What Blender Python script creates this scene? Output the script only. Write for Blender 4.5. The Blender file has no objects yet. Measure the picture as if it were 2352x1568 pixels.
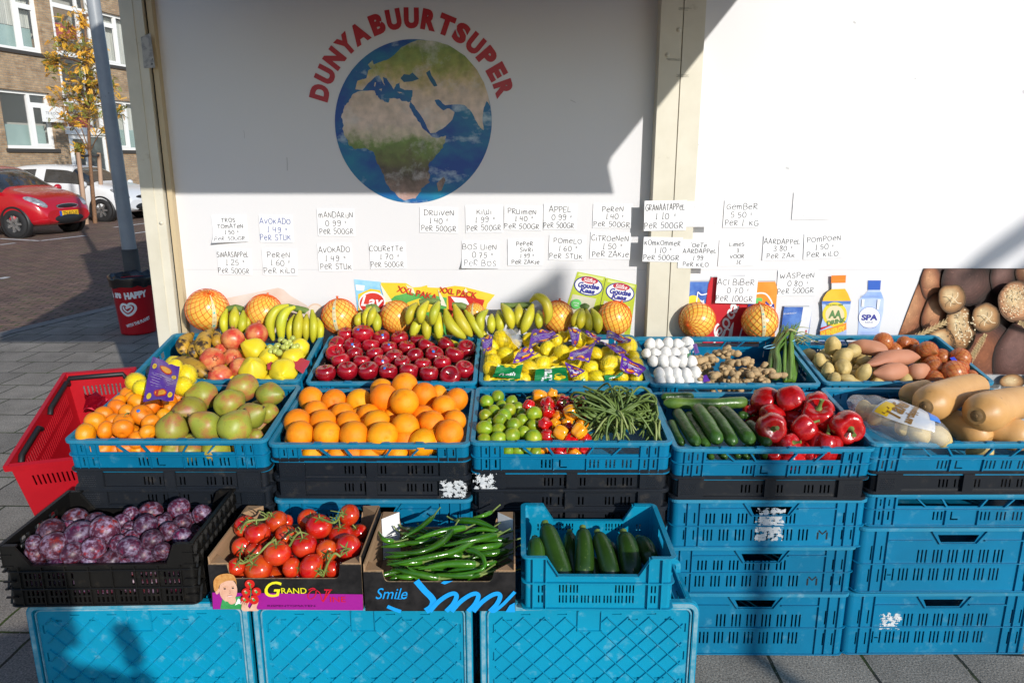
import bpy, bmesh, math, random
from mathutils import Vector as V, Matrix, noise
R = math.radians
random.seed(7)
sc = bpy.context.scene
col = sc.collection

# ------------------------------------------------------------------ camera, sky, sun, exposure
CAM = V((0, 0, 1.53)); TH = R(13.9); F2 = 1691.0
cd = bpy.data.cameras.new('camera'); cam = bpy.data.objects.new('camera', cd); col.objects.link(cam)
cam.location = CAM; cam.rotation_euler = (R(90) - TH, 0, 0)
cd.sensor_width = 36; cd.lens = F2 / 2352 * 36; cd.clip_start = .02; cd.clip_end = 2000
sc.camera = cam
SUN_AZ, SUN_EL = R(31.5), R(20.5)      # azimuth: to the right of straight behind the camera
w = bpy.data.worlds.new('World'); sc.world = w; w.use_nodes = True
nt = w.node_tree; bg = nt.nodes['Background']
sky = nt.nodes.new('ShaderNodeTexSky'); sky.sky_type = 'NISHITA'; sky.sun_disc = False
sky.sun_elevation = SUN_EL; sky.sun_rotation = R(180) - SUN_AZ
sky.altitude = 0; sky.air_density = 1.0; sky.dust_density = .4; sky.ozone_density = 3.0
nt.links.new(sky.outputs[0], bg.inputs[0]); bg.inputs[1].default_value = .15
sl = bpy.data.lights.new('sun', 'SUN'); sl.energy = 4.3; sl.angle = R(.5); sl.color = (1, .962, .90)
so = bpy.data.objects.new('sun', sl); col.objects.link(so)
SUN = V((math.sin(SUN_AZ) * math.cos(SUN_EL), -math.cos(SUN_AZ) * math.cos(SUN_EL), math.sin(SUN_EL)))
so.rotation_euler = SUN.to_track_quat('Z', 'Y').to_euler(); so.location = SUN * 30
sc.view_settings.view_transform = 'Standard'; sc.view_settings.look = 'None'
sc.view_settings.exposure = .05; sc.view_settings.gamma = 1; sc.view_settings.use_curve_mapping = False
sc.cycles.max_bounces = 6; sc.cycles.transparent_max_bounces = 12

# ------------------------------------------------------------------ measuring: photo points to places in the world
CX, CY, KS = 1176.0, 784.0, 2560 / 2352
FW = V((0, math.cos(TH), -math.sin(TH)))
def ray(u, v):
    a = (u - CX) / F2; b = (CY - v) / F2
    return V((a, math.cos(TH) + b * math.sin(TH), -math.sin(TH) + b * math.cos(TH)))
def at_plane(p, p0, n):
    r = ray(*p); return CAM + r * ((p0 - CAM).dot(n) / r.dot(n))
def at_y(p, Y): return at_plane(p, V((0, Y, 0)), V((0, 1, 0)))
def at_z(p, z): return at_plane(p, V((0, 0, z)), V((0, 0, 1)))
def dep(p): return (p - CAM).dot(FW)
def zm(ox, oy, s): return lambda x, y: ((ox + x / s) / KS, (oy + y / s) / KS)
zA = zm(140, 930, 2.2615); zB = zm(0, 600, 2.45); zC = zm(440, 650, 2.94); zD = zm(1180, 650, 2.94)
zE = zm(1600, 650, 2.45); zF = zm(1140, 930, 3.92); zG = zm(1600, 930, 2.45); zH = zm(0, 1150, 2.816)
zI = zm(500, 1220, 2.94); zJ = zm(1250, 1220, 3.22); zK = zm(700, 0, 2.903); zL = zm(0, 0, 2.614)
zM = zm(500, 490, 3.92); zN = zm(1000, 480, 3.675); zO = zm(1580, 440, 3.408); zP = zm(2060, 500, 3.136)
SC = {zA: 2.2615, zB: 2.45, zC: 2.94, zD: 2.94, zE: 2.45, zF: 3.92, zG: 2.45, zH: 2.816, zI: 2.94, zJ: 3.22}
def rad(zf, r, p): return r / SC[zf] / KS / F2 * dep(p)

# ------------------------------------------------------------------ mesh builder
class MB:
    def __init__(s): s.v = []; s.f = []; s.m = []; s.s = []
    def face(s, pts, m=0, sm=False):
        i = len(s.v); s.v += [tuple(p) for p in pts]; s.f.append(tuple(range(i, i + len(pts)))); s.m.append(m); s.s.append(sm)
    def grid(s, rows, m=0, sm=True, cu=False, cv=False):
        i0 = len(s.v); n = len(rows[0]); k = len(rows)
        for r in rows: s.v += [tuple(p) for p in r]
        for a in range(k if cv else k - 1):
            for b in range(n if cu else n - 1):
                a2 = (a + 1) % k; b2 = (b + 1) % n
                s.f.append((i0 + a * n + b, i0 + a * n + b2, i0 + a2 * n + b2, i0 + a2 * n + b)); s.m.append(m); s.s.append(sm)
    def box(s, a, b, m=0):
        x0, y0, z0 = a; x1, y1, z1 = b
        P = [(x0, y0, z0), (x1, y0, z0), (x1, y1, z0), (x0, y1, z0), (x0, y0, z1), (x1, y0, z1), (x1, y1, z1), (x0, y1, z1)]
        i = len(s.v); s.v += P
        for q in ((0, 3, 2, 1), (4, 5, 6, 7), (0, 1, 5, 4), (1, 2, 6, 5), (2, 3, 7, 6), (3, 0, 4, 7)):
            s.f.append(tuple(i + j for j in q)); s.m.append(m); s.s.append(False)
    def prism(s, poly, xf, c0, c1, m=0, caps=True):
        A = [xf(a, b, c0) for a, b in poly]; B = [xf(a, b, c1) for a, b in poly]; n = len(poly)
        if caps: s.face(A, m); s.face(B[::-1], m)
        for i in range(n): j = (i + 1) % n; s.face([A[i], B[i], B[j], A[j]], m)
    def tube(s, path, rs, n=8, m=0, caps=True, flat=1.0, ref=None, mcap=None):
        path = [V(p) for p in path]; rows = []
        if not hasattr(rs, '__len__'): rs = [rs] * len(path)
        pn = None
        for i, p in enumerate(path):
            t = (path[min(i + 1, len(path) - 1)] - path[max(i - 1, 0)])
            if t.length < 1e-9: t = V((0, 0, 1))
            t.normalize()
            if pn is None:
                u = V(ref) if ref else (V((0, 0, 1)) if abs(t.z) < .9 else V((1, 0, 0)))
                pn = (u - t * u.dot(t)).normalized()
            else: pn = (pn - t * pn.dot(t)).normalized()
            b = t.cross(pn)
            rows.append([p + (pn * math.cos(6.28319 * k / n) * flat + b * math.sin(6.28319 * k / n)) * rs[i] for k in range(n)])
        s.grid(rows, m, True, cu=True)
        if caps: s.face(rows[0][::-1], m if mcap is None else mcap); s.face(rows[-1], m if mcap is None else mcap)
    def lathe(s, prof, n=16, m=0, xf=None):
        xf = xf or (lambda x, y, z: (x, y, z))
        s.grid([[xf(r * math.cos(6.28319 * k / n), r * math.sin(6.28319 * k / n), z) for k in range(n)] for r, z in prof], m, True, cu=True)
    def wall(s, W, H, T, holes, xf, m=0):
        """a flat board W x H x T with rectangular openings; xf maps (along, up, through) to xyz"""
        xs = sorted({0, W} | {h[0] for h in holes} | {h[2] for h in holes}); ys = sorted({0, H} | {h[1] for h in holes} | {h[3] for h in holes})
        xs = [x for x in xs if 0 <= x <= W]; ys = [y for y in ys if 0 <= y <= H]
        nx, ny = len(xs) - 1, len(ys) - 1
        sol = [[not any(h[0] - 1e-9 <= xs[i] and h[2] + 1e-9 >= xs[i + 1] and h[1] - 1e-9 <= ys[j] and h[3] + 1e-9 >= ys[j + 1] for h in holes) for j in range(ny)] for i in range(nx)]
        for i in range(nx):
            for j in range(ny):
                if not sol[i][j]: continue
                a, b, c, d = xs[i], xs[i + 1], ys[j], ys[j + 1]
                s.face([xf(a, c, 0), xf(b, c, 0), xf(b, d, 0), xf(a, d, 0)], m)
                s.face([xf(a, d, T), xf(b, d, T), xf(b, c, T), xf(a, c, T)], m)
                if i == 0 or not sol[i - 1][j]: s.face([xf(a, c, 0), xf(a, d, 0), xf(a, d, T), xf(a, c, T)], m)
                if i == nx - 1 or not sol[i + 1][j]: s.face([xf(b, d, 0), xf(b, c, 0), xf(b, c, T), xf(b, d, T)], m)
                if j == 0 or not sol[i][j - 1]: s.face([xf(b, c, 0), xf(a, c, 0), xf(a, c, T), xf(b, c, T)], m)
                if j == ny - 1 or not sol[i][j + 1]: s.face([xf(a, d, 0), xf(b, d, 0), xf(b, d, T), xf(a, d, T)], m)
    def ring(s, x0, y0, x1, y1, r, t, z0, z1, m=0, k=5):
        """rounded rectangular hoop"""
        def outl(e):
            o = []; rr = max(r - e, .001)
            for cx, cy, a0 in ((x1 - r, y1 - r, 0), (x0 + r, y1 - r, 90), (x0 + r, y0 + r, 180), (x1 - r, y0 + r, 270)):
                for i in range(k + 1):
                    a = R(a0 + 90 * i / k); o.append((cx + rr * math.cos(a), cy + rr * math.sin(a)))
            return o
        A, B = outl(0), outl(t); n = len(A); b = min(.0015, (z1 - z0) * .3)
        A2 = outl(b)
        rows = [[(x, y, z0) for x, y in B], [(x, y, z0) for x, y in A2], [(x, y, z0 + b) for x, y in A], [(x, y, z1 - b) for x, y in A], [(x, y, z1) for x, y in A2], [(x, y, z1) for x, y in B]]
        s.grid(rows, m, False, cu=True, cv=True)
    def add(s, me, mx=None, m=0):
        i = len(s.v); s.v += [tuple((mx @ v.co) if mx else v.co) for v in me.vertices]
        for p in me.polygons: s.f.append(tuple(i + j for j in p.vertices)); s.m.append(m); s.s.append(p.use_smooth)
    def mesh(s, name, mats):
        me = bpy.data.meshes.new(name); me.from_pydata(s.v, [], s.f)
        for x in (mats if isinstance(mats, (list, tuple)) else [mats]): me.materials.append(x)
        me.polygons.foreach_set('material_index', s.m); me.polygons.foreach_set('use_smooth', s.s); me.update()
        return me
    def build(s, name, mats, parent=None, loc=None, rot=None, world=False):
        return put(name, s.mesh(name, mats), parent, loc, rot, world)
def wmx(o): return (wmx(o.parent) @ o.matrix_parent_inverse if o.parent else Matrix()) @ o.matrix_basis
def put(name, me, parent=None, loc=None, rot=None, world=False):
    o = bpy.data.objects.new(name, me); col.objects.link(o)
    if parent:
        o.parent = parent
        if world: o.matrix_parent_inverse = wmx(parent).inverted()      # the mesh was made in world coordinates
    if loc is not None: o.location = loc
    if rot is not None: o.rotation_euler = rot
    return o
def tag(o, label=None, cat=None, group=None, kind=None):
    if label: o['label'] = label
    if cat: o['category'] = cat
    if group: o['group'] = group
    if kind: o['kind'] = kind
    return o
def empty(name, loc=(0, 0, 0), rot=(0, 0, 0), label=None, cat=None, group=None):
    o = bpy.data.objects.new(name, None); col.objects.link(o); o.empty_display_size = .05
    o.location = loc; o.rotation_euler = rot
    return tag(o, label, cat, group)
def dup(o, loc=None, rot=None, label=None, group=None, scale=None):
    def cp(a, par):
        c = a.copy(); col.objects.link(c)
        if par: c.parent = par
        for ch in kids.get(a.name, []): cp(ch, c)
        return c
    kids = {}
    def walk(a):
        kids[a.name] = [c for c in a.children]
        for c in kids[a.name]: walk(c)
    walk(o); c = cp(o, None)
    if loc is not None: c.location = loc
    if rot is not None: c.rotation_euler = rot
    if scale is not None: c.scale = scale
    if label: c['label'] = label
    if group: c['group'] = group
    return c

# ------------------------------------------------------------------ materials
def lin(*c): return tuple(((x / 255 + .055) / 1.055) ** 2.4 if x > 10 else x / 255 / 12.92 for x in c)
def mat(name, c, rough=.5, c2=None, scale=8, lo=.35, hi=.65, c3=None, s3=20, lo3=.6, hi3=.7, bump=0, bs=60, metal=0, spec=.5, coat=0, rnd=0, hue=0, trans=0, sss=0, alpha=1, detail=4, stretch=None, emit=None):
    m = bpy.data.materials.new(name); m.use_nodes = True; n = m.node_tree; L = n.links.new
    b = n.nodes['Principled BSDF']
    I = b.inputs; I['Base Color'].default_value = (*c, 1); I['Roughness'].default_value = rough; I['Metallic'].default_value = metal
    I['Specular IOR Level'].default_value = spec; I['Coat Weight'].default_value = coat; I['Coat Roughness'].default_value = .08
    I['Transmission Weight'].default_value = trans; I['Alpha'].default_value = alpha
    if sss: I['Subsurface Weight'].default_value = sss; I['Subsurface Radius'].default_value = (.01, .004, .002); I['Subsurface Scale'].default_value = .5
    if emit: I['Emission Color'].default_value = (*emit[:3], 1); I['Emission Strength'].default_value = emit[3]
    tc = n.nodes.new('ShaderNodeTexCoord'); oi = n.nodes.new('ShaderNodeObjectInfo')
    off = n.nodes.new('ShaderNodeVectorMath'); off.operation = 'MULTIPLY_ADD'
    off.inputs[0].default_value = (1, 1, 1)
    comb = n.nodes.new('ShaderNodeCombineXYZ')
    mul = n.nodes.new('ShaderNodeMath'); mul.operation = 'MULTIPLY'; mul.inputs[1].default_value = 31
    L(oi.outputs['Random'], mul.inputs[0])
    for k in range(3): L(mul.outputs[0], comb.inputs[k])
    L(tc.outputs['Object'], off.inputs[0]); off.inputs[1].default_value = stretch or (1, 1, 1); L(comb.outputs[0], off.inputs[2])
    src = None
    def ns(scl, d=detail):
        t = n.nodes.new('ShaderNodeTexNoise'); t.inputs['Scale'].default_value = scl; t.inputs['Detail'].default_value = d; t.inputs['Roughness'].default_value = .6
        L(off.outputs[0], t.inputs['Vector']); return t
    def mix(fac, a, bb):
        x = n.nodes.new('ShaderNodeMix'); x.data_type = 'RGBA'; L(fac, x.inputs[0])
        if isinstance(a, tuple): x.inputs[6].default_value = (*a, 1)
        else: L(a, x.inputs[6])
        x.inputs[7].default_value = (*bb, 1); return x.outputs[2]
    def ramp(o, a, bb):
        r = n.nodes.new('ShaderNodeMapRange'); r.inputs[1].default_value = a; r.inputs[2].default_value = bb; L(o, r.inputs[0]); return r.outputs[0]
    if c2: src = mix(ramp(ns(scale).outputs[0], lo, hi), c, c2)
    if c3: src = mix(ramp(ns(s3).outputs[0], lo3, hi3), src if src is not None else c, c3)
    if rnd or hue:
        h = n.nodes.new('ShaderNodeHueSaturation')
        if src is None: h.inputs['Color'].default_value = (*c, 1)
        else: L(src, h.inputs['Color'])
        mr = n.nodes.new('ShaderNodeMapRange'); mr.inputs[3].default_value = 1 - rnd; mr.inputs[4].default_value = 1 + rnd
        L(oi.outputs['Random'], mr.inputs[0]); L(mr.outputs[0], h.inputs['Value'])
        if hue:
            fr = n.nodes.new('ShaderNodeMath'); fr.operation = 'MULTIPLY'; fr.inputs[1].default_value = 17.3; L(oi.outputs['Random'], fr.inputs[0])
            f2 = n.nodes.new('ShaderNodeMath'); f2.operation = 'FRACT'; L(fr.outputs[0], f2.inputs[0])
            m2 = n.nodes.new('ShaderNodeMapRange'); m2.inputs[3].default_value = .5 - hue; m2.inputs[4].default_value = .5 + hue
            L(f2.outputs[0], m2.inputs[0]); L(m2.outputs[0], h.inputs['Hue'])
        src = h.outputs[0]
    if src is not None: L(src, I['Base Color'])
    if bump:
        bn = n.nodes.new('ShaderNodeBump'); bn.inputs['Strength'].default_value = bump; bn.inputs['Distance'].default_value = .01
        L(ns(bs, 3).outputs[0], bn.inputs['Height']); L(bn.outputs[0], I['Normal'])
    return m
M = {}
def mm(k, *a, **kw):
    if k not in M: M[k] = mat(k, *a, **kw)
    return M[k]
mm('white_panel', (.69, .685, .695), .28, c2=(.665, .66, .675), scale=1.2, spec=.4)
mm('cream_frame', (.66, .62, .51), .45, c2=(.58, .54, .43), scale=5, c3=(.42, .37, .27), s3=14, lo3=.66, hi3=.8)
mm('wood_strip', (.56, .45, .28), .6, c2=(.42, .31, .17), scale=6, stretch=(1, 1, .08))
mm('dark_gap', (.02, .02, .02), .8)
mm('grey_metal', (.42, .43, .44), .4, metal=.4)
mm('paper', (.82, .82, .83), .7, c2=(.77, .77, .78), scale=9)
mm('ink', (.075, .072, .075), .6); mm('ink_blue', (.06, .10, .32), .6); mm('ink_faded', (.66, .66, .66), .7)
mm('sign_red', (.43, .012, .025), .35)
mm('white_print', (.80, .80, .80), .35); mm('black_print', (.015, .015, .017), .4)
def px_crate(k, c, d, wear): return mm(k, c, .38, c2=d, scale=3, c3=wear, s3=26, lo3=.58, hi3=.84, detail=8, spec=.32, rnd=.08)
px_crate('blue_plastic', (.001, .162, .310), (.002, .128, .245), (.08, .26, .37))
px_crate('cyan_plastic', (.001, .245, .400), (.002, .205, .340), (.14, .38, .48))
px_crate('rim_plastic', (.010, .190, .330), (.03, .205, .32), (.18, .34, .42))  # lighter, greyer blue for top rims: dust plus sky reflection put into the colour
px_crate('black_plastic', (.008, .011, .016), (.014, .016, .020), (.055, .048, .040))
px_crate('dark_plastic', (.006, .006, .006), (.009, .008, .007), (.035, .028, .02))
mm('worn_edge', (.20, .35, .42), .6, c2=(.03, .24, .35), scale=35)
mm('white_residue', (.60, .61, .61), .7, c2=(.42, .45, .47), scale=90)
# ------------------------------------------------------------------ ground
def tiles(name, w, h, offs, gap, c1, c2, mortar, moss, bump=.6, rot=0, rough=.85):
    m = bpy.data.materials.new(name); m.use_nodes = True; n = m.node_tree; L = n.links.new; b = n.nodes['Principled BSDF']
    b.inputs['Roughness'].default_value = rough; b.inputs['Specular IOR Level'].default_value = .3
    tc = n.nodes.new('ShaderNodeTexCoord'); mp = n.nodes.new('ShaderNodeMapping'); mp.inputs['Rotation'].default_value = (0, 0, rot)
    L(tc.outputs['Object'], mp.inputs[0])
    wob = n.nodes.new('ShaderNodeTexNoise'); wob.inputs['Scale'].default_value = 6; L(mp.outputs[0], wob.inputs['Vector'])
    ad = n.nodes.new('ShaderNodeVectorMath'); ad.operation = 'MULTIPLY_ADD'; ad.inputs[1].default_value = (.018,) * 3; L(wob.outputs['Color'], ad.inputs[0]); L(mp.outputs[0], ad.inputs[2])
    br = n.nodes.new('ShaderNodeTexBrick'); br.offset = offs; br.inputs['Scale'].default_value = 1
    br.inputs['Brick Width'].default_value = w; br.inputs['Row Height'].default_value = h; br.inputs['Mortar Size'].default_value = gap; br.inputs['Mortar Smooth'].default_value = .25
    br.inputs['Color1'].default_value = (*c1, 1); br.inputs['Color2'].default_value = (*c2, 1); L(ad.outputs[0], br.inputs['Vector'])
    def noi(s, d=5):
        t = n.nodes.new('ShaderNodeTexNoise'); t.inputs['Scale'].default_value = s; t.inputs['Detail'].default_value = d; t.inputs['Roughness'].default_value = .65; L(mp.outputs[0], t.inputs['Vector']); return t.outputs[0]
    def rmp(o, a, c, x=0, y=1):
        r = n.nodes.new('ShaderNodeMapRange'); r.inputs[1].default_value = a; r.inputs[2].default_value = c; r.inputs[3].default_value = x; r.inputs[4].default_value = y; L(o, r.inputs[0]); return r.outputs[0]
    mo = n.nodes.new('ShaderNodeMix'); mo.data_type = 'RGBA'; mo.inputs[6].default_value = (*mortar, 1); mo.inputs[7].default_value = (*moss, 1); L(rmp(noi(3), .46, .6), mo.inputs[0])
    L(mo.outputs[2], br.inputs['Mortar'])
    mx = n.nodes.new('ShaderNodeMix'); mx.data_type = 'RGBA'; mx.blend_type = 'MULTIPLY'; mx.inputs[0].default_value = 1; L(br.outputs[0], mx.inputs[6])
    cb = n.nodes.new('ShaderNodeCombineColor')
    v = n.nodes.new('ShaderNodeMath'); v.operation = 'MULTIPLY'; L(rmp(noi(160, 2), .3, .7, .45, 1.55), v.inputs[0]); L(rmp(noi(4), .3, .7, .72, 1.2), v.inputs[1])
    for k in range(3): L(v.outputs[0], cb.inputs[k])
    L(cb.outputs[0], mx.inputs[7])
    sp = n.nodes.new('ShaderNodeMix'); sp.data_type = 'RGBA'; L(mx.outputs[2], sp.inputs[6]); sp.inputs[7].default_value = (.42, .4, .36, 1); L(rmp(noi(95, 1), .72, .76), sp.inputs[0])
    L(sp.outputs[2], b.inputs['Base Color'])
    h1 = n.nodes.new('ShaderNodeMath'); h1.operation = 'MULTIPLY_ADD'; L(br.outputs['Fac'], h1.inputs[0]); h1.inputs[1].default_value = -1; L(rmp(noi(170, 3), 0, 1, 0, .5), h1.inputs[2])
    bp = n.nodes.new('ShaderNodeBump'); bp.inputs['Strength'].default_value = bump; bp.inputs['Distance'].default_value = .008; L(h1.outputs[0], bp.inputs['Height']); L(bp.outputs[0], b.inputs['Normal'])
    return m
M['pave'] = tiles('pavement_tiles', .30, .30, .5, .006, (.29, .26, .22), (.22, .198, .17), (.035, .033, .028), (.045, .07, .012), rot=R(2))
M['clinker'] = tiles('brick_clinkers', .21, .105, .5, .010, (.24, .145, .11), (.165, .105, .09), (.035, .03, .024), (.05, .10, .02), rot=R(-4))
M['kerb'] = mat('kerb_stone', (.24, .23, .21), .85, c2=(.17, .165, .155), scale=20, bump=.3)
M['road_white'] = mat('road_white', (.66, .66, .64), .7, c2=(.3, .29, .28), scale=14, lo=.5, hi=.72)
KP = [(-4.98, -40.), (-4.62, 6.46), (-4.29, 7.64), (-3.2, 12.), (3.5, 60.)]   # line of the kerb, along the street
mb = MB(); mb.face([(-400, -400, -.07), (400, -400, -.07), (400, 400, -.07), (-400, 400, -.07)])
tag(mb.build('road', M['clinker']), kind='structure')
mb = MB(); mb.face([(KP[0][0] + .1, KP[0][1], 0), (60, -40, 0), (60, 60, 0)] + [(x + .1, y, 0) for x, y in KP[:0:-1]])
tag(mb.build('pavement', M['pave']), kind='structure')
mb = MB()
for (x0, y0), (x1, y1) in zip(KP, KP[1:]):
    mb.face([(x0 - .05, y0, .004), (x0 + .1, y0, .004), (x1 + .1, y1, .004), (x1 - .05, y1, .004)])
    mb.face([(x0 - .07, y0, -.07), (x0 - .05, y0, .004), (x1 - .05, y1, .004), (x1 - .07, y1, -.07)])
tag(mb.build('kerb', M['kerb']), kind='structure')
mb = MB()
for a, b in (((0, 548), (92, 553)), ((92, 553), (196, 541)), ((0, 562), (35, 558)), ((262, 522), (340, 512)), ((300, 537), (350, 530)), ((0, 640), (18, 636))):
    p, q = at_z(a, -.066), at_z(b, -.066); d = (q - p).normalized(); n_ = V((-d.y, d.x, 0)) * .05
    mb.face([p - n_, q - n_, q + n_, p + n_])
tag(mb.build('parking_marking', M['road_white']), kind='structure')

# ------------------------------------------------------------------ flat printing and lettering helpers
YW, YP = 2.98, 2.915        # wall panel face, post face
_tc = {}
def text2d(body, bold=0, shear=0, space=1):
    k = (body, bold, shear, space)
    if k not in _tc:
        c = bpy.data.curves.new('lettering', 'FONT'); c.body = body; c.size = 1; c.offset = bold; c.shear = shear; c.space_character = space
        c.align_x = 'CENTER'; c.align_y = 'CENTER'; c.resolution_u = 4
        o = bpy.data.objects.new('lettering', c); col.objects.link(o)
        bpy.context.view_layer.update()
        me = bpy.data.meshes.new_from_object(o.evaluated_get(bpy.context.evaluated_depsgraph_get()))
        bpy.data.objects.remove(o); bpy.data.curves.remove(c)
        xs = [v.co.x for v in me.vertices] or [0]; ys = [v.co.y for v in me.vertices] or [0]
        cx, cy = (min(xs) + max(xs)) / 2, (min(ys) + max(ys)) / 2
        for v in me.vertices: v.co.x -= cx; v.co.y -= cy
        _tc[k] = (me, max(xs) - min(xs), max(ys) - min(ys))
    return _tc[k]
def lettering(mb, body, c, ex, ez, W=None, H=None, m=0, bold=0, shear=0, rot=0, n=None, space=1):
    """lay flat letters centred at c; ex/ez are the writing and upward directions"""
    me, w_, h_ = text2d(body, bold, shear, space)
    ex, ez = V(ex).normalized(), V(ez).normalized()
    sx = W / w_ if W else H / h_; sy = H / h_ if H else sx
    ca, sa = math.cos(rot), math.sin(rot)
    i = len(mb.v)
    for v in me.vertices:
        x, y = v.co.x * sx, v.co.y * sy; x, y = x * ca - y * sa, x * sa + y * ca
        mb.v.append(tuple(V(c) + ex * x + ez * y))
    for p in me.polygons: mb.f.append(tuple(i + j for j in p.vertices)); mb.m.append(m); mb.s.append(False)
def ribbon(mb, pts, wd, m=0, n=V((0, -1, 0)), taper=None):
    """a flat painted stroke along pts"""
    pts = [V(p) for p in pts]; L_, R_ = [], []
    for i, p in enumerate(pts):
        t = (pts[min(i + 1, len(pts) - 1)] - pts[max(i - 1, 0)]); t = t.normalized() if t.length > 1e-9 else V((1, 0, 0))
        s_ = n.cross(t).normalized() * (wd * (taper[i] if taper else 1) / 2); L_.append(p + s_); R_.append(p - s_)
    mb.grid([L_, R_], m, False)
def smooth(pts, k=6, closed=False):
    pts = [V(p) if len(p) == 3 else V((p[0], p[1], 0)) for p in pts]; out = []; N = len(pts)
    for i in range(N if closed else N - 1):
        g = lambda j: pts[j % N] if closed else pts[max(0, min(N - 1, j))]
        a, b, c, d = g(i - 1), g(i), g(i + 1), g(i + 2)
        for j in range(k):
            t = j / k
            out.append(.5 * ((2 * b) + (c - a) * t + (2 * a - 5 * b + 4 * c - d) * t * t + (3 * b - a - 3 * c + d) * t ** 3))
    if not closed: out.append(pts[-1])
    return out
class Print:
    """flat printed artwork on a plane Y, layer by layer"""
    def __init__(s, zf, Y): s.zf = zf; s.Y = Y; s.mb = MB(); s.k = 0
    def P(s, x, y): p = at_y(s.zf(x, y), s.Y); return V((p.x, s.Y - .0012 - s.k * .0004, p.z))
    def poly(s, pts, m, sm=0):
        s.k += 1
        if sm: pts = [(q.x, q.y) for q in smooth(pts, sm, True)]
        s.mb.face([s.P(x, y) for x, y in pts], m)
    def ell(s, cx, cy, rx, ry, m, rot=0, n=36, wob=0, seed=0, clip=None):
        pts = []
        for i in range(n):
            a = 6.28319 * i / n; q = 1 + wob * noise.noise(V((math.cos(a) * 1.5 + seed, math.sin(a) * 1.5, seed * .7)))
            x, y = rx * q * math.cos(a), ry * q * math.sin(a); pts.append((cx + x * math.cos(rot) - y * math.sin(rot), cy + x * math.sin(rot) + y * math.cos(rot)))
        if clip: pts = clip(pts)
        if len(pts) > 2: s.poly(pts, m)
    def line(s, pts, wd, m, sm=5, taper=None):
        s.k += 1
        ribbon(s.mb, smooth([s.P(x, y) for x, y in pts], sm) if sm else [s.P(x, y) for x, y in pts], wd, m)
    def text(s, body, x, y, w=None, h=None, m=0, bold=0, shear=0, rot=0):
        s.k += 1; c = s.P(x, y); u = (s.P(x + 10, y) - c).length / 10
        lettering(s.mb, body, c, (1, 0, 0), (0, 0, 1), w and w * u, h and h * u, m, bold, shear, rot)
    def done(s, name, mats, parent): return s.mb.build(name, mats, parent, world=True)
def rough_coast(pts, amp, seed, k=4):
    out = []
    for i in range(len(pts)):
        a, c = V((*pts[i], 0)), V((*pts[(i + 1) % len(pts)], 0)); d = c - a; n_ = V((-d.y, d.x, 0)).normalized()
        for j in range(k):
            q = a + d * (j / k); q += n_ * amp * noise.noise(V((q.x * .05 + seed, q.y * .05, seed))) * (0 if j == 0 else 1.6); out.append((q.x, q.y))
    return out
def clipper(quad):
    def f(poly):
        for i in range(len(quad)):
            a, b = quad[i], quad[(i + 1) % len(quad)]; out = []
            ins = lambda p: (b[0] - a[0]) * (p[1] - a[1]) - (b[1] - a[1]) * (p[0] - a[0]) >= 0
            for j in range(len(poly)):
                p, q = poly[j], poly[(j + 1) % len(poly)]
                if ins(p): out.append(p)
                if ins(p) != ins(q):
                    d1 = (b[0] - a[0]) * (p[1] - a[1]) - (b[1] - a[1]) * (p[0] - a[0]); d2 = (b[0] - a[0]) * (q[1] - a[1]) - (b[1] - a[1]) * (q[0] - a[0])
                    t = d1 / (d1 - d2); out.append((p[0] + (q[0] - p[0]) * t, p[1] + (q[1] - p[1]) * t))
            poly = out
            if len(poly) < 3: return []
        return poly
    return f
def pm(k, c, c2=None, scale=12, **kw): return mm('print_' + k, c, .35, c2=c2, scale=scale, **kw)

# ------------------------------------------------------------------ the shop front
shop = empty('shop_wall', (0, YW, 0), label='white panelled shop wall with cream frame, printed globe and price notes', cat='wall')
def part(name, boxes, m, parent=shop):
    mb = MB()
    for a, b in boxes: mb.box(a, b)
    return mb.build(name, M[m], parent, world=True)
XL, XR0, XR1 = -1.337, .548, .712
panelL = part('wall_panel', [((XL, YW, .04), (XR0, YW + .06, 4.1))], 'white_panel')
panelR = part('wall_panel', [((XR1, YW, .66), (6., YW + .06, 4.1))], 'white_panel')
def wall_lettering(): pass
pl = part('corner_post', [((-1.452, YP + .02, 0), (-1.366, YP + .14, 4.1))], 'cream_frame')
mb = MB(); mb.box((-1.449, YP + .017, .0), (-1.400, YP + .02, 4.1)); mb.build('cover_strip', M['cream_frame'], pl, world=True)
part('gap_seal', [((-1.366, YP + .045, 0), (-1.357, YP + .12, 4.1))], 'dark_gap')
part('wooden_strip', [((-1.357, YP + .035, 0), (XL, YP + .12, 4.1))], 'wood_strip')
pr = part('middle_post', [((XR0, YP, 0), (.6285, YP + .12, 4.1)), ((.6325, YP, 0), (XR1, YP + .12, 4.1)), ((.6285, YP + .012, 0), (.6325, YP + .1, 4.1))], 'cream_frame')
mb = MB()
for u, v in ((1559, 69), (1533, 127)):
    c = at_y((u, v), YP); mb.lathe([(.009, 0), (.008, .003), (.0045, .006), (.0001, .0068)], 12, xf=lambda x, y, z, c=c: (c.x + x, YP - z, c.z + y))
c = at_y((370, 512), YP + .017); mb.lathe([(.007, 0), (.006, .003), (.0001, .005)], 12, xf=lambda x, y, z, c=c: (c.x + x, YP + .017 - z, c.z + y))
mb.build('rivet', M['cream_frame'], pr, world=True)
part('metal_sill', [((XR1, YW - .035, .62), (6., YW + .06, .657)), ((XR1, YW + .02, .0), (6., YW + .06, .62))], 'grey_metal')
part('side_wall', [((-1.45, YP + .14, 0), (-1.39, 6.2, 4.1)), ((-1.39, 6.14, 0), (6., 6.2, 4.1))], 'white_panel')
part('roof', [((-1.47, YP, 4.1), (6.05, 6.25, 4.2))], 'grey_metal')
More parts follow.
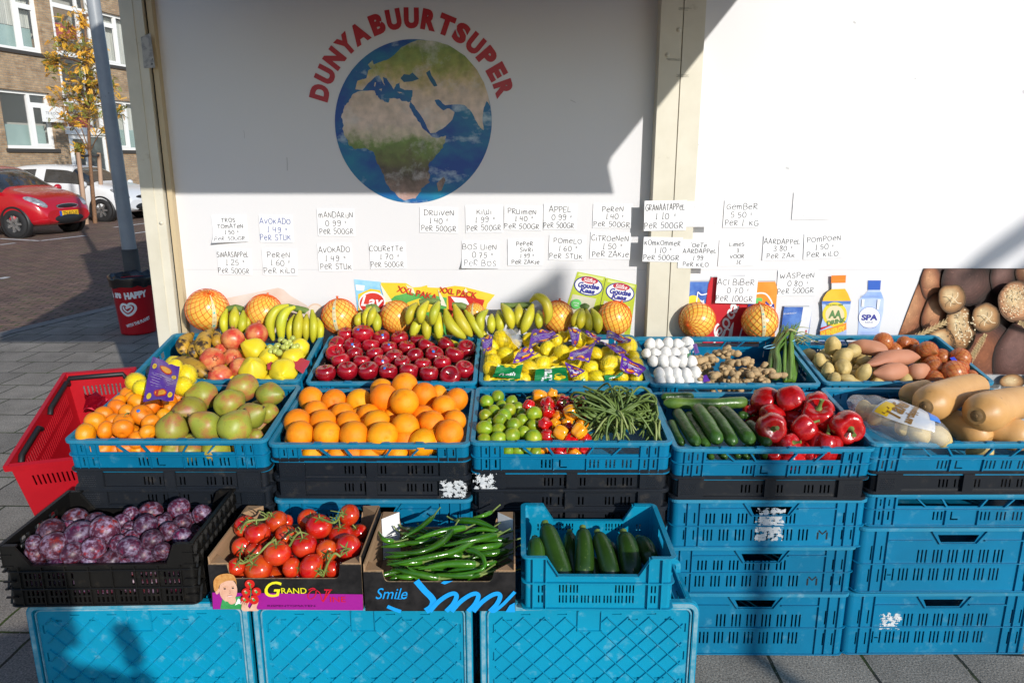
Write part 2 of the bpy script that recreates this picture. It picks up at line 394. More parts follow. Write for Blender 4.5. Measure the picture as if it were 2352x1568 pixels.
# faint rubbed marks on the posts
mb = MB()
for u0, v0, u1, v1 in ((1556, 18, 1592, 24), (1530, 135, 1568, 139), (1552, 172, 1583, 177)):
    random.seed(int(u0))
    for k in range(7):
        a = at_y((u0 + random.random() * 6, v0 + (v1 - v0) * k / 6), YP); b = at_y((u1 - random.random() * 18, v0 + (v1 - v0) * k / 6 + random.uniform(-2, 2)), YP)
        a.y = b.y = YP - .0008 - k * .00005; ribbon(mb, [a, (a + b) / 2 + V((0, 0, .0006)), b], .0012)
mb.build('rubbed_mark', mat('rub_mark', (.33, .31, .25), .7), pr, world=True)
# paper sticker remains on the corner post
mb = MB(); q = [at_y(p, YP + .017) for p in ((324, 86), (346, 76), (357, 156), (331, 157))]
for p in q: p.y = YP + .0155
mb.face(q); mb.build('sticker_remains', mat('sticker_remains', (.42, .41, .39), .7, c2=(.25, .25, .25), scale=45, lo=.45, hi=.6, c3=(.05, .05, .05), s3=30, lo3=.64, hi3=.68), pl, world=True)

mb = MB(); zs = at_y((900, 619), YW).z
for x0, x1 in ((XL, XR0), (XR1, 6)): mb.box((x0, YW - .0006, zs - .0007), (x1, YW + .01, zs + .0007))
for u0, v0, u1, v1, w_ in ((659, 362, 660, 392, .004), (1960, 50, 1966, 54, .006), (1805, 385, 1812, 388, .006), (2350, 208, 2352, 215, .008), (1600, 330, 1606, 334, .004), (560, 300, 562, 318, .002), (1310, 230, 1322, 236, .003), (2100, 180, 2104, 182, .005)):
    p0, p1 = at_y((u0, v0), YW), at_y((u1, v1), YW); d_ = V((0, -.0009, 0)); ribbon(mb, [p0 + d_, (p0 + p1) / 2 + d_ + V((.001, 0, 0)), p1 + d_], w_)
mb.build('seam_and_scuffs', mat('scuff', (.50, .50, .51), .6), panelL, world=True)
# printed globe
def land_mat():
    m = bpy.data.materials.new('print_land'); m.use_nodes = True; n = m.node_tree; L = n.links.new; b = n.nodes['Principled BSDF']; b.inputs['Roughness'].default_value = .35
    tc = n.nodes.new('ShaderNodeTexCoord'); se = n.nodes.new('ShaderNodeSeparateXYZ'); L(tc.outputs['Object'], se.inputs[0])
    no = n.nodes.new('ShaderNodeTexNoise'); no.inputs['Scale'].default_value = 14; no.inputs['Detail'].default_value = 8; no.inputs['Roughness'].default_value = .7; L(tc.outputs['Object'], no.inputs['Vector'])
    ad = n.nodes.new('ShaderNodeMath'); ad.operation = 'MULTIPLY_ADD'; L(no.outputs[0], ad.inputs[0]); ad.inputs[1].default_value = .20; L(se.outputs['Z'], ad.inputs[2])
    mr = n.nodes.new('ShaderNodeMapRange'); zc = GC.z; mr.inputs[1].default_value = zc - .33 + .10; mr.inputs[2].default_value = zc + .33 + .10; L(ad.outputs[0], mr.inputs[0])
    r = n.nodes.new('ShaderNodeValToRGB'); e = r.color_ramp.elements
    stops = [(0, (.42, .26, .24)), (.10, (.30, .2, .16)), (.2, (.09, .065, .045)), (.28, (.13, .13, .04)), (.36, (.16, .24, .05)), (.42, (.56, .48, .34)), (.5, (.66, .52, .43)), (.66, (.62, .48, .36)), (.74, (.50, .39, .18)), (.8, (.30, .31, .07)), (.88, (.18, .25, .06)), (.95, (.5, .46, .4)), (1, (.6, .58, .55))]
    e[0].position, e[0].color = stops[0][0], (*stops[0][1], 1); e[1].position, e[1].color = 1, (*stops[-1][1], 1)
    for p, c in stops[1:-1]: x = e.new(p); x.color = (*c, 1)
    L(mr.outputs[0], r.inputs[0])
    n2 = n.nodes.new('ShaderNodeTexNoise'); n2.inputs['Scale'].default_value = 34; n2.inputs['Detail'].default_value = 6; L(tc.outputs['Object'], n2.inputs['Vector'])
    m2 = n.nodes.new('ShaderNodeMapRange'); m2.inputs[1].default_value = .3; m2.inputs[2].default_value = .7; m2.inputs[3].default_value = .82; m2.inputs[4].default_value = 1.25; L(n2.outputs[0], m2.inputs[0])
    hs = n.nodes.new('ShaderNodeHueSaturation'); L(r.outputs[0], hs.inputs['Color']); L(m2.outputs[0], hs.inputs['Value'])
    n3 = n.nodes.new('ShaderNodeTexNoise'); n3.inputs['Scale'].default_value = 8; n3.inputs['Detail'].default_value = 9; n3.inputs['Roughness'].default_value = .68; L(tc.outputs['Object'], n3.inputs['Vector'])
    m3 = n.nodes.new('ShaderNodeMapRange'); m3.inputs[1].default_value = .53; m3.inputs[2].default_value = .78; L(n3.outputs[0], m3.inputs[0])
    mx = n.nodes.new('ShaderNodeMix'); mx.data_type = 'RGBA'; L(m3.outputs[0], mx.inputs[0]); L(hs.outputs[0], mx.inputs[6]); mx.inputs[7].default_value = (.66, .64, .62, 1); L(mx.outputs[2], b.inputs['Base Color'])
    return m
GC = at_y(zK(968, 880), YW)
ocean = mat('print_ocean', (.003, .055, .29), .35, c2=(.006, .19, .32), scale=3.2, lo=.40, hi=.60, c3=(.50, .62, .68), s3=9, lo3=.57, hi3=.74, stretch=(1, 1, 1.6), detail=9)
g = Print(zK, YW)
g.ell(968, 880, 569, 594, 0, n=96)
gl_clip = lambda pts: pts
AF = [(455, 870), (450, 830), (470, 770), (500, 745), (520, 700), (560, 668), (640, 660), (690, 662), (695, 690), (720, 712), (760, 740), (785, 748), (795, 715), (850, 720), (920, 735), (946, 742), (938, 770), (965, 820), (1000, 880), (1050, 945), (1095, 985), (1130, 1002), (1160, 998), (1205, 985), (1195, 1040), (1160, 1100), (1110, 1160), (1078, 1200), (1088, 1290), (1088, 1320), (1055, 1345), (1010, 1400), (985, 1440), (900, 1455), (850, 1420), (770, 1330), (752, 1265), (720, 1200), (692, 1150), (684, 1110), (620, 1075), (545, 1085), (495, 1045), (462, 955)]
AS = [(962, 655), (962, 700), (948, 735), (985, 790), (1030, 850), (1062, 910), (1092, 968), (1130, 965), (1200, 920), (1250, 870), (1268, 815), (1228, 788), (1185, 803), (1142, 765), (1122, 730), (1150, 722), (1200, 765), (1300, 758), (1340, 765), (1380, 800), (1410, 850), (1440, 910), (1468, 940), (1478, 945), (1470, 860), (1480, 780), (1500, 735), (1524, 770), (1510, 690), (1480, 600), (1430, 510), (1340, 405), (1220, 328), (1110, 298), (1000, 292), (930, 320), (880, 345), (830, 400), (790, 430), (735, 450), (680, 470), (665, 500), (640, 515), (628, 570), (600, 575), (562, 590), (548, 650), (600, 656), (640, 605), (690, 560), (718, 548), (742, 590), (768, 630), (752, 600), (745, 560), (775, 570), (800, 610), (828, 652), (842, 615), (870, 600), (872, 640), (905, 655)]
g.poly(rough_coast(AF, 9, 1), 1); g.poly(rough_coast(AS, 3.2, 5, 3), 1)
g.poly([(875, 570), (900, 540), (940, 545), (962, 528), (1010, 575), (960, 592), (900, 598)], 2); g.poly([(1060, 530), (1088, 510), (1100, 550), (1125, 585), (1143, 625), (1118, 630), (1085, 580)], 2)
g.poly([(1150, 1390), (1138, 1330), (1190, 1282), (1202, 1310), (1172, 1382)], 1); g.poly([(640, 470), (672, 440), (684, 480), (660, 500)], 1); g.poly([(690, 600), (698, 600), (692, 630), (684, 628)], 1); g.poly([(720, 650), (742, 645), (738, 662)], 1); g.poly([(852, 668), (890, 672), (870, 680)], 1)
g.done('printed_globe', [ocean, land_mat(), mat('print_sea', (.008, .10, .20), .35)], panelL)
mb = MB(); u_ = .3165 / F2 * dep(GC)
for ch, a in zip('DUNYABUURTSUPER', (-73.4, -62.9, -52.0, -41.6, -31.6, -19.6, -9.6, .7, 11.0, 21.2, 31.0, 40.9, 51.0, 61.0, 71.2)):
    a = R(a); ez = V((math.sin(a), 0, math.cos(a))); ex = V((math.cos(a), 0, -math.sin(a))); r_ = 694 * u_
    lettering(mb, ch, GC + ez * r_ + V((0, -.002, 0)), ex, ez, W={'D': 108, 'U': 106, 'N': 114, 'Y': 122, 'A': 124, 'B': 100, 'R': 106, 'T': 112, 'S': 100, 'P': 102, 'E': 92}[ch] * u_, H=138 * u_, bold=.068)
mb.build('sign_lettering', M['sign_red'], panelL, world=True)

# printed groceries
p = Print(zC, YW)
p.poly([(370, 280), (750, 203), (790, 215), (840, 260), (960, 330), (985, 360), (985, 560), (370, 560)], 0)
p.ell(1025, 375, 62, 58, 1); p.ell(1025, 375, 50, 46, 2)
p.done('faded_fruit_print', [pm('faded', (.62, .50, .43), (.72, .64, .58), 7), pm('faded_orange', (.70, .52, .40)), pm('faded_peel', (.76, .66, .57))], panelL)
p = Print(zC, YW)
p.poly([(1308, 140), (1400, 150), (1505, 160), (1560, 330), (1560, 560), (1345, 560), (1330, 340)], 0)
p.poly([(1320, 180), (1388, 186), (1382, 225), (1326, 220)], 6)
p.poly([(1505, 165), (1690, 168), (1740, 200), (1800, 196), (1846, 183), (1850, 200), (1960, 204), (2050, 188), (2120, 196), (2345, 255), (2290, 320), (2230, 560), (1560, 560), (1540, 330)], 1)
p.poly([(1340, 250), (1430, 210), (1500, 220), (1540, 330), (1560, 420), (1340, 420)], 1)
p.poly([(1565, 300), (1610, 262), (1700, 240), (1850, 250), (1990, 276), (1990, 560), (1600, 560)], 2)
p.poly([(1700, 310), (1790, 280), (1880, 300), (1900, 380), (1700, 380)], 1)
p.poly([(2000, 262), (2120, 262), (2268, 292), (2240, 380), (2230, 560), (2020, 560)], 3); p.poly([(2020, 268), (2130, 280), (2160, 330), (2060, 320)], 6)
p.poly([(1500, 170), (1590, 300), (1540, 310)], 5); p.poly([(1690, 180), (1745, 205), (1760, 250), (1720, 230)], 5); p.poly([(1925, 210), (1970, 290), (1990, 340), (1950, 330)], 5); p.poly([(2130, 200), (2150, 240), (2110, 230)], 5)
p.ell(1442, 312, 100, 84, 6, rot=-.15); p.ell(1442, 312, 90, 72, 3, rot=-.15)
p.text('Lay', 1444, 312, w=165, h=105, m=6, bold=.02, shear=.25, rot=R(-4))
p.text("XXL PAKA", 1775, 240, w=300, h=46, m=3, bold=.02, rot=R(-13)); p.text('XXL PACK', 2075, 236, w=280, h=44, m=3, bold=.02, rot=R(-9))
p.done('printed_crisps', [pm('lightblue', (.12, .42, .68), (.35, .62, .78), 10), pm('yellow', (.74, .50, .02), (.78, .58, .05), 6), pm('green', (.07, .34, .07), (.12, .42, .1), 9), pm('red', (.52, .02, .02), (.6, .05, .03), 7), pm('gold', (.6, .4, .1)), pm('foil', (.76, .68, .42), (.78, .74, .66), 16), M['white_print']], panelL)
p = Print(zD, YW)
def cheese(dx, dy, quad):
    p.poly(quad, 0); c = [(sum(q[0] for q in quad) / 4, sum(q[1] for q in quad) / 4)]
    a, b, d, e = quad
    t = lambda s_, r_: (a[0] + (b[0] - a[0]) * s_ + (e[0] - a[0]) * r_, a[1] + (b[1] - a[1]) * s_ + (e[1] - a[1]) * r_)
    p.poly([t(.08, .42), t(.92, .42), t(.92, .95), t(.08, .95)], 1); p.poly([t(.06, .02), t(.94, .02), t(.94, .07), t(.06, .07)], 6)
    p.ell(855 + dx, 190 + dy, 106, 70, 2, rot=.18); p.ell(855 + dx, 190 + dy, 98, 62, 3, rot=.18)
    p.ell(864 + dx, 148 + dy, 62, 25, 4, rot=.16)
    p.text('Silifke', 864 + dx, 148 + dy, w=88, h=32, m=3, bold=.01, shear=.2, rot=R(-9))
    p.text('Goudse', 858 + dx, 188 + dy, w=158, h=42, m=2, bold=.045, shear=.18, rot=R(-9)); p.text('Kaas', 848 + dx, 224 + dy, w=112, h=38, m=2, bold=.045, shear=.18, rot=R(-9))
cheese(0, 0, [(775, 85), (982, 125), (905, 520), (652, 470)]); cheese(232, 46, [(985, 128), (1210, 180), (1150, 610), (905, 520)])
p.ell(765, 320, 38, 36, 5); p.text('jong', 765, 312, w=40, h=16, m=3, rot=R(-8)); p.text('48+', 765, 330, w=32, h=12, m=3, rot=R(-8))
p.done('printed_cheese', [pm('lime', (.42, .50, .03), (.46, .54, .05), 12), pm('slice', (.52, .50, .36), (.6, .57, .44), 6), pm('navy', (.03, .035, .26)), M['white_print'], pm('crimson', (.45, .02, .04)), pm('leafgreen', (.12, .5, .12)), pm('limelight', (.6, .66, .22))], panelL)
p = Print(zO, YW)
DR = [pm('blue', (.02, .08, .38), (.10, .22, .55), 16), pm('grey', (.45, .46, .48)), pm('lemon', (.75, .58, .04)), M['white_print'], pm('cola', (.58, .015, .03), (.50, .01, .02), 5), pm('orange', (.78, .22, .01), (.82, .32, .05), 8), pm('leafgreen', (.12, .5, .12)), pm('ice', (.34, .44, .70), (.50, .60, .80), 9), pm('cap', (.82, .20, .01)), pm('darkgreen', (.03, .14, .09), (.05, .2, .2), 8), pm('navy', (.03, .035, .26)), pm('tan', (.72, .60, .36)), pm('bottlegreen', (.10, .22, .07)), pm('silver', (.62, .63, .66), (.78, .78, .8), 9), pm('amber', (.80, .40, .01), (.82, .50, .04), 7)]
p.poly([(415, 898), (655, 898), (640, 960), (640, 1420), (352, 1420), (366, 1100), (385, 960)], 0); p.poly([(374, 1100), (450, 1090), (560, 1140), (640, 1120), (640, 1420), (352, 1420)], 9)
p.poly([(415, 886), (655, 884), (655, 899), (415, 900)], 1); p.ell(520, 1080, 62, 66, 2); p.line([(560, 985), (545, 1090)], .004, 3); p.line([(560, 985), (590, 1010), (640, 1000)], .005, 3); p.poly([(575, 1050), (600, 1062), (612, 1050), (612, 1076), (628, 1100), (596, 1092), (572, 1100), (588, 1075)], 3)
p.poly([(675, 858), (960, 850), (978, 1000), (985, 1420), (600, 1420), (628, 1080), (650, 920)], 4); p.poly([(672, 852), (960, 842), (962, 854), (674, 862)], 1)
for s_ in ([(700, 1420), (715, 1340), (745, 1290), (760, 1320), (730, 1350)],): p.line(s_, .008, 3)
p.text('Coca', 790, 1230, w=330, h=112, m=3, bold=.012, shear=.35, rot=R(66)); p.line([(890, 1075), (850, 1110), (840, 1160), (875, 1150), (868, 1100)], .006, 3)
p.line([(745, 1385), (800, 1300), (840, 1330), (835, 1400)], .007, 3); p.poly([(830, 1300), (862, 1240), (856, 1300), (838, 1420), (810, 1420)], 3, 4); p.line([(905, 1420), (920, 1340), (940, 1280), (972, 1200)], .006, 13)
p.poly([(1045, 898), (1215, 894), (1234, 960), (1216, 1180), (1210, 1420), (985, 1420), (985, 1085), (1030, 1070)], 5); p.poly([(1045, 888), (1215, 885), (1215, 897), (1045, 900)], 1)
p.line([(985, 1050), (1050, 1000), (1130, 1000), (1180, 1060), (1195, 1120)], .006, 3, 8); p.ell(1060, 1060, 48, 25, 6, rot=-.3)
p.poly([(985, 1085), (1030, 1075), (1120, 1110), (1135, 1060), (1165, 1090), (1205, 1085), (1210, 1160), (1215, 1230), (985, 1230)], 10); p.poly([(1130, 1078), (1150, 1100), (1190, 1088), (1172, 1120), (1195, 1150), (1155, 1140), (1135, 1170), (1130, 1130), (1108, 1112), (1128, 1105)], 3)
p.text('a', 1190, 1135, w=36, h=48, m=3, bold=.04)
p.poly([(1292, 1104), (1500, 1104), (1522, 1140), (1490, 1420), (1250, 1420), (1282, 1150)], 0); p.poly([(1452, 1104), (1500, 1104), (1522, 1140), (1480, 1420), (1370, 1420), (1430, 1240)], 13); p.poly([(1292, 1098), (1500, 1098), (1502, 1110), (1290, 1110)], 1)
p.text('ENERGY', 1340, 1165, w=110, h=11, m=13, rot=R(4)); p.poly([(1470, 1305), (1480, 1305), (1476, 1345), (1466, 1345)], 4)
p.poly([(1690, 905), (1806, 903), (1802, 960), (1690, 962)], 13)
p.poly([(1688, 843), (1812, 840), (1808, 905), (1686, 908)], 8); p.line([(1688, 884), (1809, 882)], .0015, 5, 0)
p.poly([(1690, 958), (1803, 955), (1830, 1000), (1854, 1062), (1845, 1090), (1605, 1090), (1620, 1030), (1650, 985)], 14)
p.poly([(1605, 1064), (1852, 1062), (1846, 1120), (1815, 1250), (1815, 1420), (1572, 1420), (1590, 1300), (1615, 1200)], 7); p.poly([(1605, 1060), (1853, 1058), (1848, 1085), (1606, 1085)], 0)
p.ell(1715, 1172, 104, 104, 2); p.ell(1715, 1175, 80, 78, 11); p.text('THE ACTIVITY DRINK', 1712, 1092, w=150, h=14, m=12, bold=.02)
p.text('AA', 1718, 1170, w=110, h=70, m=12, bold=.05); p.text('DRINK', 1728, 1232, w=160, h=42, m=12, bold=.04, rot=R(12))
p.poly([(1590, 1312), (1812, 1240), (1812, 1300), (1584, 1385)], 5); p.text('H ENERGY', 1700, 1315, w=205, h=50, m=2, bold=.05, shear=.1, rot=R(16)); p.poly([(1600, 1280), (1700, 1255), (1590, 1305)], 4)
p.done('printed_drinks', DR, panelR)
p = Print(zE, YW)
p.poly([(1402, 178), (1466, 178), (1478, 205), (1493, 240), (1488, 320), (1462, 440), (1452, 500), (1322, 500), (1335, 430), (1340, 240), (1380, 205)], 0); p.poly([(1395, 195), (1475, 195), (1490, 235), (1350, 235)], 1)
p.poly([(1396, 124), (1474, 124), (1470, 182), (1394, 182)], 2); p.ell(1404, 352, 68, 66, 2); p.ell(1404, 352, 66, 64, 3)
p.text('SPA', 1404, 350, w=100, h=38, m=4, bold=.05); p.text('REINE', 1400, 380, w=50, h=8, m=4); p.line([(1365, 410), (1440, 410)], .0012, 4, 0)
p.poly([(1356, 240), (1372, 240), (1368, 284), (1353, 284)], 3); p.poly([(1452, 240), (1470, 240), (1458, 300), (1446, 300)], 3)
for y in (214, 222, 440, 452, 464): p.line([(1352, y), (1470, y)], .0014, 1, 0)
p.done('printed_water_bottle', [pm('ice', (0, 0, 0)), pm('skyblue', (.22, .36, .70), (.4, .52, .8), 10), pm('capblue', (.02, .10, .46)), M['white_print'], pm('navy', (0, 0, 0))], panelR)
quad = [(780, 535), (2300, 535), (2300, 1428), (440, 1428)]; cp = clipper(quad)
p = Print(zP, YW); p.poly(quad, 0)
BR = [pm('crumb_dark', (.022, .010, .008), (.05, .022, .016), 9), pm('crust', (.30, .115, .05), (.20, .062, .028), 10), pm('crust_hi', (.46, .22, .10), (.34, .14, .06), 14), pm('bun', (.55, .36, .17), (.44, .25, .10), 12), pm('bun_hi', (.68, .52, .30), (.55, .37, .18), 14), pm('loaf', (.085, .030, .022), (.13, .05, .035), 22), pm('loaf_hi', (.16, .075, .055), (.24, .14, .11), 24), pm('seed', (.70, .58, .38)), pm('wheat', (.58, .42, .22), (.42, .28, .12), 40)]
BRM = {}; BRC = {1: (.26, .085, .035), 2: (.52, .25, .12), 3: (.40, .20, .075), 4: (.66, .48, .26), 5: (.07, .024, .018), 6: (.17, .085, .07)}
def bread(cx, cy, rx, ry, a, b, rot=0, seed=0):
    for k in range(9):
        f = 1 - k * .085; t = k / 8; key = (a, b, k)
        if key not in BRM:
            ca, cb = BRC[a], BRC[b]; c = tuple((x * .22 + (x - x * .22) * min(1, t * 3)) if t < .33 else x + (y - x) * (t - .33) / .67 for x, y in zip(ca, cb)); BRM[key] = len(BR); BR.append(mat('print_crust', c, .35, c2=tuple(q * .62 for q in c), scale=26, lo=.35, hi=.7, detail=7, c3=tuple(min(.8, q * 1.6 + .02) for q in c), s3=70, lo3=.62, hi3=.72))
        p.ell(cx - (1 - f) * rx * .3, cy - (1 - f) * ry * .35, rx * f, ry * f, BRM[key], rot, wob=.10, seed=seed, clip=cp)
random.seed(3)
for a in ((690, 900, 110, 270, 1, 2, .35, 1), (835, 650, 85, 140, 1, 2, 0, 2), (860, 900, 100, 180, 1, 2, .2, 3), (1110, 640, 200, 190, 5, 6, .1, 4), (1380, 590, 100, 170, 5, 6, .1, 5), (1580, 560, 100, 120, 1, 2, 0, 6), (1250, 1240, 200, 300, 5, 1, .25, 7), (1500, 1200, 190, 310, 5, 6, .3, 8), (1800, 1000, 260, 300, 5, 1, 0, 18), (1030, 990, 112, 190, 3, 4, -.15, 9), (880, 1080, 104, 90, 3, 4, 0, 10), (640, 1085, 70, 36, 1, 2, 0, 11), (953, 757, 110, 113, 3, 4, 0, 12), (1212, 905, 110, 115, 3, 4, 0, 13), (1445, 780, 150, 162, 2, 4, 0, 14), (1405, 1395, 98, 64, 3, 4, 0, 15), (1570, 1400, 60, 70, 1, 2, 0, 16)): bread(*a)
for cx, cy, r_ in ((953, 757, 60), (1212, 905, 62)):
    for t in (.5, 2.1, 3.6, 5.1): p.line([(cx, cy), (cx + r_ * .6 * math.cos(t + .3), cy + r_ * .6 * math.sin(t + .3)), (cx + r_ * math.cos(t), cy + r_ * math.sin(t))], .0028, 7)
for k in range(110):
    a, r_ = random.random() * 6.28, math.sqrt(random.random()); p.k -= 1; p.ell(1435 + 125 * r_ * math.cos(a), 775 + 138 * r_ * math.sin(a), 4, 6, 7, a, n=6)
for k in range(60):
    a, r_ = random.random() * 6.28, math.sqrt(random.random()); p.k -= 1; p.ell(1030 + 85 * r_ * math.cos(a), 970 + 140 * r_ * math.sin(a), 5, 8, 7, a, n=6)
for a, b in (((585, 1080), (890, 925)), ((1190, 1020), (1085, 1200)), ((1440, 930), (1620, 1000))):
    p.line([a, b], .016, 8, 0)
    for k in range(10):
        t = k / 10; q = (a[0] + (b[0] - a[0]) * t, a[1] + (b[1] - a[1]) * t); d = (b[0] - a[0], b[1] - a[1]); l = math.hypot(*d)
        for s_ in (-1, 1): p.k -= 1; p.line([q, (q[0] + d[0] / l * 60 - s_ * d[1] / l * 26, q[1] + d[1] / l * 60 + s_ * d[0] / l * 26)], .002, 8, 0)
p.done('printed_bread', BR, panelR)

# ------------------------------------------------------------------ handwritten price notes
G = {'A': (4, [[(0, 0), (1.8, 6), (2.2, 6), (4, 0)], [(.8, 2.1), (3.3, 2.2)]]), 'B': (3.6, [[(0, 0), (.2, 6), (2.2, 6), (3, 5), (2.4, 3.6), (.4, 3.2)], [(1.5, 3.3), (3.2, 2.6), (3.4, 1.2), (2.2, 0), (-.2, 0)]]),
     'C': (3.6, [[(3.5, 5), (2.6, 6), (1, 5.4), (0, 3), (.8, .6), (2.4, 0), (3.6, .8)]]), 'D': (3.8, [[(.2, 0), (.3, 6)], [(-.4, 6), (2, 5.8), (3.6, 4.2), (3.6, 1.8), (2, .2), (-.2, 0)]]),
     'e': (3.2, [[(.3, 2.4), (3, 2.7), (2.7, 4), (1.5, 4.3), (.3, 3), (.3, 1.2), (1.5, 0), (3.1, .7)]]), 'E': (3, [[(3, 6), (.2, 5.9), (0, 0), (3, .1)], [(.1, 3), (2.5, 3.1)]]), 'G': (4, [[(3.5, 5), (2.4, 5.7), (.8, 4.8), (0, 2.6), (.8, .5), (2.4, 0), (3.5, .8), (3.5, 2.6), (2, 2.6)], [(3.5, 2.6), (4.1, 1.4)]]),
     'I': (.6, [[(.3, 0), (.3, 6)]]), 'i': (.8, [[(.4, 0), (.4, 3.9)], [(.4, 5.1), (.45, 5.6)]]), 'j': (1.6, [[(1.2, 4), (1.1, .4), (.4, -.4), (-.2, .3)], [(1.2, 5.2), (1.2, 5.6)]]), 'K': (3.4, [[(.2, 0), (.3, 4.6)], [(3, 4.4), (.4, 2.2), (1.2, 2.4), (3.2, 0)]]),
     'L': (3, [[(.2, 6), (0, 0), (2.8, .2)]]), 'M': (4.8, [[(0, 6), (.5, 0)], [(.3, 3.6), (1.2, 5.5), (2.1, 5), (2.4, 0)], [(2.3, 3.6), (3.2, 5.5), (4.1, 5), (4.5, 0)]]), 'm': (4.6, [[(0, 4.4), (.3, 0)], [(.2, 2.8), (1.2, 4.3), (2, 3.8), (2.2, 0)], [(2.1, 2.8), (3.1, 4.3), (3.9, 3.8), (4.2, 0)]]),
     'N': (3.6, [[(0, 0), (.2, 5.2), (3, .2), (3.3, 5.6)]]), 'O': (4, [[(2, 5.4), (.6, 4.8), (0, 2.8), (.7, .6), (2.1, 0), (3.5, .8), (4, 2.8), (3.4, 4.8), (2, 5.4)]]), 'P': (3.4, [[(.4, 0), (.3, 6)], [(-.3, 5.6), (2, 6), (3.2, 4.8), (2.4, 3.2), (.5, 2.7)]]),
     'R': (3.6, [[(.3, 0), (.4, 5.6)], [(-.2, 5.3), (2, 5.7), (3, 4.5), (2.2, 3.2), (.5, 2.7), (3.5, 0)]]), 'S': (3.2, [[(3, 5.2), (1.8, 6), (.4, 5), (.8, 3.6), (2.6, 2.4), (2.9, 1), (1.6, 0), (0, .6)]]), 's': (3, [[(2.8, 4.6), (1.4, 5), (.3, 4), (1.4, 2.6), (2.8, 1.4), (1.8, 0), (.1, .4)]]),
     'T': (3.6, [[(0, 5.6), (3.6, 5.8)], [(1.8, 5.7), (1.6, 0)]]), 'U': (3.4, [[(0, 5.6), (.1, 1), (.4, .2), (3, .2)], [(3, 5.6), (3, 0)]]), 'V': (3.4, [[(0, 4.8), (1.5, 0), (3.4, 5)]]), 'W': (5, [[(0, 5.4), (.6, .2), (2.4, .3), (2.4, 4)], [(2.4, .3), (4.6, .2), (4.7, 5.4)]]), 'w': (4.6, [[(0, 5.4), (.9, .2), (2.2, 3.6), (3.4, .2), (4.6, 5.6)]]),
     'Z': (3.2, [[(0, 5), (3, 5.2), (.2, .2), (3.2, 0)]]), '0': (3.4, [[(1.8, 6), (.5, 5), (0, 2.6), (.7, .5), (1.8, 0), (3, 1), (3.4, 3.2), (2.8, 5.2), (1.8, 6)]]), '1': (2, [[(1.4, 6.2), (1, .2)], [(.4, .1), (1.8, .3)]]), '2': (3.2, [[(.2, 4.6), (1.2, 6), (2.8, 5.2), (2.4, 3), (0, .2), (3.2, .2)]]),
     '3': (3.2, [[(.2, 5.4), (2, 6), (2.8, 4.6), (1.2, 3.3), (3, 2.2), (2.4, .4), (0, .2)]]), '4': (3.4, [[(.6, 6), (.2, 2.6), (3.2, 2.8)], [(2.8, 5.6), (2.6, 0)]]), '5': (3.2, [[(3, 6), (.8, 5.8), (.5, 3.4), (2.4, 3.6), (3, 1.8), (1.8, .1), (0, .5)]]), '6': (3.2, [[(2.6, 6), (.6, 4), (0, 1.6), (1.2, 0), (2.8, .8), (2.6, 2.6), (.4, 2.2)]]),
     '7': (3.2, [[(.2, 5.8), (3, 5.8), (1, 0)], [(.8, 3), (2.8, 3.2)]]), '8': (3.2, [[(2.6, 5.2), (1.2, 6), (.4, 4.8), (2.6, 2), (2, .1), (.5, .4), (.4, 1.8), (2.8, 4.6), (2.6, 5.2)]]), '9': (3.2, [[(2.8, 5), (1.4, 6), (.3, 4.8), (1, 3.2), (2.8, 4), (2.9, 5.2), (2.6, 1.4), (1.2, 0), (.2, .6)]]),
     '.': (1, [[(.3, .3), (.55, 0)]]), '=': (2.2, [[(.2, 4.4), (1.8, 4.9)], [(.3, 3.2), (1.8, 3.6)]]), '$': (3.4, [[(3.2, 5), (1.6, 5.4), (.8, 3), (1.4, .6), (3.2, .6)], [(0, 2.8), (2.2, 3)]]), "'": (.8, [[(.6, 6), (.2, 4.8)]])}
G['H'] = (3.6, [[(0, 0), (.1, 5.6)], [(3.4, 0), (3.4, 5.6)], [(0, 2.8), (3.4, 2.9)]])
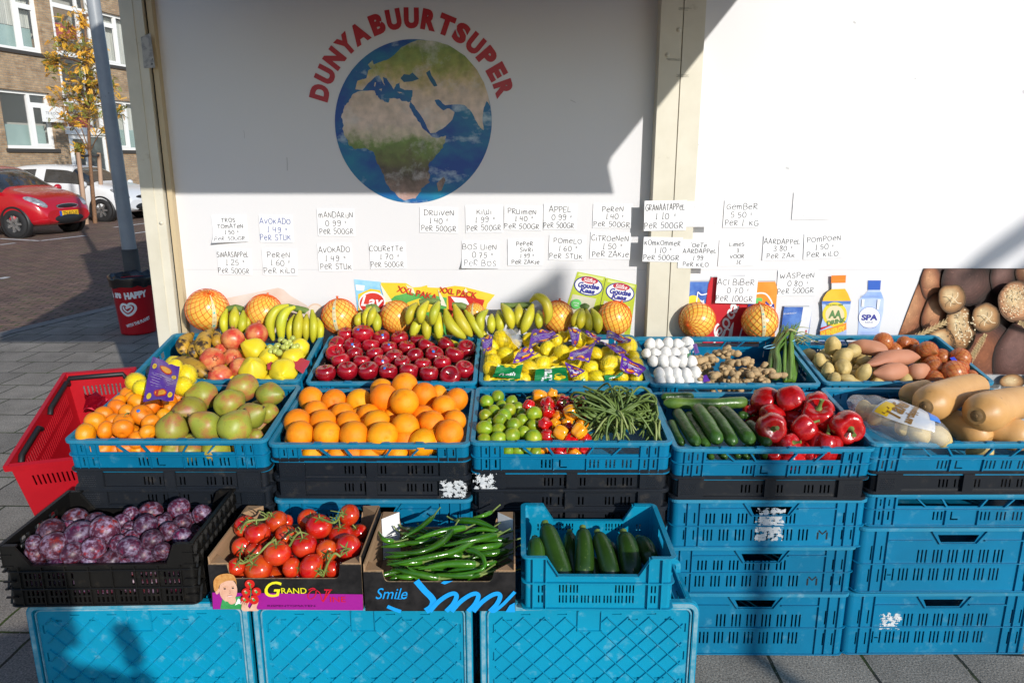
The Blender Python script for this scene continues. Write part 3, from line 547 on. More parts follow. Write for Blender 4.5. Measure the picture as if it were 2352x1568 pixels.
def note(zf, rect, lines, desc, ink='ink', Y=YW, curl=0, rot=None, lay=.0, faint=False):
    x0, y0, x1, y1 = rect; a = at_y(zf(x0, y0), Y); b = at_y(zf(x1, y1), Y); W, H = b.x - a.x, a.z - b.z
    rng = random.Random(int(x0 * 7 + y0)); rot = rng.uniform(-1.6, 1.6) if rot is None else rot
    c = V(((a.x + b.x) / 2, Y - .003 - lay, (a.z + b.z) / 2)); sd = rng.random() * 50
    def surf(s_, t, up=0):
        x, z = (s_ - .5) * W, (.5 - t) * H; d = .0022 * noise.noise(V((s_ * 1.7 + sd, t * 1.7, sd))) + curl * max(0, t - .7 + .25 * (.5 - s_)) ** 2 * .25
        return V((x * math.cos(R(rot)) - z * math.sin(R(rot)), -abs(d) - up, x * math.sin(R(rot)) + z * math.cos(R(rot))))
    o = empty('price_note', c, label=desc, cat='price note', group='handwritten price notes on the wall')
    mb = MB(); mb.grid([[surf(i / 6, j / 8) for i in range(7)] for j in range(9)], 0, True); mb.build('paper_sheet', M['paper'], o)
    mb = MB(); n = len(lines); k = 0
    for i, ln in enumerate(lines):
        price = any(ch.isdigit() for ch in ln) and not ln.startswith('PeR'); adv = sum(G[ch][0] + 1.1 if ch in G else 2.6 for ch in ln)
        hh = .80 / n * (.78 if n < 4 else .74); frac = min(.94, adv * hh * H / 6 / W * 1.18) if not price else min(.66, adv * hh * H / 6 / W * 1.15)
        s0 = .5 - frac / 2 + rng.uniform(-.03, .03) + (.04 if price else 0); t1 = .07 + (i + 1) * .9 / n - .3 * .9 / n * .5; sx = frac / adv; sy = hh / 6; x = 0; dr = rng.uniform(-.15, .15)
        for ch in ln:
            if ch not in G: x += 2.6; continue
            w_, st = G[ch]; jx, jy = rng.uniform(-.15, .15), rng.uniform(-.35, .35); sc_ = rng.uniform(.92, 1.06)
            for s_ in st:
                k += 1; pts = smooth(s_, 4) if len(s_) > 3 else [V((*q, 0)) for q in s_]
                P_ = [surf(s0 + (x + jx + q.x * sc_) * sx, t1 - (q.y * sc_ + jy + dr * x * .2) * sy, .0007 + k * .000004) for q in pts]
                for q0, q1 in (zip(P_, P_[1:]) if len(s_) < 4 else [(None, None)]):
                    ribbon(mb, [q0, q1] if q0 else P_, .0024 if not faint else .0016)
            x += w_ + 1.1
    mb.build('handwriting', M[ink], o); return o
NT = [(zM, (115, 185, 480, 448), ['TROS', 'TOmATeN', '1.50 =', 'PeR 500GR'], 'note reading TROS TOMATEN 1.50, its lower corner curling up', {'curl': .6}), (zM, (575, 185, 925, 455), ['AVOKADO', '1.49 =', 'PeR STUK'], 'note in blue ink reading AVOKADO 1.49', {'ink': 'ink_blue'}),
      (zM, (1145, 125, 1525, 392), ['mANDARijN', '0.99 =', 'PeR 500GR'], 'note reading MANDARIJN 0.99 per 500 gr', {}), (zM, (165, 520, 520, 770), ['SiNAASAPPeL', '1.25 =', 'PeR 500GR'], 'note reading SINAASAPPEL 1.25 per 500 gr', {}),
      (zM, (605, 520, 965, 775), ['PeReN', '1.60 =', 'PeR KiLO'], 'note reading PEREN 1.60 per kilo', {}), (zM, (1150, 465, 1500, 735), ['AVOKADO', '1.49 =', 'PeR STUK'], 'note in black ink reading AVOKADO 1.49', {}), (zM, (1660, 455, 2025, 710), ['COUReTTe', '1.70 =', 'PeR 500GR'], 'note reading COURETTE 1.70', {}),
      (zN, (180, 140, 535, 375), ['DRUiVeN', '1.40 =', 'PeR 500GR'], 'note reading DRUIVEN 1.40', {}), (zN, (600, 122, 948, 375), ['KiWi', '1.99 =', 'PeR 500GR'], 'note reading KIWI 1.99', {}), (zN, (957, 128, 1305, 350), ['PRUimeN', '1.40 =', 'PeR 500GR'], 'note reading PRUIMEN 1.40', {}),
      (zN, (1320, 108, 1622, 345), ['APPEL', '0.99 =', 'PeR 500GR'], 'note reading APPEL 0.99', {}), (zN, (1775, 108, 2130, 330), ['PeReN', '1.40 =', 'PeR 500GR'], 'note reading PEREN 1.40 per 500 gr', {}), (zN, (568, 450, 915, 695), ['BOS UieN', '0.75 =', 'PeR BOS'], 'note reading BOS UIEN 0.75, bottom edge lifting off', {'curl': .45}),
      (zN, (990, 428, 1312, 672), ['PePeR', '  SiVRi', '1.99 =', 'PeR ZAKje'], 'note reading PEPER SIVRI 1.99', {}), (zN, (1370, 396, 1700, 625), ['POmeLO', '1.60 =', 'PeR STUK'], 'note reading POMELO 1.60', {}), (zN, (1750, 370, 2112, 615), ['CiTROeNeN', '1.50 =', 'PeR ZAKje'], 'note reading CITROENEN 1.50', {}),
      (zO, (108, 208, 455, 465), ['GRANAATAPPeL', '1.10 =', 'PeR 500GR'], 'note reading GRANAATAPPEL 1.10 on the cream post', {'Y': YP, 'rot': 1}), (zO, (452, 213, 742, 432), ['AARDAPPeL', '1.40 =', 'PeR 500GR'], 'sun bleached note beside the GRANAATAPPEL note', {'ink': 'ink_faded', 'faint': True, 'Y': YP}), (zO, (788, 208, 1080, 440), ['GemBeR', '5.50 =', 'PeR 1. KG'], 'note reading GEMBER 5.50', {}),
      (zO, (1378, 140, 1680, 370), ['LiMeS', '1.00', 'PeR STUK'], 'sun bleached unreadable note, highest on the right panel', {'ink': 'ink_faded', 'faint': True}), (zO, (98, 520, 420, 730), ['KOmKOmmeR', '1.10 =', 'PeR 500GR'], 'note reading KOMKOMMER 1.10 on the cream post', {'Y': YP, 'rot': -1}), (zO, (402, 540, 715, 785), ["'OeTe", ' AARDAPPeL', '1.99', 'PeR KiLO'], 'note reading OETE AARDAPPEL 1.99', {'Y': YP}),
      (zO, (745, 540, 1045, 765), ['LimeS', '3', 'VOOR', '1$'], 'note reading LIMES 3 VOOR 1 euro', {}), (zO, (1122, 510, 1440, 715), ['AARDAPPeL', '3.80 =', 'PeR ZAK'], 'note reading AARDAPPEL 3.80', {}), (zO, (1472, 488, 1790, 702), ['POmPOeN', '1.50 =', 'PeR KiLO'], 'note reading POMPOEN 1.50', {'rot': 3}),
      (zO, (714, 845, 1040, 1075), ['ACI BiBeR', '0.70 =', 'PeR 100GR'], 'note reading ACI BIBER 0.70 over the printed red can', {'lay': .02}), (zO, (1245, 798, 1562, 1017), ['wASPeeN', '0.80 =', 'PeR 500GR'], 'note reading WASPEEN 0.80', {})]
for zf, rc, ls, d, kw in NT: note(zf, rc, ls, 'white paper ' + d, **kw)
# ------------------------------------------------------------------ awning over the shop front (throws the big shadow on the wall)
ZB = at_y((900, 446), YW).z; AD = 1.64; AY = YW - AD; AX0, AX1 = -1.47, at_y((1393, 430), YW).x + AD * math.tan(SUN_AZ)
AZ = ZB + AD * math.tan(SUN_EL) / math.cos(SUN_AZ)
aw = empty('awning', (0, YW, AZ + .6), label='dark red fabric awning folded out above the shop front', cat='awning')
M['awning_cloth'] = mat('awning_cloth', (.07, .018, .022), .8, c2=(.06, .015, .018), scale=12)
mb = MB(); mb.grid([[(AX0, AY, AZ + .13), (AX1, AY, AZ + .13)], [(AX0, YW - .02, AZ + .67), (AX1, YW - .02, AZ + .67)]], 0, False); mb.grid([[(AX0, AY, AZ + .122), (AX1, AY, AZ + .122)], [(AX0, YW - .02, AZ + .662), (AX1, YW - .02, AZ + .662)]], 0, False)
mb.build('canopy_cloth', M['awning_cloth'], aw, world=True)
mb = MB(); n = 60; top = []; bot = []
for i in range(n + 1):
    x = AX0 + (AX1 - AX0) * i / n; y = AY; top.append((x, y, AZ + .13)); bot.append((x + (.03 if i == n else 0), y, AZ))
mb.grid([top, bot], 0, True); mb.build('valance', M['awning_cloth'], aw, world=True)
mb = MB(); mb.tube([(AX0, AY, AZ + .13), (AX1, AY, AZ + .13)], .022, 10); mb.tube([(AX0, YW - .07, AZ + .70), (AX1, YW - .07, AZ + .70)], .06, 12)
for x in (AX0 + .2, AX1 - .25): mb.tube([(x, YW - .02, AZ + .56), (x + .03, AY + .8, AZ + .31), (x, AY + .02, AZ + .1)], .018, 8)
mb.build('awning_arm', M['grey_metal'], aw, world=True)

# ------------------------------------------------------------------ apartment building across the street
FD = V((.243, .97, 0)).normalized(); FN = V((FD.y, -FD.x, 0)); FP = V((-14.3, 21.6, 0))
def fs(x, y): q = at_plane(zL(x, y), FP, FN); return (q - FP).dot(FD), q.z
M['brick'] = tiles('brick_wall', .22, .066, .5, .010, (.43, .30, .18), (.31, .20, .115), (.30, .26, .2), (.24, .2, .16), bump=.5)
M['pvc'] = mat('window_frame_white', (.80, .80, .78), .35)
M['glass_dark'] = mat('window_glass', (.05, .06, .065), .04, spec=.8, c2=(.12, .14, .14), scale=.8)
M['glass_pale'] = mat('window_glass_frosted', (.36, .50, .47), .08, spec=.6, c2=(.28, .40, .38), scale=1.2)
M['curtain'] = mat('curtain_cloth', (.56, .57, .52), .9, c2=(.40, .42, .38), scale=3, stretch=(9, .2, 1))
M['red_panel'] = mat('red_panel', (.42, .03, .03), .4)
M['sill'] = mat('sill_dark', (.05, .045, .04), .6)
bmx = Matrix(((FD.x, 0, FN.x, FP.x), (FD.y, 0, FN.y, FP.y), (0, 1, 0, 0), (0, 0, 0, 1)))
bd = empty('apartment_building', label='brown brick apartment building with white window frames across the street', cat='building'); bd.matrix_world = bmx
s0, s1 = fs(22, 780)[0], fs(352, 800)[0]; zb, zt = fs(215, 972)[1], fs(170, 595)[1]
st = zb2 = fs(120, 328)[1]; storey = zb2 - zb
a0, a1 = fs(392, 500)[0], fs(640, 500)[0]
r0 = fs(668, 250)[0]; rl = fs(772, 815)[0]; r0 = (r0 + rl) / 2; r1 = r0 + (s1 - s0)
doorz = -.05; HB = zb + storey * 3.2
winr = []
for k in range(3):
    winr += [(s0, zb + storey * k, s1, zt + storey * k), (r0, zb + storey * k, r1, zt + storey * k), (s0 - 8.2, zb + storey * k, s0 - 5.2, zt + storey * k), (r1 + 2.5, zb + storey * k, r1 + 5.5, zt + storey * k)]
stair = (a0, 0, a1, HB - .8)
mb = MB(); S0, S1 = s0 - 14, r1 + 16
mb.wall(S1 - S0, HB, .3, [(h[0] - S0, h[1], h[2] - S0, h[3]) for h in winr] + [(stair[0] - S0, 0, stair[2] - S0, stair[3])], lambda a, b, c: (a + S0, b, -c))
mb.box((S0, 0, -9), (S1, HB, -8.7)); mb.box((S0, 0, -8.7), (S0 + .3, HB, -.3)); mb.box((S1 - .3, 0, -8.7), (S1, HB, -.3)); mb.box((S0, HB, -9), (S1, HB + .3, .05))
mb.build('brick_wall', M['brick'], bd)
mb = MB(); mb.box((S0 + .3, .1, -1.6), (S1 - .3, HB - .1, -1.5)); mb.build('inner_wall', mat('inner_wall', (.50, .50, .45), .9), bd)
def frame(mb, a, b, c, d, t=.09, z=-.10, dp=.08):
    mb.box((a, b, z - dp), (c, b + t, z)); mb.box((a, d - t, z - dp), (c, d, z)); mb.box((a, b + t, z - dp), (a + t, d - t, z)); mb.box((c - t, b + t, z - dp), (c, d - t, z))
for i, (a, b, c, d) in enumerate(winr):
    mb = MB(); frame(mb, a, b, c, d); m_ = a + (c - a) * .56 if i % 4 != 1 else a + (c - a) * .34
    mb.box((m_, b + .09, -.18), (m_ + .11, d - .09, -.10))
    q0, q1 = (m_ + .11, c - .09) if i % 4 != 1 else (a + .09, m_)
    mb.box((q0, d - .38, -.17), (q1, d - .30, -.09)); frame(mb, q0, b + .09, q1, d - .38, .06, -.092, .05)
    wo = mb.build('window', M['pvc'], bd)
    mb = MB(); mb.box((a - .06, b - .1, -.16), (c + .06, b - .002, .06)); mb.build('sill', M['sill'], wo)
    mb = MB(); mb.face([(a + .05, b + .05, -.15), (c - .05, b + .05, -.15), (c - .05, d - .05, -.15), (a + .05, d - .05, -.15)]); mb.build('pane', mat('pane_clear', (.35, .37, .36), .03, alpha=.18, spec=.8) if 'pc' not in M else M['pc'], wo)
    M['pc'] = bpy.data.materials['pane_clear']
    mb = MB()
    if i in (1, 4, 5):       # curtains, wavy cloth just behind the glass
        rows = [[], []]
        for k in range(81):
            x = a + .1 + (c - a - .2) * k / 80
            rows[0].append((x, b + (.1 if i != 4 else .7), -.32 + .03 * math.sin(k * 1.9))); rows[1].append((x, d - .1, -.32 + .03 * math.sin(k * 1.9 + .4)))
        mb.grid(rows, 0, True); mb.build('curtain', M['curtain'], wo)
    if i in (0, 4, 1):
        mb = MB(); mb.box((a + .09, b + .09, -.30), (c - .09, b + (d - b) * .42, -.29)); mb.build('frosted_film', M['glass_pale'], wo)
mb = MB(); a, c = stair[0], stair[2]; frame(mb, a, 2.35, c, stair[3], .10, -.02); rp = MB()
for k in range(8):
    z = zb2 + .05 + storey * .5 * (k - 2)
    if 2.5 < z < stair[3] - .3: mb.box((a + .10, z, -.09), (c - .10, z + .13, -.015))
mb.box((a + (c - a) * .64, 2.6, -.10), (a + (c - a) * .64 + .08, stair[3] - .1, -.022))
wo = mb.build('stair_window', M['pvc'], bd)
mb = MB(); mb.face([(a + .05, 2.4, -.06), (c - .05, 2.4, -.06), (c - .05, stair[3] - .05, -.06), (a + .05, stair[3] - .05, -.06)]); mb.build('pane', M['pc'], wo)
for k in range(4):      # landings and red boards seen behind the stair glass
    z = fs(440, 215)[1] + storey * (k - 1)
    if z < 2.4: continue
    mb = MB(); mb.box((a + .12, z - .14, -.22), (a + (c - a) * .78, z + .26, -.16)); mb.build('red_board', M['red_panel'], wo)
    mb = MB(); mb.box((a + .1, z - .6, -1.45), (c - .1, z - .4, -.2)); mb.prism([(a + .1, z - .5), (a + .25, z - .5), (c - .1, z + .9), (c - .25, z + .9)], lambda x, y, q: (x, y, q), -1.3, -.5); mb.build('stair_flight', mat('stair_tread', (.25, .17, .10), .7) if k == 1 else M['curtain'], wo)
mb = MB(); frame(mb, a, 0, c, 2.32, .10, -.02); mb.box(((a + c) / 2 - .06, .1, -.10), ((a + c) / 2 + .06, 2.22, -.018)); mb.box((a - .1, 2.28, -.1), (c + .2, 2.5, .05)); frame(mb, a + .1, .1, (a + c) / 2 - .06, 2.22, .08, -.025); dr = mb.build('entrance_door', M['pvc'], bd)
mb = MB(); mb.face([(a + .05, .5, -.06), (c - .05, .5, -.06), (c - .05, 2.25, -.06), (a + .05, 2.25, -.06)]); mb.face([(a + .05, .05, -.05), (c - .05, .05, -.05), (c - .05, .5, -.05), (a + .05, .5, -.05)], 1); mb.build('pane', [M['glass_dark'], M['pvc']], dr)
# for sale board fixed to the building
q = [fs(*p) for p in ((215, 690), (375, 685), (372, 792), (228, 795))]; sa, sb, za, zc_ = q[0][0] + .1, q[1][0], q[3][1], q[0][1]
sg = empty('for_sale_sign', label='white TE KOOP for sale board below the first floor window', cat='sign'); sg.matrix_world = bmx @ Matrix.Translation(((sa + sb) / 2, (za + zc_) / 2, .18))
w_, h_ = sb - sa, zc_ - za
mb = MB(); mb.box((-w_ / 2, -h_ / 2, -.02), (w_ / 2, h_ / 2, 0)); mb.box((w_ / 2 - .1, -.1, -.17), (w_ / 2 - .06, .1, -.02)); mb.build('board', M['pvc'], sg)
mb = MB(); lettering(mb, 'TE KOOP', (0, .03, .003), (1, 0, 0), (0, 1, 0), W=w_ * .66, H=h_ * .17, bold=.01); lettering(mb, '010-307 02 14', (0, -h_ * .27, .003), (1, 0, 0), (0, 1, 0), W=w_ * .7, H=h_ * .08); lettering(mb, 'V', (0, h_ * .34, .003), (1, 0, 0), (0, 1, 0), H=h_ * .1, bold=.04); mb.build('sign_text', mat('sign_ink', (.22, .22, .24), .5), sg)

# ------------------------------------------------------------------ cars
M['glass_car'] = mat('car_glass', (.015, .018, .02), .03, spec=.9, coat=.5, c2=(.05, .055, .06), scale=2)
M['tyre'] = mat('tyre_rubber', (.014, .014, .015), .8); M['rim'] = mat('rim_metal', (.45, .46, .47), .25, metal=.8)
M['trim'] = mat('black_trim', (.012, .012, .013), .5); M['lamp'] = mat('lamp_glass', (.5, .52, .54), .08, spec=.9, c2=(.2, .21, .22), scale=14, metal=.4)
M['plate'] = mat('plate_yellow', (.75, .42, .01), .4); M['euro'] = mat('plate_blue', (.02, .07, .4), .4)
CARST = [(0, .42, .70, .60, .64, .55), (.012, .33, .86, .70, .80, .70), (.035, .26, .95, .84, 1.02, .74), (.09, .22, .985, .91, 1.28, .70), (.135, .21, 1, .93, 1.40, .69), (.20, .2, 1, .935, 1.455, .69), (.36, .2, 1, .93, 1.475, .69), (.39, .2, 1, .93, 1.475, .69), (.54, .2, 1, .92, 1.45, .68), (.60, .2, 1, .92, 1.41, .675), (.69, .2, 1, .92, 1.22, .71), (.77, .2, 1, .915, 1.01, .77), (.80, .2, 1, .905, .975, .79), (.88, .21, .985, .85, .92, .76), (.94, .22, .95, .76, .83, .70), (.98, .24, .86, .62, .70, .64), (1, .30, .74, .5, .56, .58)]
def car(name, paint, loc, head, L_, W_, H_, label, wr=.30, badge=None, plate=None, flank=None):
    root = empty(name, loc, (0, 0, head), label, 'car', 'parked cars'); hw = W_ / 2; k = H_ / 1.49
    rows = []
    for f, zl, h, bz, tz, rw in CARST:
        x = (f - .5) * L_; y = hw * h; r_ = hw * rw; zl *= k; bz *= k; tz *= k
        half = [(0, zl), (y * .84, zl), (y * .97, zl + .10), (y, .45 * zl + .55 * bz), (y * .99, bz - .06), (y * .955, bz), (r_ + .02, tz - .04 * (1 if tz - bz > .2 else .3)), (r_ * .8, tz - .004), (0, tz + .012)]
        rows.append([(x, -q, z) for q, z in half] + [(x, q, z) for q, z in half[-2:0:-1]])
    mb = MB(); mb.grid(rows, 0, True, cu=True); n = len(rows[0]); mb.face(rows[0][::-1], 0, True); mb.face(rows[-1], 0, True)
    for i in range(len(rows) - 1):
        for j in range(n):
            jj = j if j < 8 else n - 1 - j
            f = CARST[i][0]
            side = jj == 5 and .135 <= f < .77 and i not in (6,) and f != .54 or (jj == 5 and f == .54)
            scr = jj in (6, 7) and (f in (.60, .69) or f in (.035, .09))
            if (side and i != 6) or scr: mb.m[i * n + j] = 1
    body = mb.build('car_body', [paint, M['glass_car']], root)
    sd = body.modifiers.new('smooth', 'SUBSURF'); sd.levels = sd.render_levels = 2
    for e in body.data.edges: pass
    for sx, fx in ((-1, .185), (1, .825)):
        for sy in (-1, 1):
            x = (fx - .5) * L_; y = sy * (hw - .085)
            mb = MB(); mb.lathe([(wr * .62, -.1), (wr * .95, -.1), (wr, -.06), (wr, .07), (wr * .94, .1), (wr * .66, .1), (wr * .62, .09)], 28, 0, xf=lambda a, b, c, y=y, sy=sy, x=x: (x + a, y + sy * c, wr + b))
            wh = mb.build('wheel', M['tyre'], root)
            mb = MB(); X = lambda a, b, c, y=y, sy=sy, x=x: (x + a, y + sy * c, wr + b)
            mb.lathe([(wr * .66, .085), (wr * .60, .092), (wr * .56, .06), (.05, .05), (.001, .05)], 28, 1, xf=X)
            for q in range(7):
                a = q * .8976; c_, s_ = math.cos(a), math.sin(a)
                mb.prism([(.03 * c_ - .035 * s_, .03 * s_ + .035 * c_), (.03 * c_ + .035 * s_, .03 * s_ - .035 * c_), (wr * .6 * c_ + .02 * s_, wr * .6 * s_ - .02 * c_), (wr * .6 * c_ - .02 * s_, wr * .6 * s_ + .02 * c_)], X, .05, .095, 0)
            mb.build('rim', [M['rim'], M['trim']], wh)
            mb = MB(); mb.lathe([(wr + .055, hw - .12), (wr + .055, hw - .004), (wr + .02, hw - .002), (wr - .02, hw - .03), (.05, hw - .16)], 32, 0, xf=lambda a, b, c, sy=sy, x=x: (x + a, sy * c, wr + .015 + b)); mb.build('wheel_arch', M['trim'], root)
    def ell(nm, c, s, m, rot=(0, 0, 0)):
        mb = MB(); mx = Matrix.Translation(c) @ Matrix.Rotation(rot[2], 4, 'Z') @ Matrix.Rotation(rot[1], 4, 'Y')
        mb.grid([[mx @ V((s[0] * math.sin(3.1416 * i / 10) * math.cos(6.2832 * j / 18), s[1] * math.sin(3.1416 * i / 10) * math.sin(6.2832 * j / 18), s[2] * math.cos(3.1416 * i / 10))) for j in range(18)] for i in range(11)], 0, True, cu=True)
        return mb.build(nm, m, root)
    fx = L_ / 2
    for sy in (-1, 1):
        ell('headlight', (fx - .27, sy * hw * .76, .715 * k), (.27, .125, .10), M['lamp'], (0, .38, -sy * .40)); ell('wing_mirror', (L_ * .235, sy * (hw + .07), .97 * k), (.06, .10, .075), paint)
        ell('fog_lamp', (fx - .15, sy * hw * .70, .40), (.15, .12, .09), M['trim'], (0, 0, -sy * .5)); ell('tail_light', (-fx + .16, sy * hw * .82, .85 * k), (.07, .09, .17), mm('tail_red', (.4, .01, .01), .15))
        mb = MB(); mb.box((-.1, sy * hw * 1.0 - .008 * (sy > 0), .80), (.06, sy * hw * 1.0 + .012, .83)); mb.build('door_handle', paint, root)
    ell('grille', (fx - .055, 0, .62 * k), (.06, .32, .055), M['trim']); ell('lower_grille', (fx - .05, 0, .37), (.085, .52, .12), M['trim'])
    if badge: mb = MB(); mb.tube([(fx - .016, -.30 * math.cos(a * .31416), .62 * k + .05 * math.sin(a * .31416)) for a in range(21)], .010, 6); lettering(mb, badge, (fx - .012, 0, .62 * k), (0, 1, 0), (0, 0, 1), W=.10, H=.035, bold=.03); mb.build('grille_badge', M['rim'], root)
    if plate:
        mb = MB(); mb.box((fx - .02, -.26, .42), (fx + .012, .26, .53), 0); mb.box((fx - .02, -.262, .421), (fx + .0135, -.215, .529), 2); lettering(mb, plate, (fx + .014, .02, .475), (0, 1, 0), (0, 0, 1), W=.40, H=.075, m=1, bold=.01); mb.build('number_plate', [M['plate'], M['black_print'], M['euro']], root)
    if flank:
        mb = MB(); lettering(mb, flank, (.42, -hw * 1.0 - .004, .60), (1, 0, 0), (0, 0, 1), W=.62, H=.13, bold=.05); mb.build('flank_lettering', mat('flank_ink', (.02, .03, .09), .4), root)
    return root
M['paint_red'] = mat('paint_red', (.42, .004, .012), .25, coat=1); M['paint_white'] = mat('paint_white', (.72, .73, .74), .3, coat=.8)
cr = at_z((88, 541), -.07)
car('parked_car', M['paint_red'], (cr.x - 1.12, cr.y + .45, -.07), R(-10), 3.6, 1.62, 1.50, 'small red hatchback parked at the far left, nose to the right', .29, 'KIA', 'TN-812-X')
cw = at_z((210, 508), -.07)
car('parked_car', M['paint_white'], (cw.x - .70, cw.y + .80, -.07), R(-9), 3.95, 1.70, 1.48, 'white hatchback with blue lettering parked behind the young tree', .30, None, None, 'ca co')
c3 = at_z((330, 475), -.07)
car('parked_car', M['paint_white'], (c3.x + .1, c3.y + 2.2, -.07), R(-9), 4.1, 1.74, 1.62, 'pale car mostly hidden behind the white hatchback and the corner post', .31)

# ------------------------------------------------------------------ young tree with stakes
tb = at_z((219, 513), -.07); TY = tb.y
tr = empty('young_tree', tb, label='slender young street tree with yellow and green autumn leaves', cat='tree')
M['bark'] = mat('bark', (.23, .12, .06), .8, c2=(.14, .075, .04), scale=20); M['leaf_o'] = mat('leaf_orange', (.62, .28, .015), .6, c2=(.60, .36, .03), scale=1.5, rnd=.1); M['leaf_g'] = mat('leaf_green', (.12, .15, .02), .6, c2=(.22, .22, .03), scale=1.5)
tp = [at_y(q, TY) for q in ((219, 513), (213, 440), (206, 352), (203, 250), (199, 150), (196, 60), (200, 30))]
mb = MB(); mb.tube(smooth(tp, 4), [.055 - .0018 * i for i in range(25)], 8)
cl_ = [(540, 120, 70), (470, 190, 80), (400, 270, 65), (505, 320, 90), (375, 400, 65), (585, 330, 70), (625, 400, 60), (470, 510, 100), (560, 560, 95), (520, 620, 115), (650, 560, 80), (425, 650, 95), (645, 640, 95), (495, 760, 100), (590, 740, 85), (710, 550, 50), (745, 715, 48), (690, 850, 40), (435, 790, 65), (525, 960, 34), (345, 405, 40), (560, 430, 60), (600, 500, 60), (560, 680, 70)]
lf = MB(); rl_ = random.Random(5)
for x, y, r_ in cl_:
    c = at_y(zL(x, y), TY + rl_.uniform(-.5, .5)); rr = r_ / 2.614 / KS / F2 * dep(c)
    base = min(tp[1:], key=lambda q: (q - c - V((0, 0, -.5))).length); m_ = (base + c) / 2 + V((0, 0, .1))
    mb.tube(smooth([base, m_, c + V((0, 0, rr * .3))], 4), [.016, .015, .014, .013, .011, .009, .008, .006, .005], 5)
    for k in range(46):
        q = c + V((rl_.gauss(0, .55), rl_.gauss(0, .55), rl_.gauss(0, .5))) * rr; a = V((rl_.uniform(-1, 1), rl_.uniform(-1, 1), rl_.uniform(-1.0, .4))).normalized(); side = a.cross(V((rl_.uniform(-1, 1), rl_.uniform(-1, 1), 1))).normalized()
        mi = 0 if rl_.random() < (.62 if y > 250 else .75) else 1; fl = rl_.uniform(.08, .17)
        mb.tube([c, (c + q) / 2, q], [.004, .003, .002], 3, caps=False)
        for t in range(6):
            b0 = q + a * fl * (t / 5)
            for s_ in (-1, 1):
                d = (side * s_ + a * .5).normalized() * fl * (.52 - .05 * t); u_ = a * .010 + V((0, 0, -.008))
                lf.face([b0, b0 + d * .5 + u_, b0 + d, b0 + d * .5 - u_], mi)
mb.build('trunk', M['bark'], tr, world=True); lf.build('crown', [M['leaf_o'], M['leaf_g']], tr, world=True)
M['stake'] = mat('stake_wood', (.42, .28, .19), .8, c2=(.32, .2, .13), scale=12, stretch=(1, 1, .1))
for (u0, v0, u1, v1), nm in (((199, 515, 179, 350), 'left of the young tree, tied to its trunk'), ((237, 508, 227, 351), 'right of the young tree, with a black tin at its foot')):
    a = at_z((u0, v0), -.07); b = at_y((u1, v1), a.y)
    o = empty('tree_stake', a, label='round wooden stake ' + nm, cat='stake', group='stakes of the young tree'); mb = MB(); mb.tube([a, (a + b) / 2, b], [.055, .053, .05], 12); mb.build('pole', M['stake'], o, world=True)
    mb = MB(); tt = at_y((206, 356), TY); mb.tube(smooth([b + V((0, 0, -.05)), (b + tt) / 2 + V((0, 0, -.06)), tt], 4), .03, 6); mb.build('strap', M['black_print'], o, world=True)

# ------------------------------------------------------------------ lamp post and litter bin
lb = at_z((322, 742), 0); l1 = at_y((214, 0), lb.y + .02); ax = (l1 - lb) / (l1.z - lb.z)
lp = empty('lamp_post', lb, label='tall grey tapered lamp post behind the red bin', cat='lamp post')
M['pole'] = mat('pole_paint', (.30, .32, .34), .45, c2=(.24, .26, .28), scale=5, c3=(.12, .12, .12), s3=9, lo3=.7, hi3=.74)
mb = MB(); zs = [0, .8, 1.6, 2.4, 3.2, 4.5, 6.5]; mb.tube([lb + ax * z for z in zs], [.066, .063, .060, .056, .053, .047, .04], 24); mb.tube([lb + ax * 6.5, lb + ax * 6.9 + V((.2, 0, .1)), lb + ax * 7 + V((.9, 0, .2))], [.035, .03, .03], 10); mb.build('shaft', M['pole'], lp, world=True)
zs_ = at_y((320, 572), lb.y).z
mb = MB(); mb.tube([lb, lb + ax * zs_ * .5, lb + ax * zs_], [.075, .073, .071], 24); mb.build('sleeve', mat('sleeve_dark', (.045, .045, .05), .7, c2=(.07, .07, .07), scale=6), lp, world=True)
mb = MB(); mb.grid([[lb + ax * z + V((.0645 * math.sin(a), -.0645 * math.cos(a), 0)) for a in (-.9, -.7, -.5, -.3)] for z in (1.16, 1.30)], 0, True); mb.build('sticker', mat('sticker_grey', (.5, .52, .53), .5, c2=(.2, .22, .24), scale=60), lp, world=True)
bb = at_z((304, 769), 0); bt = at_y((293, 645), bb.y + .02); BH = bt.z; BR0 = 37 / F2 * dep(bb); BR1 = 46 / F2 * dep(bt)
bn = empty('litter_bin', (bb.x, bb.y + .12, 0), (0, 0, 0), 'round red litter bin with white heart and black liner by the lamp post', 'bin')
mb = MB(); mb.lathe([(.001, .004), (BR0, .004), (BR0 + .002, .02), (BR1, BH), (BR1 + .008, BH + .004), (BR1 - .008, BH + .004), (BR0 - .01, .03), (.001, .03)], 48); mb.build('bin_body', mat('bin_red', (.50, .008, .016), .35), bn)
rl_ = random.Random(2); mb = MB(); rows = []
for t, (dr_, z) in enumerate(((-.03, -.2), (-.004, -.02), (0, .045), (.014, .05), (.02, .02), (.012, -.03), (.010, -.05))):
    rows.append([((BR1 + dr_ + (.010 * noise.noise(V((math.cos(a * .2618) * 3, math.sin(a * .2618) * 3, t * .8))))) * math.cos(a * .2618 / 2), (BR1 + dr_ + .010 * noise.noise(V((a * .8, t, 0)))) * math.sin(a * .2618 / 2), BH + z + (.022 * noise.noise(V((a * .45, 5, t * .3))))) for a in range(48)])
mb.grid(rows, 0, True, cu=True); mb.build('bin_liner', mat('bin_bag', (.008, .008, .009), .25, spec=.6), bn)
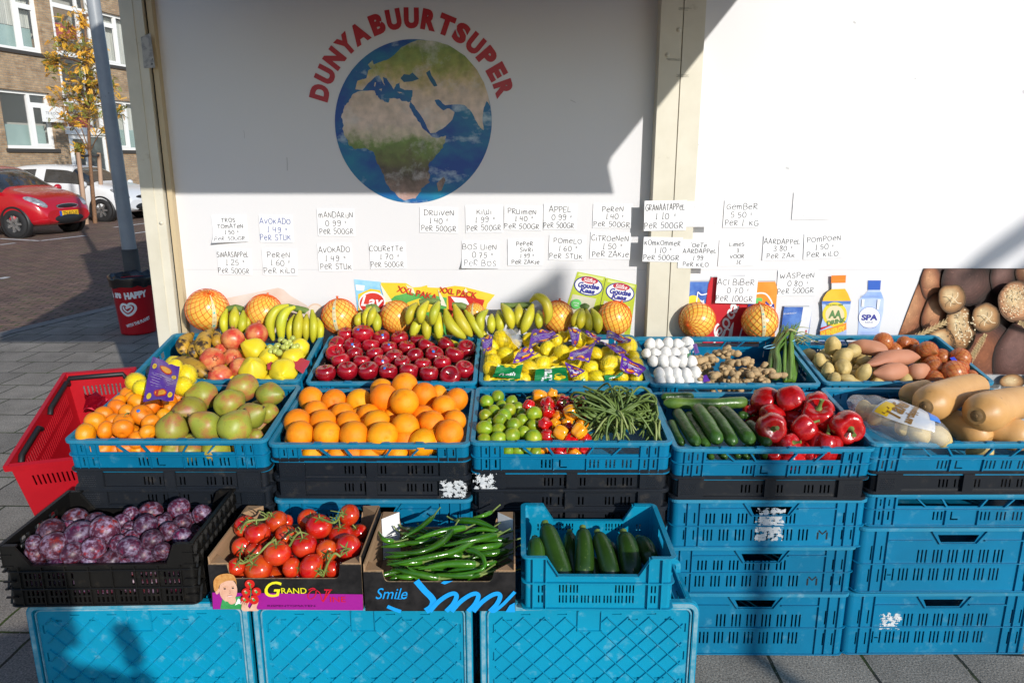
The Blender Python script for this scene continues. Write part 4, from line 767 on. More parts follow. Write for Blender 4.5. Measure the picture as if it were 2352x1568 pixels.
def wrap(mb, i0):      # bend flat lettering round the tapered bin
    for i in range(i0, len(mb.v)):
        x, _, z = mb.v[i]; r_ = BR0 + (BR1 - BR0) * z / BH + .0015; a = x / r_ + FACE
        mb.v[i] = (r_ * math.sin(a), -r_ * math.cos(a), z)
FACE = math.atan2(bb.x, bb.y) * -1 - R(6); FACE = math.atan2(-bb.x, bb.y) * 1.0
FACE = math.atan2(CAM.x - bb.x, bb.y) - R(12)
mb = MB(); lettering(mb, 'are', (-.115, 0, BH * .75), (1, 0, 0), (0, 0, 1), W=.075, H=.05, bold=.07); lettering(mb, 'HAPPY', (.045, 0, BH * .755), (1, 0, 0), (0, 0, 1), W=.19, H=.062, bold=.07, rot=R(4)); lettering(mb, 'sh', (-.21, 0, BH * .75), (1, 0, 0), (0, 0, 1), W=.06, H=.055, bold=.07)
lettering(mb, 'WITH THE PLANET', (.035, 0, BH * .24), (1, 0, 0), (0, 0, 1), W=.22, H=.03, bold=.05, rot=R(17))
hc = V((-.04, 0, BH * .52)); s_ = BH * .0105
hp = [(-2, -1), (1, 2.6), (-2, 6), (-7, 6.5), (-11, 3), (-11.5, -3), (-7, -9), (0, -13), (8, -9.5), (13, -3), (13.5, 3), (10, 7), (5, 7.5), (1, 4)]
ribbon(mb, smooth([hc + V((x, 0, z)) * s_ for x, z in hp], 5), .021); ribbon(mb, smooth([hc + V((x, 0, z)) * s_ for x, z in [(-5.5, 2.5), (-6.5, 0), (-4, -4), (0, -7), (4, -5), (7.5, -1), (7.5, 2), (4.5, 2.6), (2, 0)]], 5), .014)
wrap(mb, 0); mb.build('bin_print', M['white_print'], bn)

# ------------------------------------------------------------------ the photographer, whose shadow lies across the left crates
ph = empty('person', (.50, -1.16, 0), label='person in dark jacket and jeans holding both hands before the face', cat='person')
def skin(name, verts, edges, rads, m, parent, sub=2):
    me = bpy.data.meshes.new(name); me.from_pydata(verts, edges, []); o = put(name, me, parent)
    sk = o.modifiers.new('skin', 'SKIN'); sk.use_smooth_shade = True; sv = me.skin_vertices[0].data
    for i, r_ in enumerate(rads): sv[i].radius = (r_, r_) if not isinstance(r_, tuple) else r_
    sv[0].use_root = True; o.modifiers.new('sub', 'SUBSURF').levels = sub; o.modifiers['sub'].render_levels = sub; me.materials.append(m); return o
PV = [(0, 0, .95), (0, .0, 1.12), (0, -.01, 1.32), (0, -.01, 1.45), (0, .02, 1.53)]; PE = [(0, 1), (1, 2), (2, 3), (3, 4)]; PR = [.15, .135, .15, .075, .055]
for s_ in (-1, 1):
    i = len(PV); PV += [(s_ * .17, -.01, 1.40), (s_ * .26, .02, 1.16), (s_ * .13, .19, 1.37)]; PE += [(2, i), (i, i + 1), (i + 1, i + 2)]; PR += [.07, .055, .04]
    i = len(PV); PV += [(s_ * .10, 0, .86), (s_ * .13, .02, .48), (s_ * .15, -.01, .10), (s_ * .16, .12, .045)]; PE += [(0, i), (i, i + 1), (i + 1, i + 2), (i + 2, i + 3)]; PR += [.11, .075, .055, .045]
skin('body', PV, PE, PR, mat('jacket', (.03, .035, .05), .8), ph)
mb = MB(); mb.grid([[(.078 * math.sin(3.1416 * i / 14) * math.cos(.3927 * j), .03 + .098 * math.sin(3.1416 * i / 14) * math.sin(.3927 * j) * (1.05 if i < 8 else .9), 1.635 + .118 * math.cos(3.1416 * i / 14)) for j in range(16)] for i in range(15)], 0, True, cu=True); mb.build('head', mat('skin', (.45, .27, .19), .5), ph)
mb = MB(); mb.grid([[(.086 * math.sin(1.75 * i / 8) * math.cos(.3927 * j), .02 + .104 * math.sin(1.75 * i / 8) * math.sin(.3927 * j), 1.645 + .122 * math.cos(1.75 * i / 8)) for j in range(16)] for i in range(9)], 0, True, cu=True); mb.build('hair', mat('hair', (.04, .025, .015), .7), ph)
for s_ in (-1, 1):
    hv = [(s_ * .13, .19, 1.37), (s_ * .105, .235, 1.43)]; he = [(0, 1)]; hr = [.03, .028]
    for k in range(4):
        i = len(hv); hv += [(s_ * .09, .255, 1.415 + .02 * k), (s_ * .062, .262, 1.42 + .019 * k), (s_ * .048, .245, 1.42 + .019 * k)]; he += [(1, i), (i, i + 1), (i + 1, i + 2)]; hr += [.010, .009, .008]
    i = len(hv); hv += [(s_ * .085, .215, 1.47), (s_ * .06, .225, 1.485)]; he += [(1, i), (i, i + 1)]; hr += [.011, .009]
    skin('hand', hv, he, hr, bpy.data.materials['skin'], ph, 1)

# ------------------------------------------------------------------ sign post behind the viewer (its shadow crosses the lemons and the right-hand crates)
sp_ = at_y((1282, 660), YW) + SUN * 8.5; sgp = empty('sign_post', (sp_.x, sp_.y, 0), label='grey street sign post standing behind the viewer', cat='sign post')
q = [at_y(p, YW) + SUN * 8.5 for p in ((1150, 702), (1276, 622), (1296, 626), (1296, 705))]
mb = MB(); mb.tube([(sp_.x, sp_.y, 0), (sp_.x, sp_.y, q[1].z)], .03, 16); mb.build('pole', M['grey_metal'], sgp, world=True)
mb = MB(); A = [p + V((0, -.05, 0)) for p in q]; B = [p + V((0, -.056, 0)) for p in q]; mb.face(A); mb.face(B[::-1])
for i in range(4): j = (i + 1) % 4; mb.face([A[i], B[i], B[j], A[j]])
mb.build('sign_plate', M['grey_metal'], sgp, world=True)

q = [at_y(p, YW) + SUN * 8.2 for p in ((2185, 652), (2262, 600), (2420, 490))]; e_ = q[2] + (q[2] - q[0]) * 1.2
sl_ = empty('street_lamp', (e_.x, e_.y, 0), label='grey street lamp with slanting arm standing behind the viewer', cat='street lamp')
mb = MB(); mb.tube([q[0], q[1], q[2], e_, (e_.x, e_.y, e_.z + .3)], [.02, .045, .05, .05, .05], 12); mb.tube([(e_.x, e_.y, 0), (e_.x, e_.y, e_.z + .3)], .07, 16); mb.tube([q[0] + V((.25, 0, -.02)), q[1] + V((.2, 0, -.06)), q[2] + V((.1, 0, -.09))], [.03, .08, .03], 12); mb.build('pole_and_arm', M['grey_metal'], sl_, world=True)
# ------------------------------------------------------------------ crates: local frame x across (-W/2..W/2), y back from the front face (0..D), z up (0..H)
def corner_arcs(mb, W, D, r, e, z0, z1, m=0, k=5):
    for cx, cy, a0 in ((W / 2 - r, D - r, 0), (-W / 2 + r, D - r, 90), (-W / 2 + r, r, 180), (W / 2 - r, r, 270)):
        mb.grid([[(cx + (r - e) * math.cos(R(a0 + 90 * i / k)), cy + (r - e) * math.sin(R(a0 + 90 * i / k)), z) for i in range(k + 1)] for z in (z0, z1)], m, True)
def shell(mb, W, D, H, fh, bh, sh, e=.007, T=.003, r=.025, rim=(.011, .015), hr=(), vr=(), floor=True, m=0, rm=0):
    """walls with openings fh/bh/sh (mm) set back e from the rim; hr ring ribs (z, h), vr rib positions (mm)"""
    mmh = lambda hs, o: [((h[0] / 1000) - o, h[1] / 1000, (h[2] / 1000) - o, h[3] / 1000) for h in hs]
    if rim: mb.ring(-W / 2, 0, W / 2, D, r, rim[1], H - rim[0], H, rm)
    for z, h in hr: mb.ring(-W / 2 + .0006, .0006, W / 2 - .0006, D - .0006, r, e + .001, z, z + h, m)
    Hw = H - (rim[0] if rim else 0)
    mb.wall(W - 2 * r, Hw, T, mmh(fh, r), lambda a, b, c: (-W / 2 + r + a, e + c, b), m)
    mb.wall(W - 2 * r, Hw, T, mmh(bh, r), lambda a, b, c: (W / 2 - r - a, D - e - c, b), m)
    for s_ in (-1, 1): mb.wall(D - 2 * r, Hw, T, mmh(sh, r), lambda a, b, c, s_=s_: (s_ * (W / 2 - e - c), r + a, b), m)
    corner_arcs(mb, W, D, r, e, 0, Hw, m); corner_arcs(mb, W, D, r, e + T, 0, Hw, m)
    for x, z0, z1 in vr:
        x = x / 1000 - W / 2
        for y0, y1 in ((.0012, e + .0005), (D - e - .0005, D - .0012)): mb.box((x - .0012, y0, z0 / 1000), (x + .0012, y1, z1 / 1000), m)
    for k in range(int(D / .07)):
        y = .045 + k * .07
        if y < D - .04:
            for s_ in (-1, 1): a, b = sorted((s_ * (W / 2 - .0012), s_ * (W / 2 - e - .0005))); mb.box((a, y - .0012, .006), (b, y + .0012, H - .012), m)
    if floor: mb.box((-W / 2 + e + T, e + T, .004), (W / 2 - e - T, D - e - T, .007), m)
def slot(xs, b0, b1, w=5.2): return [(x - w / 2, b0, x + w / 2, b1) for x in xs]
def strut(mb, t, b, z1, z0, W, e, D=None, w=.006, m=0):
    for y in ([e] if D is None else [e, D - e - .003]):
        sg = 1 if y == e else -1; o = -W / 2
        P = [(sg * (t / 1000 + o) - w / 2, z1), (sg * (t / 1000 + o) + w / 2, z1), (sg * (b / 1000 + o) + w / 2, z0), (sg * (b / 1000 + o) - w / 2, z0)]
        mb.prism(P, lambda a, z, c: (a, y + c, z), 0, .003, m)
        mb.prism([(a * 1, z) for a, z in P], lambda a, z, c: ((a + 0), (y - e + .0012 + c * (e - .001) / .003) if sg > 0 else (D - .0012 - c * (e - .001) / .003), z), 0, .003, m)
def mk_L(H=.108, low=True):
    mb = MB(); o = 0 if low else 46; W, D = .6, .4
    big = [(100, 66 - o, 500, 89 - o)]; ends = slot((48, 74, 524, 549), 66 - o, 88 - o, 4.5)
    lo = slot((48, 76, 519, 546, 213, 225, 237, 357, 369, 381, 405, 417, 429, 454, 466, 478), 20, 48) + [(264, 20, 269, 48), (269, 20, 288, 25)] if low else []
    shell(mb, W, D, H, big + ends + lo, big + ends + lo, [(120, 58 - o, 280, 88 - o)] + (slot((60, 90, 130, 145, 160, 240, 255, 270, 320), 18, 46) if low else []), hr=[(.0545 - o / 1000, .003), (.001, .004)] if low else [(.001, .004)], rm=2, vr=[(x, 5, 96 - o) for x in (36, 61, 92, 505, 533, 560)] + ([(x, 5, 55) for x in (248, 346)] if low else []))
    for t, b in ((158, 185), (231, 248), (364, 347), (445, 422)): strut(mb, t, b, .090 - o / 1000, .065 - o / 1000, W, .007, D)
    for x in (150, 255, 350, 450): mb.prism([(x / 1000 - .318, H - .001), (x / 1000 - .282, H - .001), (x / 1000 - .290, H + .0045), (x / 1000 - .310, H + .0045)], lambda a, z, c: (a, c, z), .001, .011)
    return mb
def mk_H(H, rows, letter, fin=.007, D=.4, W=.6):
    mb = MB(); hh = []; h = H * 1000
    for b0, b1, starts in rows:
        for s_ in starts: hh += slot((s_, s_ + 12, s_ + 24), b0, b1)
    hz0, hz1 = h - 50, h - 25
    ends = slot((45, 75, 528, 556), h * .16, h * .36, 4.5) + slot((45, 75, 528, 556), h * .50, h * .72, 4.5)
    lt = []
    if letter == 'H': lt = [(95, rows[1][0], 100, rows[1][1]), (118, rows[1][0], 123, rows[1][1]), (103, h * .26, 115, h * .28)]
    hand = [(242, hz0, 369, hz1)]
    shell(mb, W, D, H, hh + ends + hand + lt, hh + ends + hand, [(110, h - 48, 290, h - 22)] + slot(range(60, 350, 16), h * .2, h * .62), e=fin, hr=[(.001, .004), (h / 1000 * .44, .003)] if fin < .01 else [(.001, .004)], rm=2 if fin < .01 else 0, vr=[(x, 4, h - 10) for x in (53, 90, 504, 534, 566)])
    # the middle of the face is clear of the two upper ring ribs: a shallow raised field
    mb.box((-W / 2 + .092, .0004, h / 1000 * .80), (-W / 2 + .225, fin, h / 1000 * .80 + .0035)); mb.box((-W / 2 + .386, .0004, h / 1000 * .80), (-W / 2 + .502, fin, h / 1000 * .80 + .0035))
    for a, b in ((242, 254), (369, 357)): mb.prism([(a / 1000 - W / 2, hz1 / 1000), (a / 1000 - W / 2, hz0 / 1000), (b / 1000 - W / 2, hz0 / 1000)], lambda x, z, c: (x, fin + c, z), 0, .003)
    for a, b in (((222, h - 12), (250, hz0 - 3)), ((389, h - 12), (361, hz0 - 3)), ((250, hz0 - 3), (361, hz0 - 3))):
        P, Q = V((a[0] / 1000 - W / 2, 0, a[1] / 1000)), V((b[0] / 1000 - W / 2, 0, b[1] / 1000)); d = (Q - P).normalized(); n_ = V((-d.z, 0, d.x)) * .0012
        mb.prism([((P - n_).x, (P - n_).z), ((P + n_).x, (P + n_).z), ((Q + n_).x, (Q + n_).z), ((Q - n_).x, (Q - n_).z)], lambda x, z, c: (x, c, z), .0008, fin)
    if letter == 'M':
        x0 = 455 / 1000 - W / 2; b0, b1 = rows[1][0] / 1000 + .004, rows[1][1] / 1000 - .004
        for pts in ([(0, b0), (0, b1 - .006)], [(.002, b1), (.014, b1 - .012), (.026, b1)], [(.028, b1 - .006), (.028, b0)]): ribbon(mb, [V((x0 + x, fin - .0006, z)) for x, z in pts], .005, 1)
    return mb
RM = [(79, 113, (111, 160, 209, 258, 306, 355)), (22, 60, (106, 155, 204, 252, 301, 350, 398))]
RH = [(101, 145, (190, 238, 285, 332, 380, 425)), (40, 82, (140, 187, 234, 281, 328, 375, 420))]
def mk_black(H=.075):
    mb = MB(); W, D = .596, .396; r = .025; e = .012
    xs = (218, 230, 241, 265, 278, 326, 338, 407, 418, 430, 454, 466, 478)
    shell(mb, W, D, H, slot(xs, 20, 46), slot(xs, 20, 46), slot(range(60, 350, 20), 20, 45), e=e, hr=[(.0005, .010)], rim=(.008, .014))
    for a, b in ((.025, .100), (.283, .315), (.502, W - .025)): mb.box((a - W / 2, .0012, .0106), (b - W / 2, e + .001, H - .008))
    for x0 in (.034, .520):
        for i in range(9):
            for j in range(6):
                x, z = x0 + i * .005 - W / 2 + (.0025 if j % 2 else 0), .020 + j * .0062; P = V((x, .0012, z)); s_ = .0019
                mb.face([P + V((-s_, 0, 0)), P + V((0, 0, -s_)), P + V((0, -.0016, 0))]); mb.face([P + V((0, 0, -s_)), P + V((s_, 0, 0)), P + V((0, -.0016, 0))]); mb.face([P + V((s_, 0, 0)), P + V((0, 0, s_)), P + V((0, -.0016, 0))]); mb.face([P + V((0, 0, s_)), P + V((-s_, 0, 0)), P + V((0, -.0016, 0))])
    return mb
BL, CYN, BK = [M['blue_plastic'], M['black_print'], M['rim_plastic']], [M['cyan_plastic'], M['worn_edge'], M['black_print']], [M['black_plastic']]
ME = {'L': mk_L().mesh('crate_low', BL), 'S': mk_L(.062, False).mesh('crate_shallow', BL), 'M': mk_H(.16, RM, 'M').mesh('crate_mid', BL), 'H': mk_H(.22, RH, 'H').mesh('crate_high', BL), 'B': mk_black().mesh('crate_black', BK)}
CN = {'L': 'blue_crate', 'S': 'blue_crate', 'M': 'blue_crate', 'H': 'blue_crate', 'B': 'black_crate'}
def crate(kind, loc, label, tilt=0, yaw=0, group=None):
    o = put(CN[kind], ME[kind], None, loc, (tilt, 0, yaw)); return tag(o, label, 'crate', group)
def residue(parent, x0, z0, x1, z1, y, thr=.0, seed=1, c=.0012):
    mb = MB(); nx, nz = int((x1 - x0) / c), int((z1 - z0) / c)
    for i in range(nx):
        for j in range(nz):
            u, v = i / nx * 2 - 1, j / nz * 2 - 1
            q = noise.noise(V((i * .10 + seed, j * .10, seed))) * .8 + noise.noise(V((i * .03, j * .33 + seed, 3))) * .4 + noise.noise(V((i * .4, j * .4 + seed, 7))) * .4 + .50 - max(abs(u), abs(v)) ** 4 * .6
            if q > thr: a, b = x0 + i * c, z0 + j * c; mb.face([(a, y, b), (a + c, y, b), (a + c, y, b + c), (a, y, b + c)])
    return mb.build('label_residue', M['white_residue'], parent)
class Heap:      # the plane of a crate's rim, tilted towards the viewer
    def __init__(s, O, tilt, wmin=.02, wmax=.37, xw=.285):
        s.O = O; s.t = tilt; s.ex = V((1, 0, 0)); s.ew = V((0, math.cos(tilt), math.sin(tilt))); s.en = V((0, -math.sin(tilt), math.cos(tilt))); s.wmin = wmin; s.wmax = wmax; s.xw = xw
    def at(s, x, w, n): return s.O + s.ex * x + s.ew * w + s.en * n
    def loc(s, p): d = p - s.O; return d.dot(s.ex), d.dot(s.ew), d.dot(s.en)
    def pos(s, px, n, m=0):
        p = at_plane(px, s.O + s.en * n, s.en); x, w, _ = s.loc(p)
        if w > s.wmax - m: p = at_plane(px, s.O + s.ew * (s.wmax - m), s.ew)
        elif w < s.wmin + m: p = at_plane(px, s.O + s.ew * (s.wmin + m), s.ew)
        return p
TF, TB = R(7), R(11.5); FY, BY = 2.025, 2.447
FO, BO = [], []
for u, v in ((376, 1012), (845.5, 1021), (1313.5, 1017), (1782.5, 1031), (2237, 1019)): FO.append(at_y((u, v), FY))
for u, v in ((487, 875), (897, 880), (1297, 879), (1692, 884), (2092, 880)): BO.append(at_y((u, v), BY))
def top_at(O, tilt, H): return O - V((0, -math.sin(tilt), math.cos(tilt))) * H
HF = [Heap(o, TF) for o in FO]; HB_ = [Heap(o, TB) for o in BO]
FT = ['mandarins and green pears', 'oranges', 'limes, peppers and long beans', 'cucumbers and red peppers', 'pumpkins and bagged potatoes']
BT = ['plantains, pomegranates and quinces', 'red apples', 'netted lemons', 'garlic, ginger and spring onions', 'potatoes and netted onions']
for i in range(5):
    crate('S' if i == 1 else 'L', top_at(FO[i], TF, .062 if i == 1 else .108), ('shallow blue crate' if i == 1 else 'low blue crate') + ' of ' + FT[i] + ' in the front display row', TF, group='tilted display crates in two rows')
    crate('L', top_at(BO[i], TB, .108), 'low blue crate of ' + BT[i] + ' in the back display row', TB, group='tilted display crates in two rows')
ZF = [top_at(FO[i], TF, .062 if i == 1 else .108).z - .001 for i in range(5)]
STK = [['B', 'B', 'B', 'H', 'H'], ['B', 'B', 'M', 'M', 'H'], ['B', 'B', 'B', 'M', 'M', 'L'], ['B', 'M', 'M', 'H'], ['B', 'L', 'H', 'H']]
PH = {'B': .0585, 'M': .16, 'H': .22, 'L': .108}
UN = ['the mandarin crate', 'the orange crate', 'the lime crate', 'the cucumber crate', 'the pumpkin crate']; ORD = ['first', 'second', 'third', 'fourth', 'fifth', 'sixth', 'seventh', 'eighth', 'ninth', 'tenth', 'eleventh', 'twelfth']
SX = [[0, .004, -.003, .01, 0, 0], [.004, .0, .003, 0, 0], [.003, -.002, 0, .002, 0, 0], [-.006, .002, -.012, -.022, 0], [.008, .012, 0, -.012]]
stack_objs = {}
for i, st in enumerate(STK):
    z = ZF[i]; tot = sum(PH[k] for k in st); f_ = z / tot
    for j, k in enumerate(st):
        z -= PH[k] if j < len(st) - 1 else z - .001
        lab = ('black crate' if k == 'B' else 'blue crate') + f', {ORD[j]} from the top in the stack under {UN[i]}'
        stack_objs[i, j] = crate(k, (FO[i].x + SX[i][j], FY + .008 + .004 * ((i + j) % 3 - 1), max(z, .001)), lab, 0, R((-.4, .3, .2, -.5, .3, .2)[(i + 2 * j) % 6]), 'crates stacked under the front row')
for i in range(5):
    z = top_at(BO[i], TB, .108).z - .664
    for j in range(3): crate('H', (BO[i].x, BY + .03, z + .22 * j), 'high blue crate standing hidden under the back display row', 0, 0, 'crates hidden under the back row')
    z2 = top_at(BO[i], TB, .108) + V((0, math.cos(TB), math.sin(TB))) * .37
    mb = MB(); mb.box((-.25, -.02, -(z2.z - z - .662)), (.25, .02, -.002)); tag(mb.build('wooden_batten', M['stake'], None, z2), 'wooden batten propping up the rear edge of a tilted crate', 'batten', 'battens under the tilted crates')
    z2 = top_at(FO[i], TF, .062 if i == 1 else .108) + V((0, math.cos(TF), math.sin(TF))) * .36
    mb = MB(); mb.box((-.25, -.02, -(z2.z - ZF[i] - .016)), (.25, .02, -.002)); tag(mb.build('wooden_batten', M['stake'], None, z2), 'wooden batten propping up the rear edge of a tilted crate', 'batten', 'battens under the tilted crates')
residue(stack_objs[1, 1], .205, .004, .290, .066, -.0012, .28, 3); residue(stack_objs[2, 0], -.296, .012, -.222, .066, -.0012, .32, 9)
residue(stack_objs[3, 1], -.04, .018, .05, .135, .0062, .25, 5); residue(stack_objs[4, 3], -.19, .085, -.115, .15, .0062, .38, 14)

# ------------------------------------------------------------------ crates laid on their sides at the front, bases to the viewer
def mk_side():
    W, D, H = .6, .4, .22; mb = mk_H(H, RH, 'H', .02); m0 = len(mb.f)
    mb.m = [0] * m0
    holes = [(x - 13, 52, x + 13, 57) for x in (75, 175, 420, 520)] + [(x - 13, 36, x + 13, 40) for x in (125, 225, 375, 470)] + [(x - 13, 232, x + 13, 237) for x in (87, 145, 203, 261, 319, 377, 435, 500)]
    holes += [(33, y - 13, 38, y + 13) for y in (80, 165, 250, 320)] + [(562, y - 13, 567, y + 13) for y in (80, 165, 250, 320)]
    hs = [tuple(q / 1000 for q in h) for h in holes]
    mb.wall(W - .032, D - .032, .003, [(a - .016, b - .016, c - .016, d - .016) for a, b, c, d in hs], lambda a, b, c: (a - W / 2 + .016, b + .016, c))
    mb.ring(-W / 2, 0, W / 2, D, .03, .017, -.008, .012, 1 if 0 else 0); mb.ring(-W / 2 + .0195, .0195, W / 2 - .0195, D - .0195, .02, .004, -.005, .0, 1)
    mb.ring(-W / 2 + .0035, .0035, W / 2 - .0035, D - .0035, .028, .011, -.0092, -.0078, 1)
    notch = (.268, 0, .332, .088)
    def rib(p, q, w=.0034, h=.0050):
        p, q = V((*p, 0)), V((*q, 0)); d = (q - p).normalized(); n_ = V((-d.y, d.x, 0)) * w / 2
        P = [p - n_, p + n_, q + n_, q - n_]; A = [(v.x - W / 2, v.y, 0) for v in P]; B = [(v.x - W / 2 + (0), v.y, -h) for v in [p - n_ * .4, p + n_ * .4, q + n_ * .4, q - n_ * .4]]
        mb.face(B, 0)
        for i in range(4): j = (i + 1) % 4; mb.face([A[i], A[j], B[j], B[i]], 0)
    x0, y0, x1, y1 = .042, .046, .558, .372; st = .0575; sl = .98
    def seg(c, s_):     # line x = c + s*y*sl clipped to the field, cut at the notch
        pts = []
        for k in range(201):
            y = y0 + (y1 - y0) * k / 200; x = c + s_ * (y - y0) / sl
            pts.append((x, y, x0 <= x <= x1 and not (notch[0] < x < notch[2] and y < notch[3])))
        run = []
        for x, y, ok in pts + [(0, 0, False)]:
            if ok: run.append((x, y))
            else:
                if len(run) > 4: rib(run[0], run[-1])
                run = []
    for k in range(-8, 18):
        c = x0 + .02 + k * st
        seg(c, 1); seg(c, -1)
    for p, q in (((notch[0], .02), (notch[0], notch[3])), ((notch[2], .02), (notch[2], notch[3])), ((notch[0], notch[3]), (notch[2], notch[3]))): rib(p, q, .003, .0045)
    mb.box((notch[0] - W / 2 + .002, .004, -.0048), (notch[2] - W / 2 - .002, .03, -.0002))
    for x in [.03 + .045 * k for k in range(13)]: mb.box((x - W / 2 - .0015, .001, .02), (x - W / 2 + .0015, .021, .10)); mb.prism([(.021, .02), (.021, .16), (.004, .05)], lambda a, b, c, x=x: (x - W / 2 + c, a, b), -.0015, .0015)
    return mb
ms = mk_side()
ms.v = [(x * .968, y, z) for x, y, z in ms.v]
ms = ms.mesh('crate_on_side', [M['cyan_plastic'], M['worn_edge'], M['black_print']])
TYF = 1.722
for i, (u, v, yaw) in enumerate(((318, 1399, 1.2), (833, 1401, -.2), (1354, 1402, .4))):
    c = at_y((u, v), TYF)
    tag(put('blue_crate', ms, None, (c.x, TYF, .398), (R(-90), 0, R(yaw))), 'blue crate on its side with lattice base outward, under the ' + ('plum crate', 'tomato and chilli boxes', 'courgette crate')[i], 'crate', 'crates laid on their sides along the front')
ZT = .400
# ------------------------------------------------------------------ black plum crate
def mk_plum():
    W, D, H, cb = .49, .32, .175, .118; mb = MB(); e = .006; hs = []
    for b0, b1 in ((80, 96), (59, 75), (31, 46), (11, 26)):
        for k in range(34):
            x = 50 + k * 11.8
            if b0 > 50 and 175 < x < 310: continue
            if k % 5 == 4: continue
            hs.append((x, b0, x + 6, b1))
    shell(mb, W, D, cb, hs, hs, [], e=e, hr=[(.001, .005), (.050, .004), (.101, .004)], rim=None, r=.02, vr=[(x, 4, 116) for x in (40, 97, 156, 215, 274, 333, 392, 450)])
    for y0, y1 in ((0, e + .003), (D - e - .003, D)):
        for s_ in (-1, 1):
            mb.prism([(s_ * (W / 2 - .004), cb), (s_ * (W / 2 - .004), H), (s_ * (W / 2 - (.036 if s_ < 0 else .052)), H), (s_ * (W / 2 - (.076 if s_ < 0 else .074)), cb)], lambda a, z, c: (a, c, z), y0 + .001, y1)
            mb.box((min(s_ * (W / 2 + .002), s_ * (W / 2 - .045)), y0 - (.003 if y0 == 0 else 0), H - .001), (max(s_ * (W / 2 + .002), s_ * (W / 2 - .045)), y1 + (.003 if y0 else 0), H + .004))
        mb.box((-W / 2 + .074, y0, cb - .001), (W / 2 - .072, y1, cb + .003))
    for s_ in (-1, 1):
        X = lambda a, b, c, s_=s_: (s_ * (W / 2 - e + .002 - c), a, b)
        mb.wall(D, H - cb, .003, [(.075 + k * .065, .012, .118 + k * .065, .040) for k in range(3)], lambda a, b, c: X(a, b + cb, c))
        mb.box((min(s_ * W / 2, s_ * (W / 2 - .010)), 0, H - .001), (max(s_ * W / 2, s_ * (W / 2 - .010)), D, H + .005))
        for z0, z1 in ((.006, .050), (.054, .101), (.105, .140), (.140, H)):      # zigzag bracing on the short sides
            for k in range(9):
                y = .012 + k * .034
                for (ya, za), (yb, zb_) in (((y, z0), (y + .017, z1)), ((y + .017, z1), (y + .034, z0))):
                    mb.prism([(ya, za), (yb, zb_), (yb + .002, zb_), (ya + .002, za)], lambda a, b, c, s_=s_: (s_ * (W / 2 - e + .002 + c), a, b), 0, .006)
        for z in (.05, .101, .138): mb.box((min(s_ * (W / 2 + .003), s_ * (W / 2 - e)), .004, z), (max(s_ * (W / 2 + .003), s_ * (W / 2 - e)), D - .004, z + .004))
    for s_ in (-1, 1):
        for z in (.03, .075, .118, .15): mb.box((min(s_ * (W / 2 - .03), s_ * W / 2), -.002, z), (max(s_ * (W / 2 - .03), s_ * W / 2), .004, z + .0035))
    return mb, H, W, D
mb, PHt, PW, PD = mk_plum()
PL = at_z((28, 1394), ZT); PC = V((PL.x + PW / 2 - .006, PL.y + .002, ZT))
tag(mb.build('plum_crate', [M['dark_plastic']], None, PC, (0, 0, R(1.6))), 'black slotted plastic crate full of plums on the lattice crates', 'crate')
HPL = Heap(PC + V((0, 0, PHt)), 0, .02, .29, .22)
# ------------------------------------------------------------------ courgette crate
def mk_cour():
    W, D, H, cb = .396, .31, .150, .098; mb = MB(); e = .010; hs = []
    for b0, b1, st in ((47, 70, (100, 128, 244, 272)), (18, 40, (100, 128, 157, 186, 215, 244, 272))):
        for s_ in st: hs += slot((s_, s_ + 8.5, s_ + 17), b0, b1, 4)
    hs += slot((46, 55, 336, 345), 18, 40, 4) + slot((46, 55, 336, 345), 47, 68, 4)
    shell(mb, W, D, cb, hs, [(a, b + 22, c, d + 22) for a, b, c, d in hs if b > 40], [], e=e, hr=[(.001, .004), (.076, .003)], rim=None, r=.02, vr=[(x, 3, 150) for x in (31, 64, 326, 360)])
    for y0, y1 in ((e, e + .003), (D - e - .003, D - e)):
        for s_ in (-1, 1):
            mb.prism([(s_ * (W / 2 - .02), cb), (s_ * (W / 2 - .02), H), (s_ * (W / 2 - .064), H), (s_ * (W / 2 - .096), cb)], lambda a, z, c: (a, c, z), y0, y1)
    for y0, y1 in ((.0004, e + .003), (D - e - .003, D - .0004)):
        for s_ in (-1, 1):
            mb.box((min(s_ * (W / 2 - .064), s_ * (W / 2 - .02)), y0, H - .003), (max(s_ * (W / 2 - .064), s_ * (W / 2 - .02)), y1, H + .001))
            mb.prism([(s_ * (W / 2 - .064), H + .001), (s_ * (W / 2 - .067), H - .002), (s_ * (W / 2 - .0985), cb - .002), (s_ * (W / 2 - .096), cb + .001)], lambda a, z, c: (a, c, z), y0, y1)
        mb.box((-W / 2 + .095, y0, cb - .001), (W / 2 - .095, y1, cb + .002))
    corner_arcs(mb, W, D, .02, e, cb, H); corner_arcs(mb, W, D, .02, e + .003, cb, H)
    for cx, cy, a0 in ((W / 2 - .02, D - .02, 0), (-W / 2 + .02, D - .02, 90), (-W / 2 + .02, .02, 180), (W / 2 - .02, .02, 270)):
        mb.grid([[(cx + r_ * math.cos(R(a0 + 18 * i)), cy + r_ * math.sin(R(a0 + 18 * i)), z) for i in range(6)] for r_, z in ((.0075, H + .001), (.02, H + .001), (.02, H - .003), (.0075, H - .003))], 0, False)
    for s_ in (-1, 1):
        mb.wall(D - .04, H - cb, .003, [(.10, .012, .17, .036)], lambda a, b, c, s_=s_: (s_ * (W / 2 - e - c), .02 + a, cb + b)); mb.box((min(s_ * W / 2, s_ * (W / 2 - e - .003)), .02, H - .003), (max(s_ * W / 2, s_ * (W / 2 - e - .003)), D - .02, H + .001))
    return mb, H, W, D
mb, CH, CW, CD = mk_cour(); cz = at_z(zJ(180, 990), ZT); CC = V((cz.x + CW / 2 - .004, cz.y, ZT))
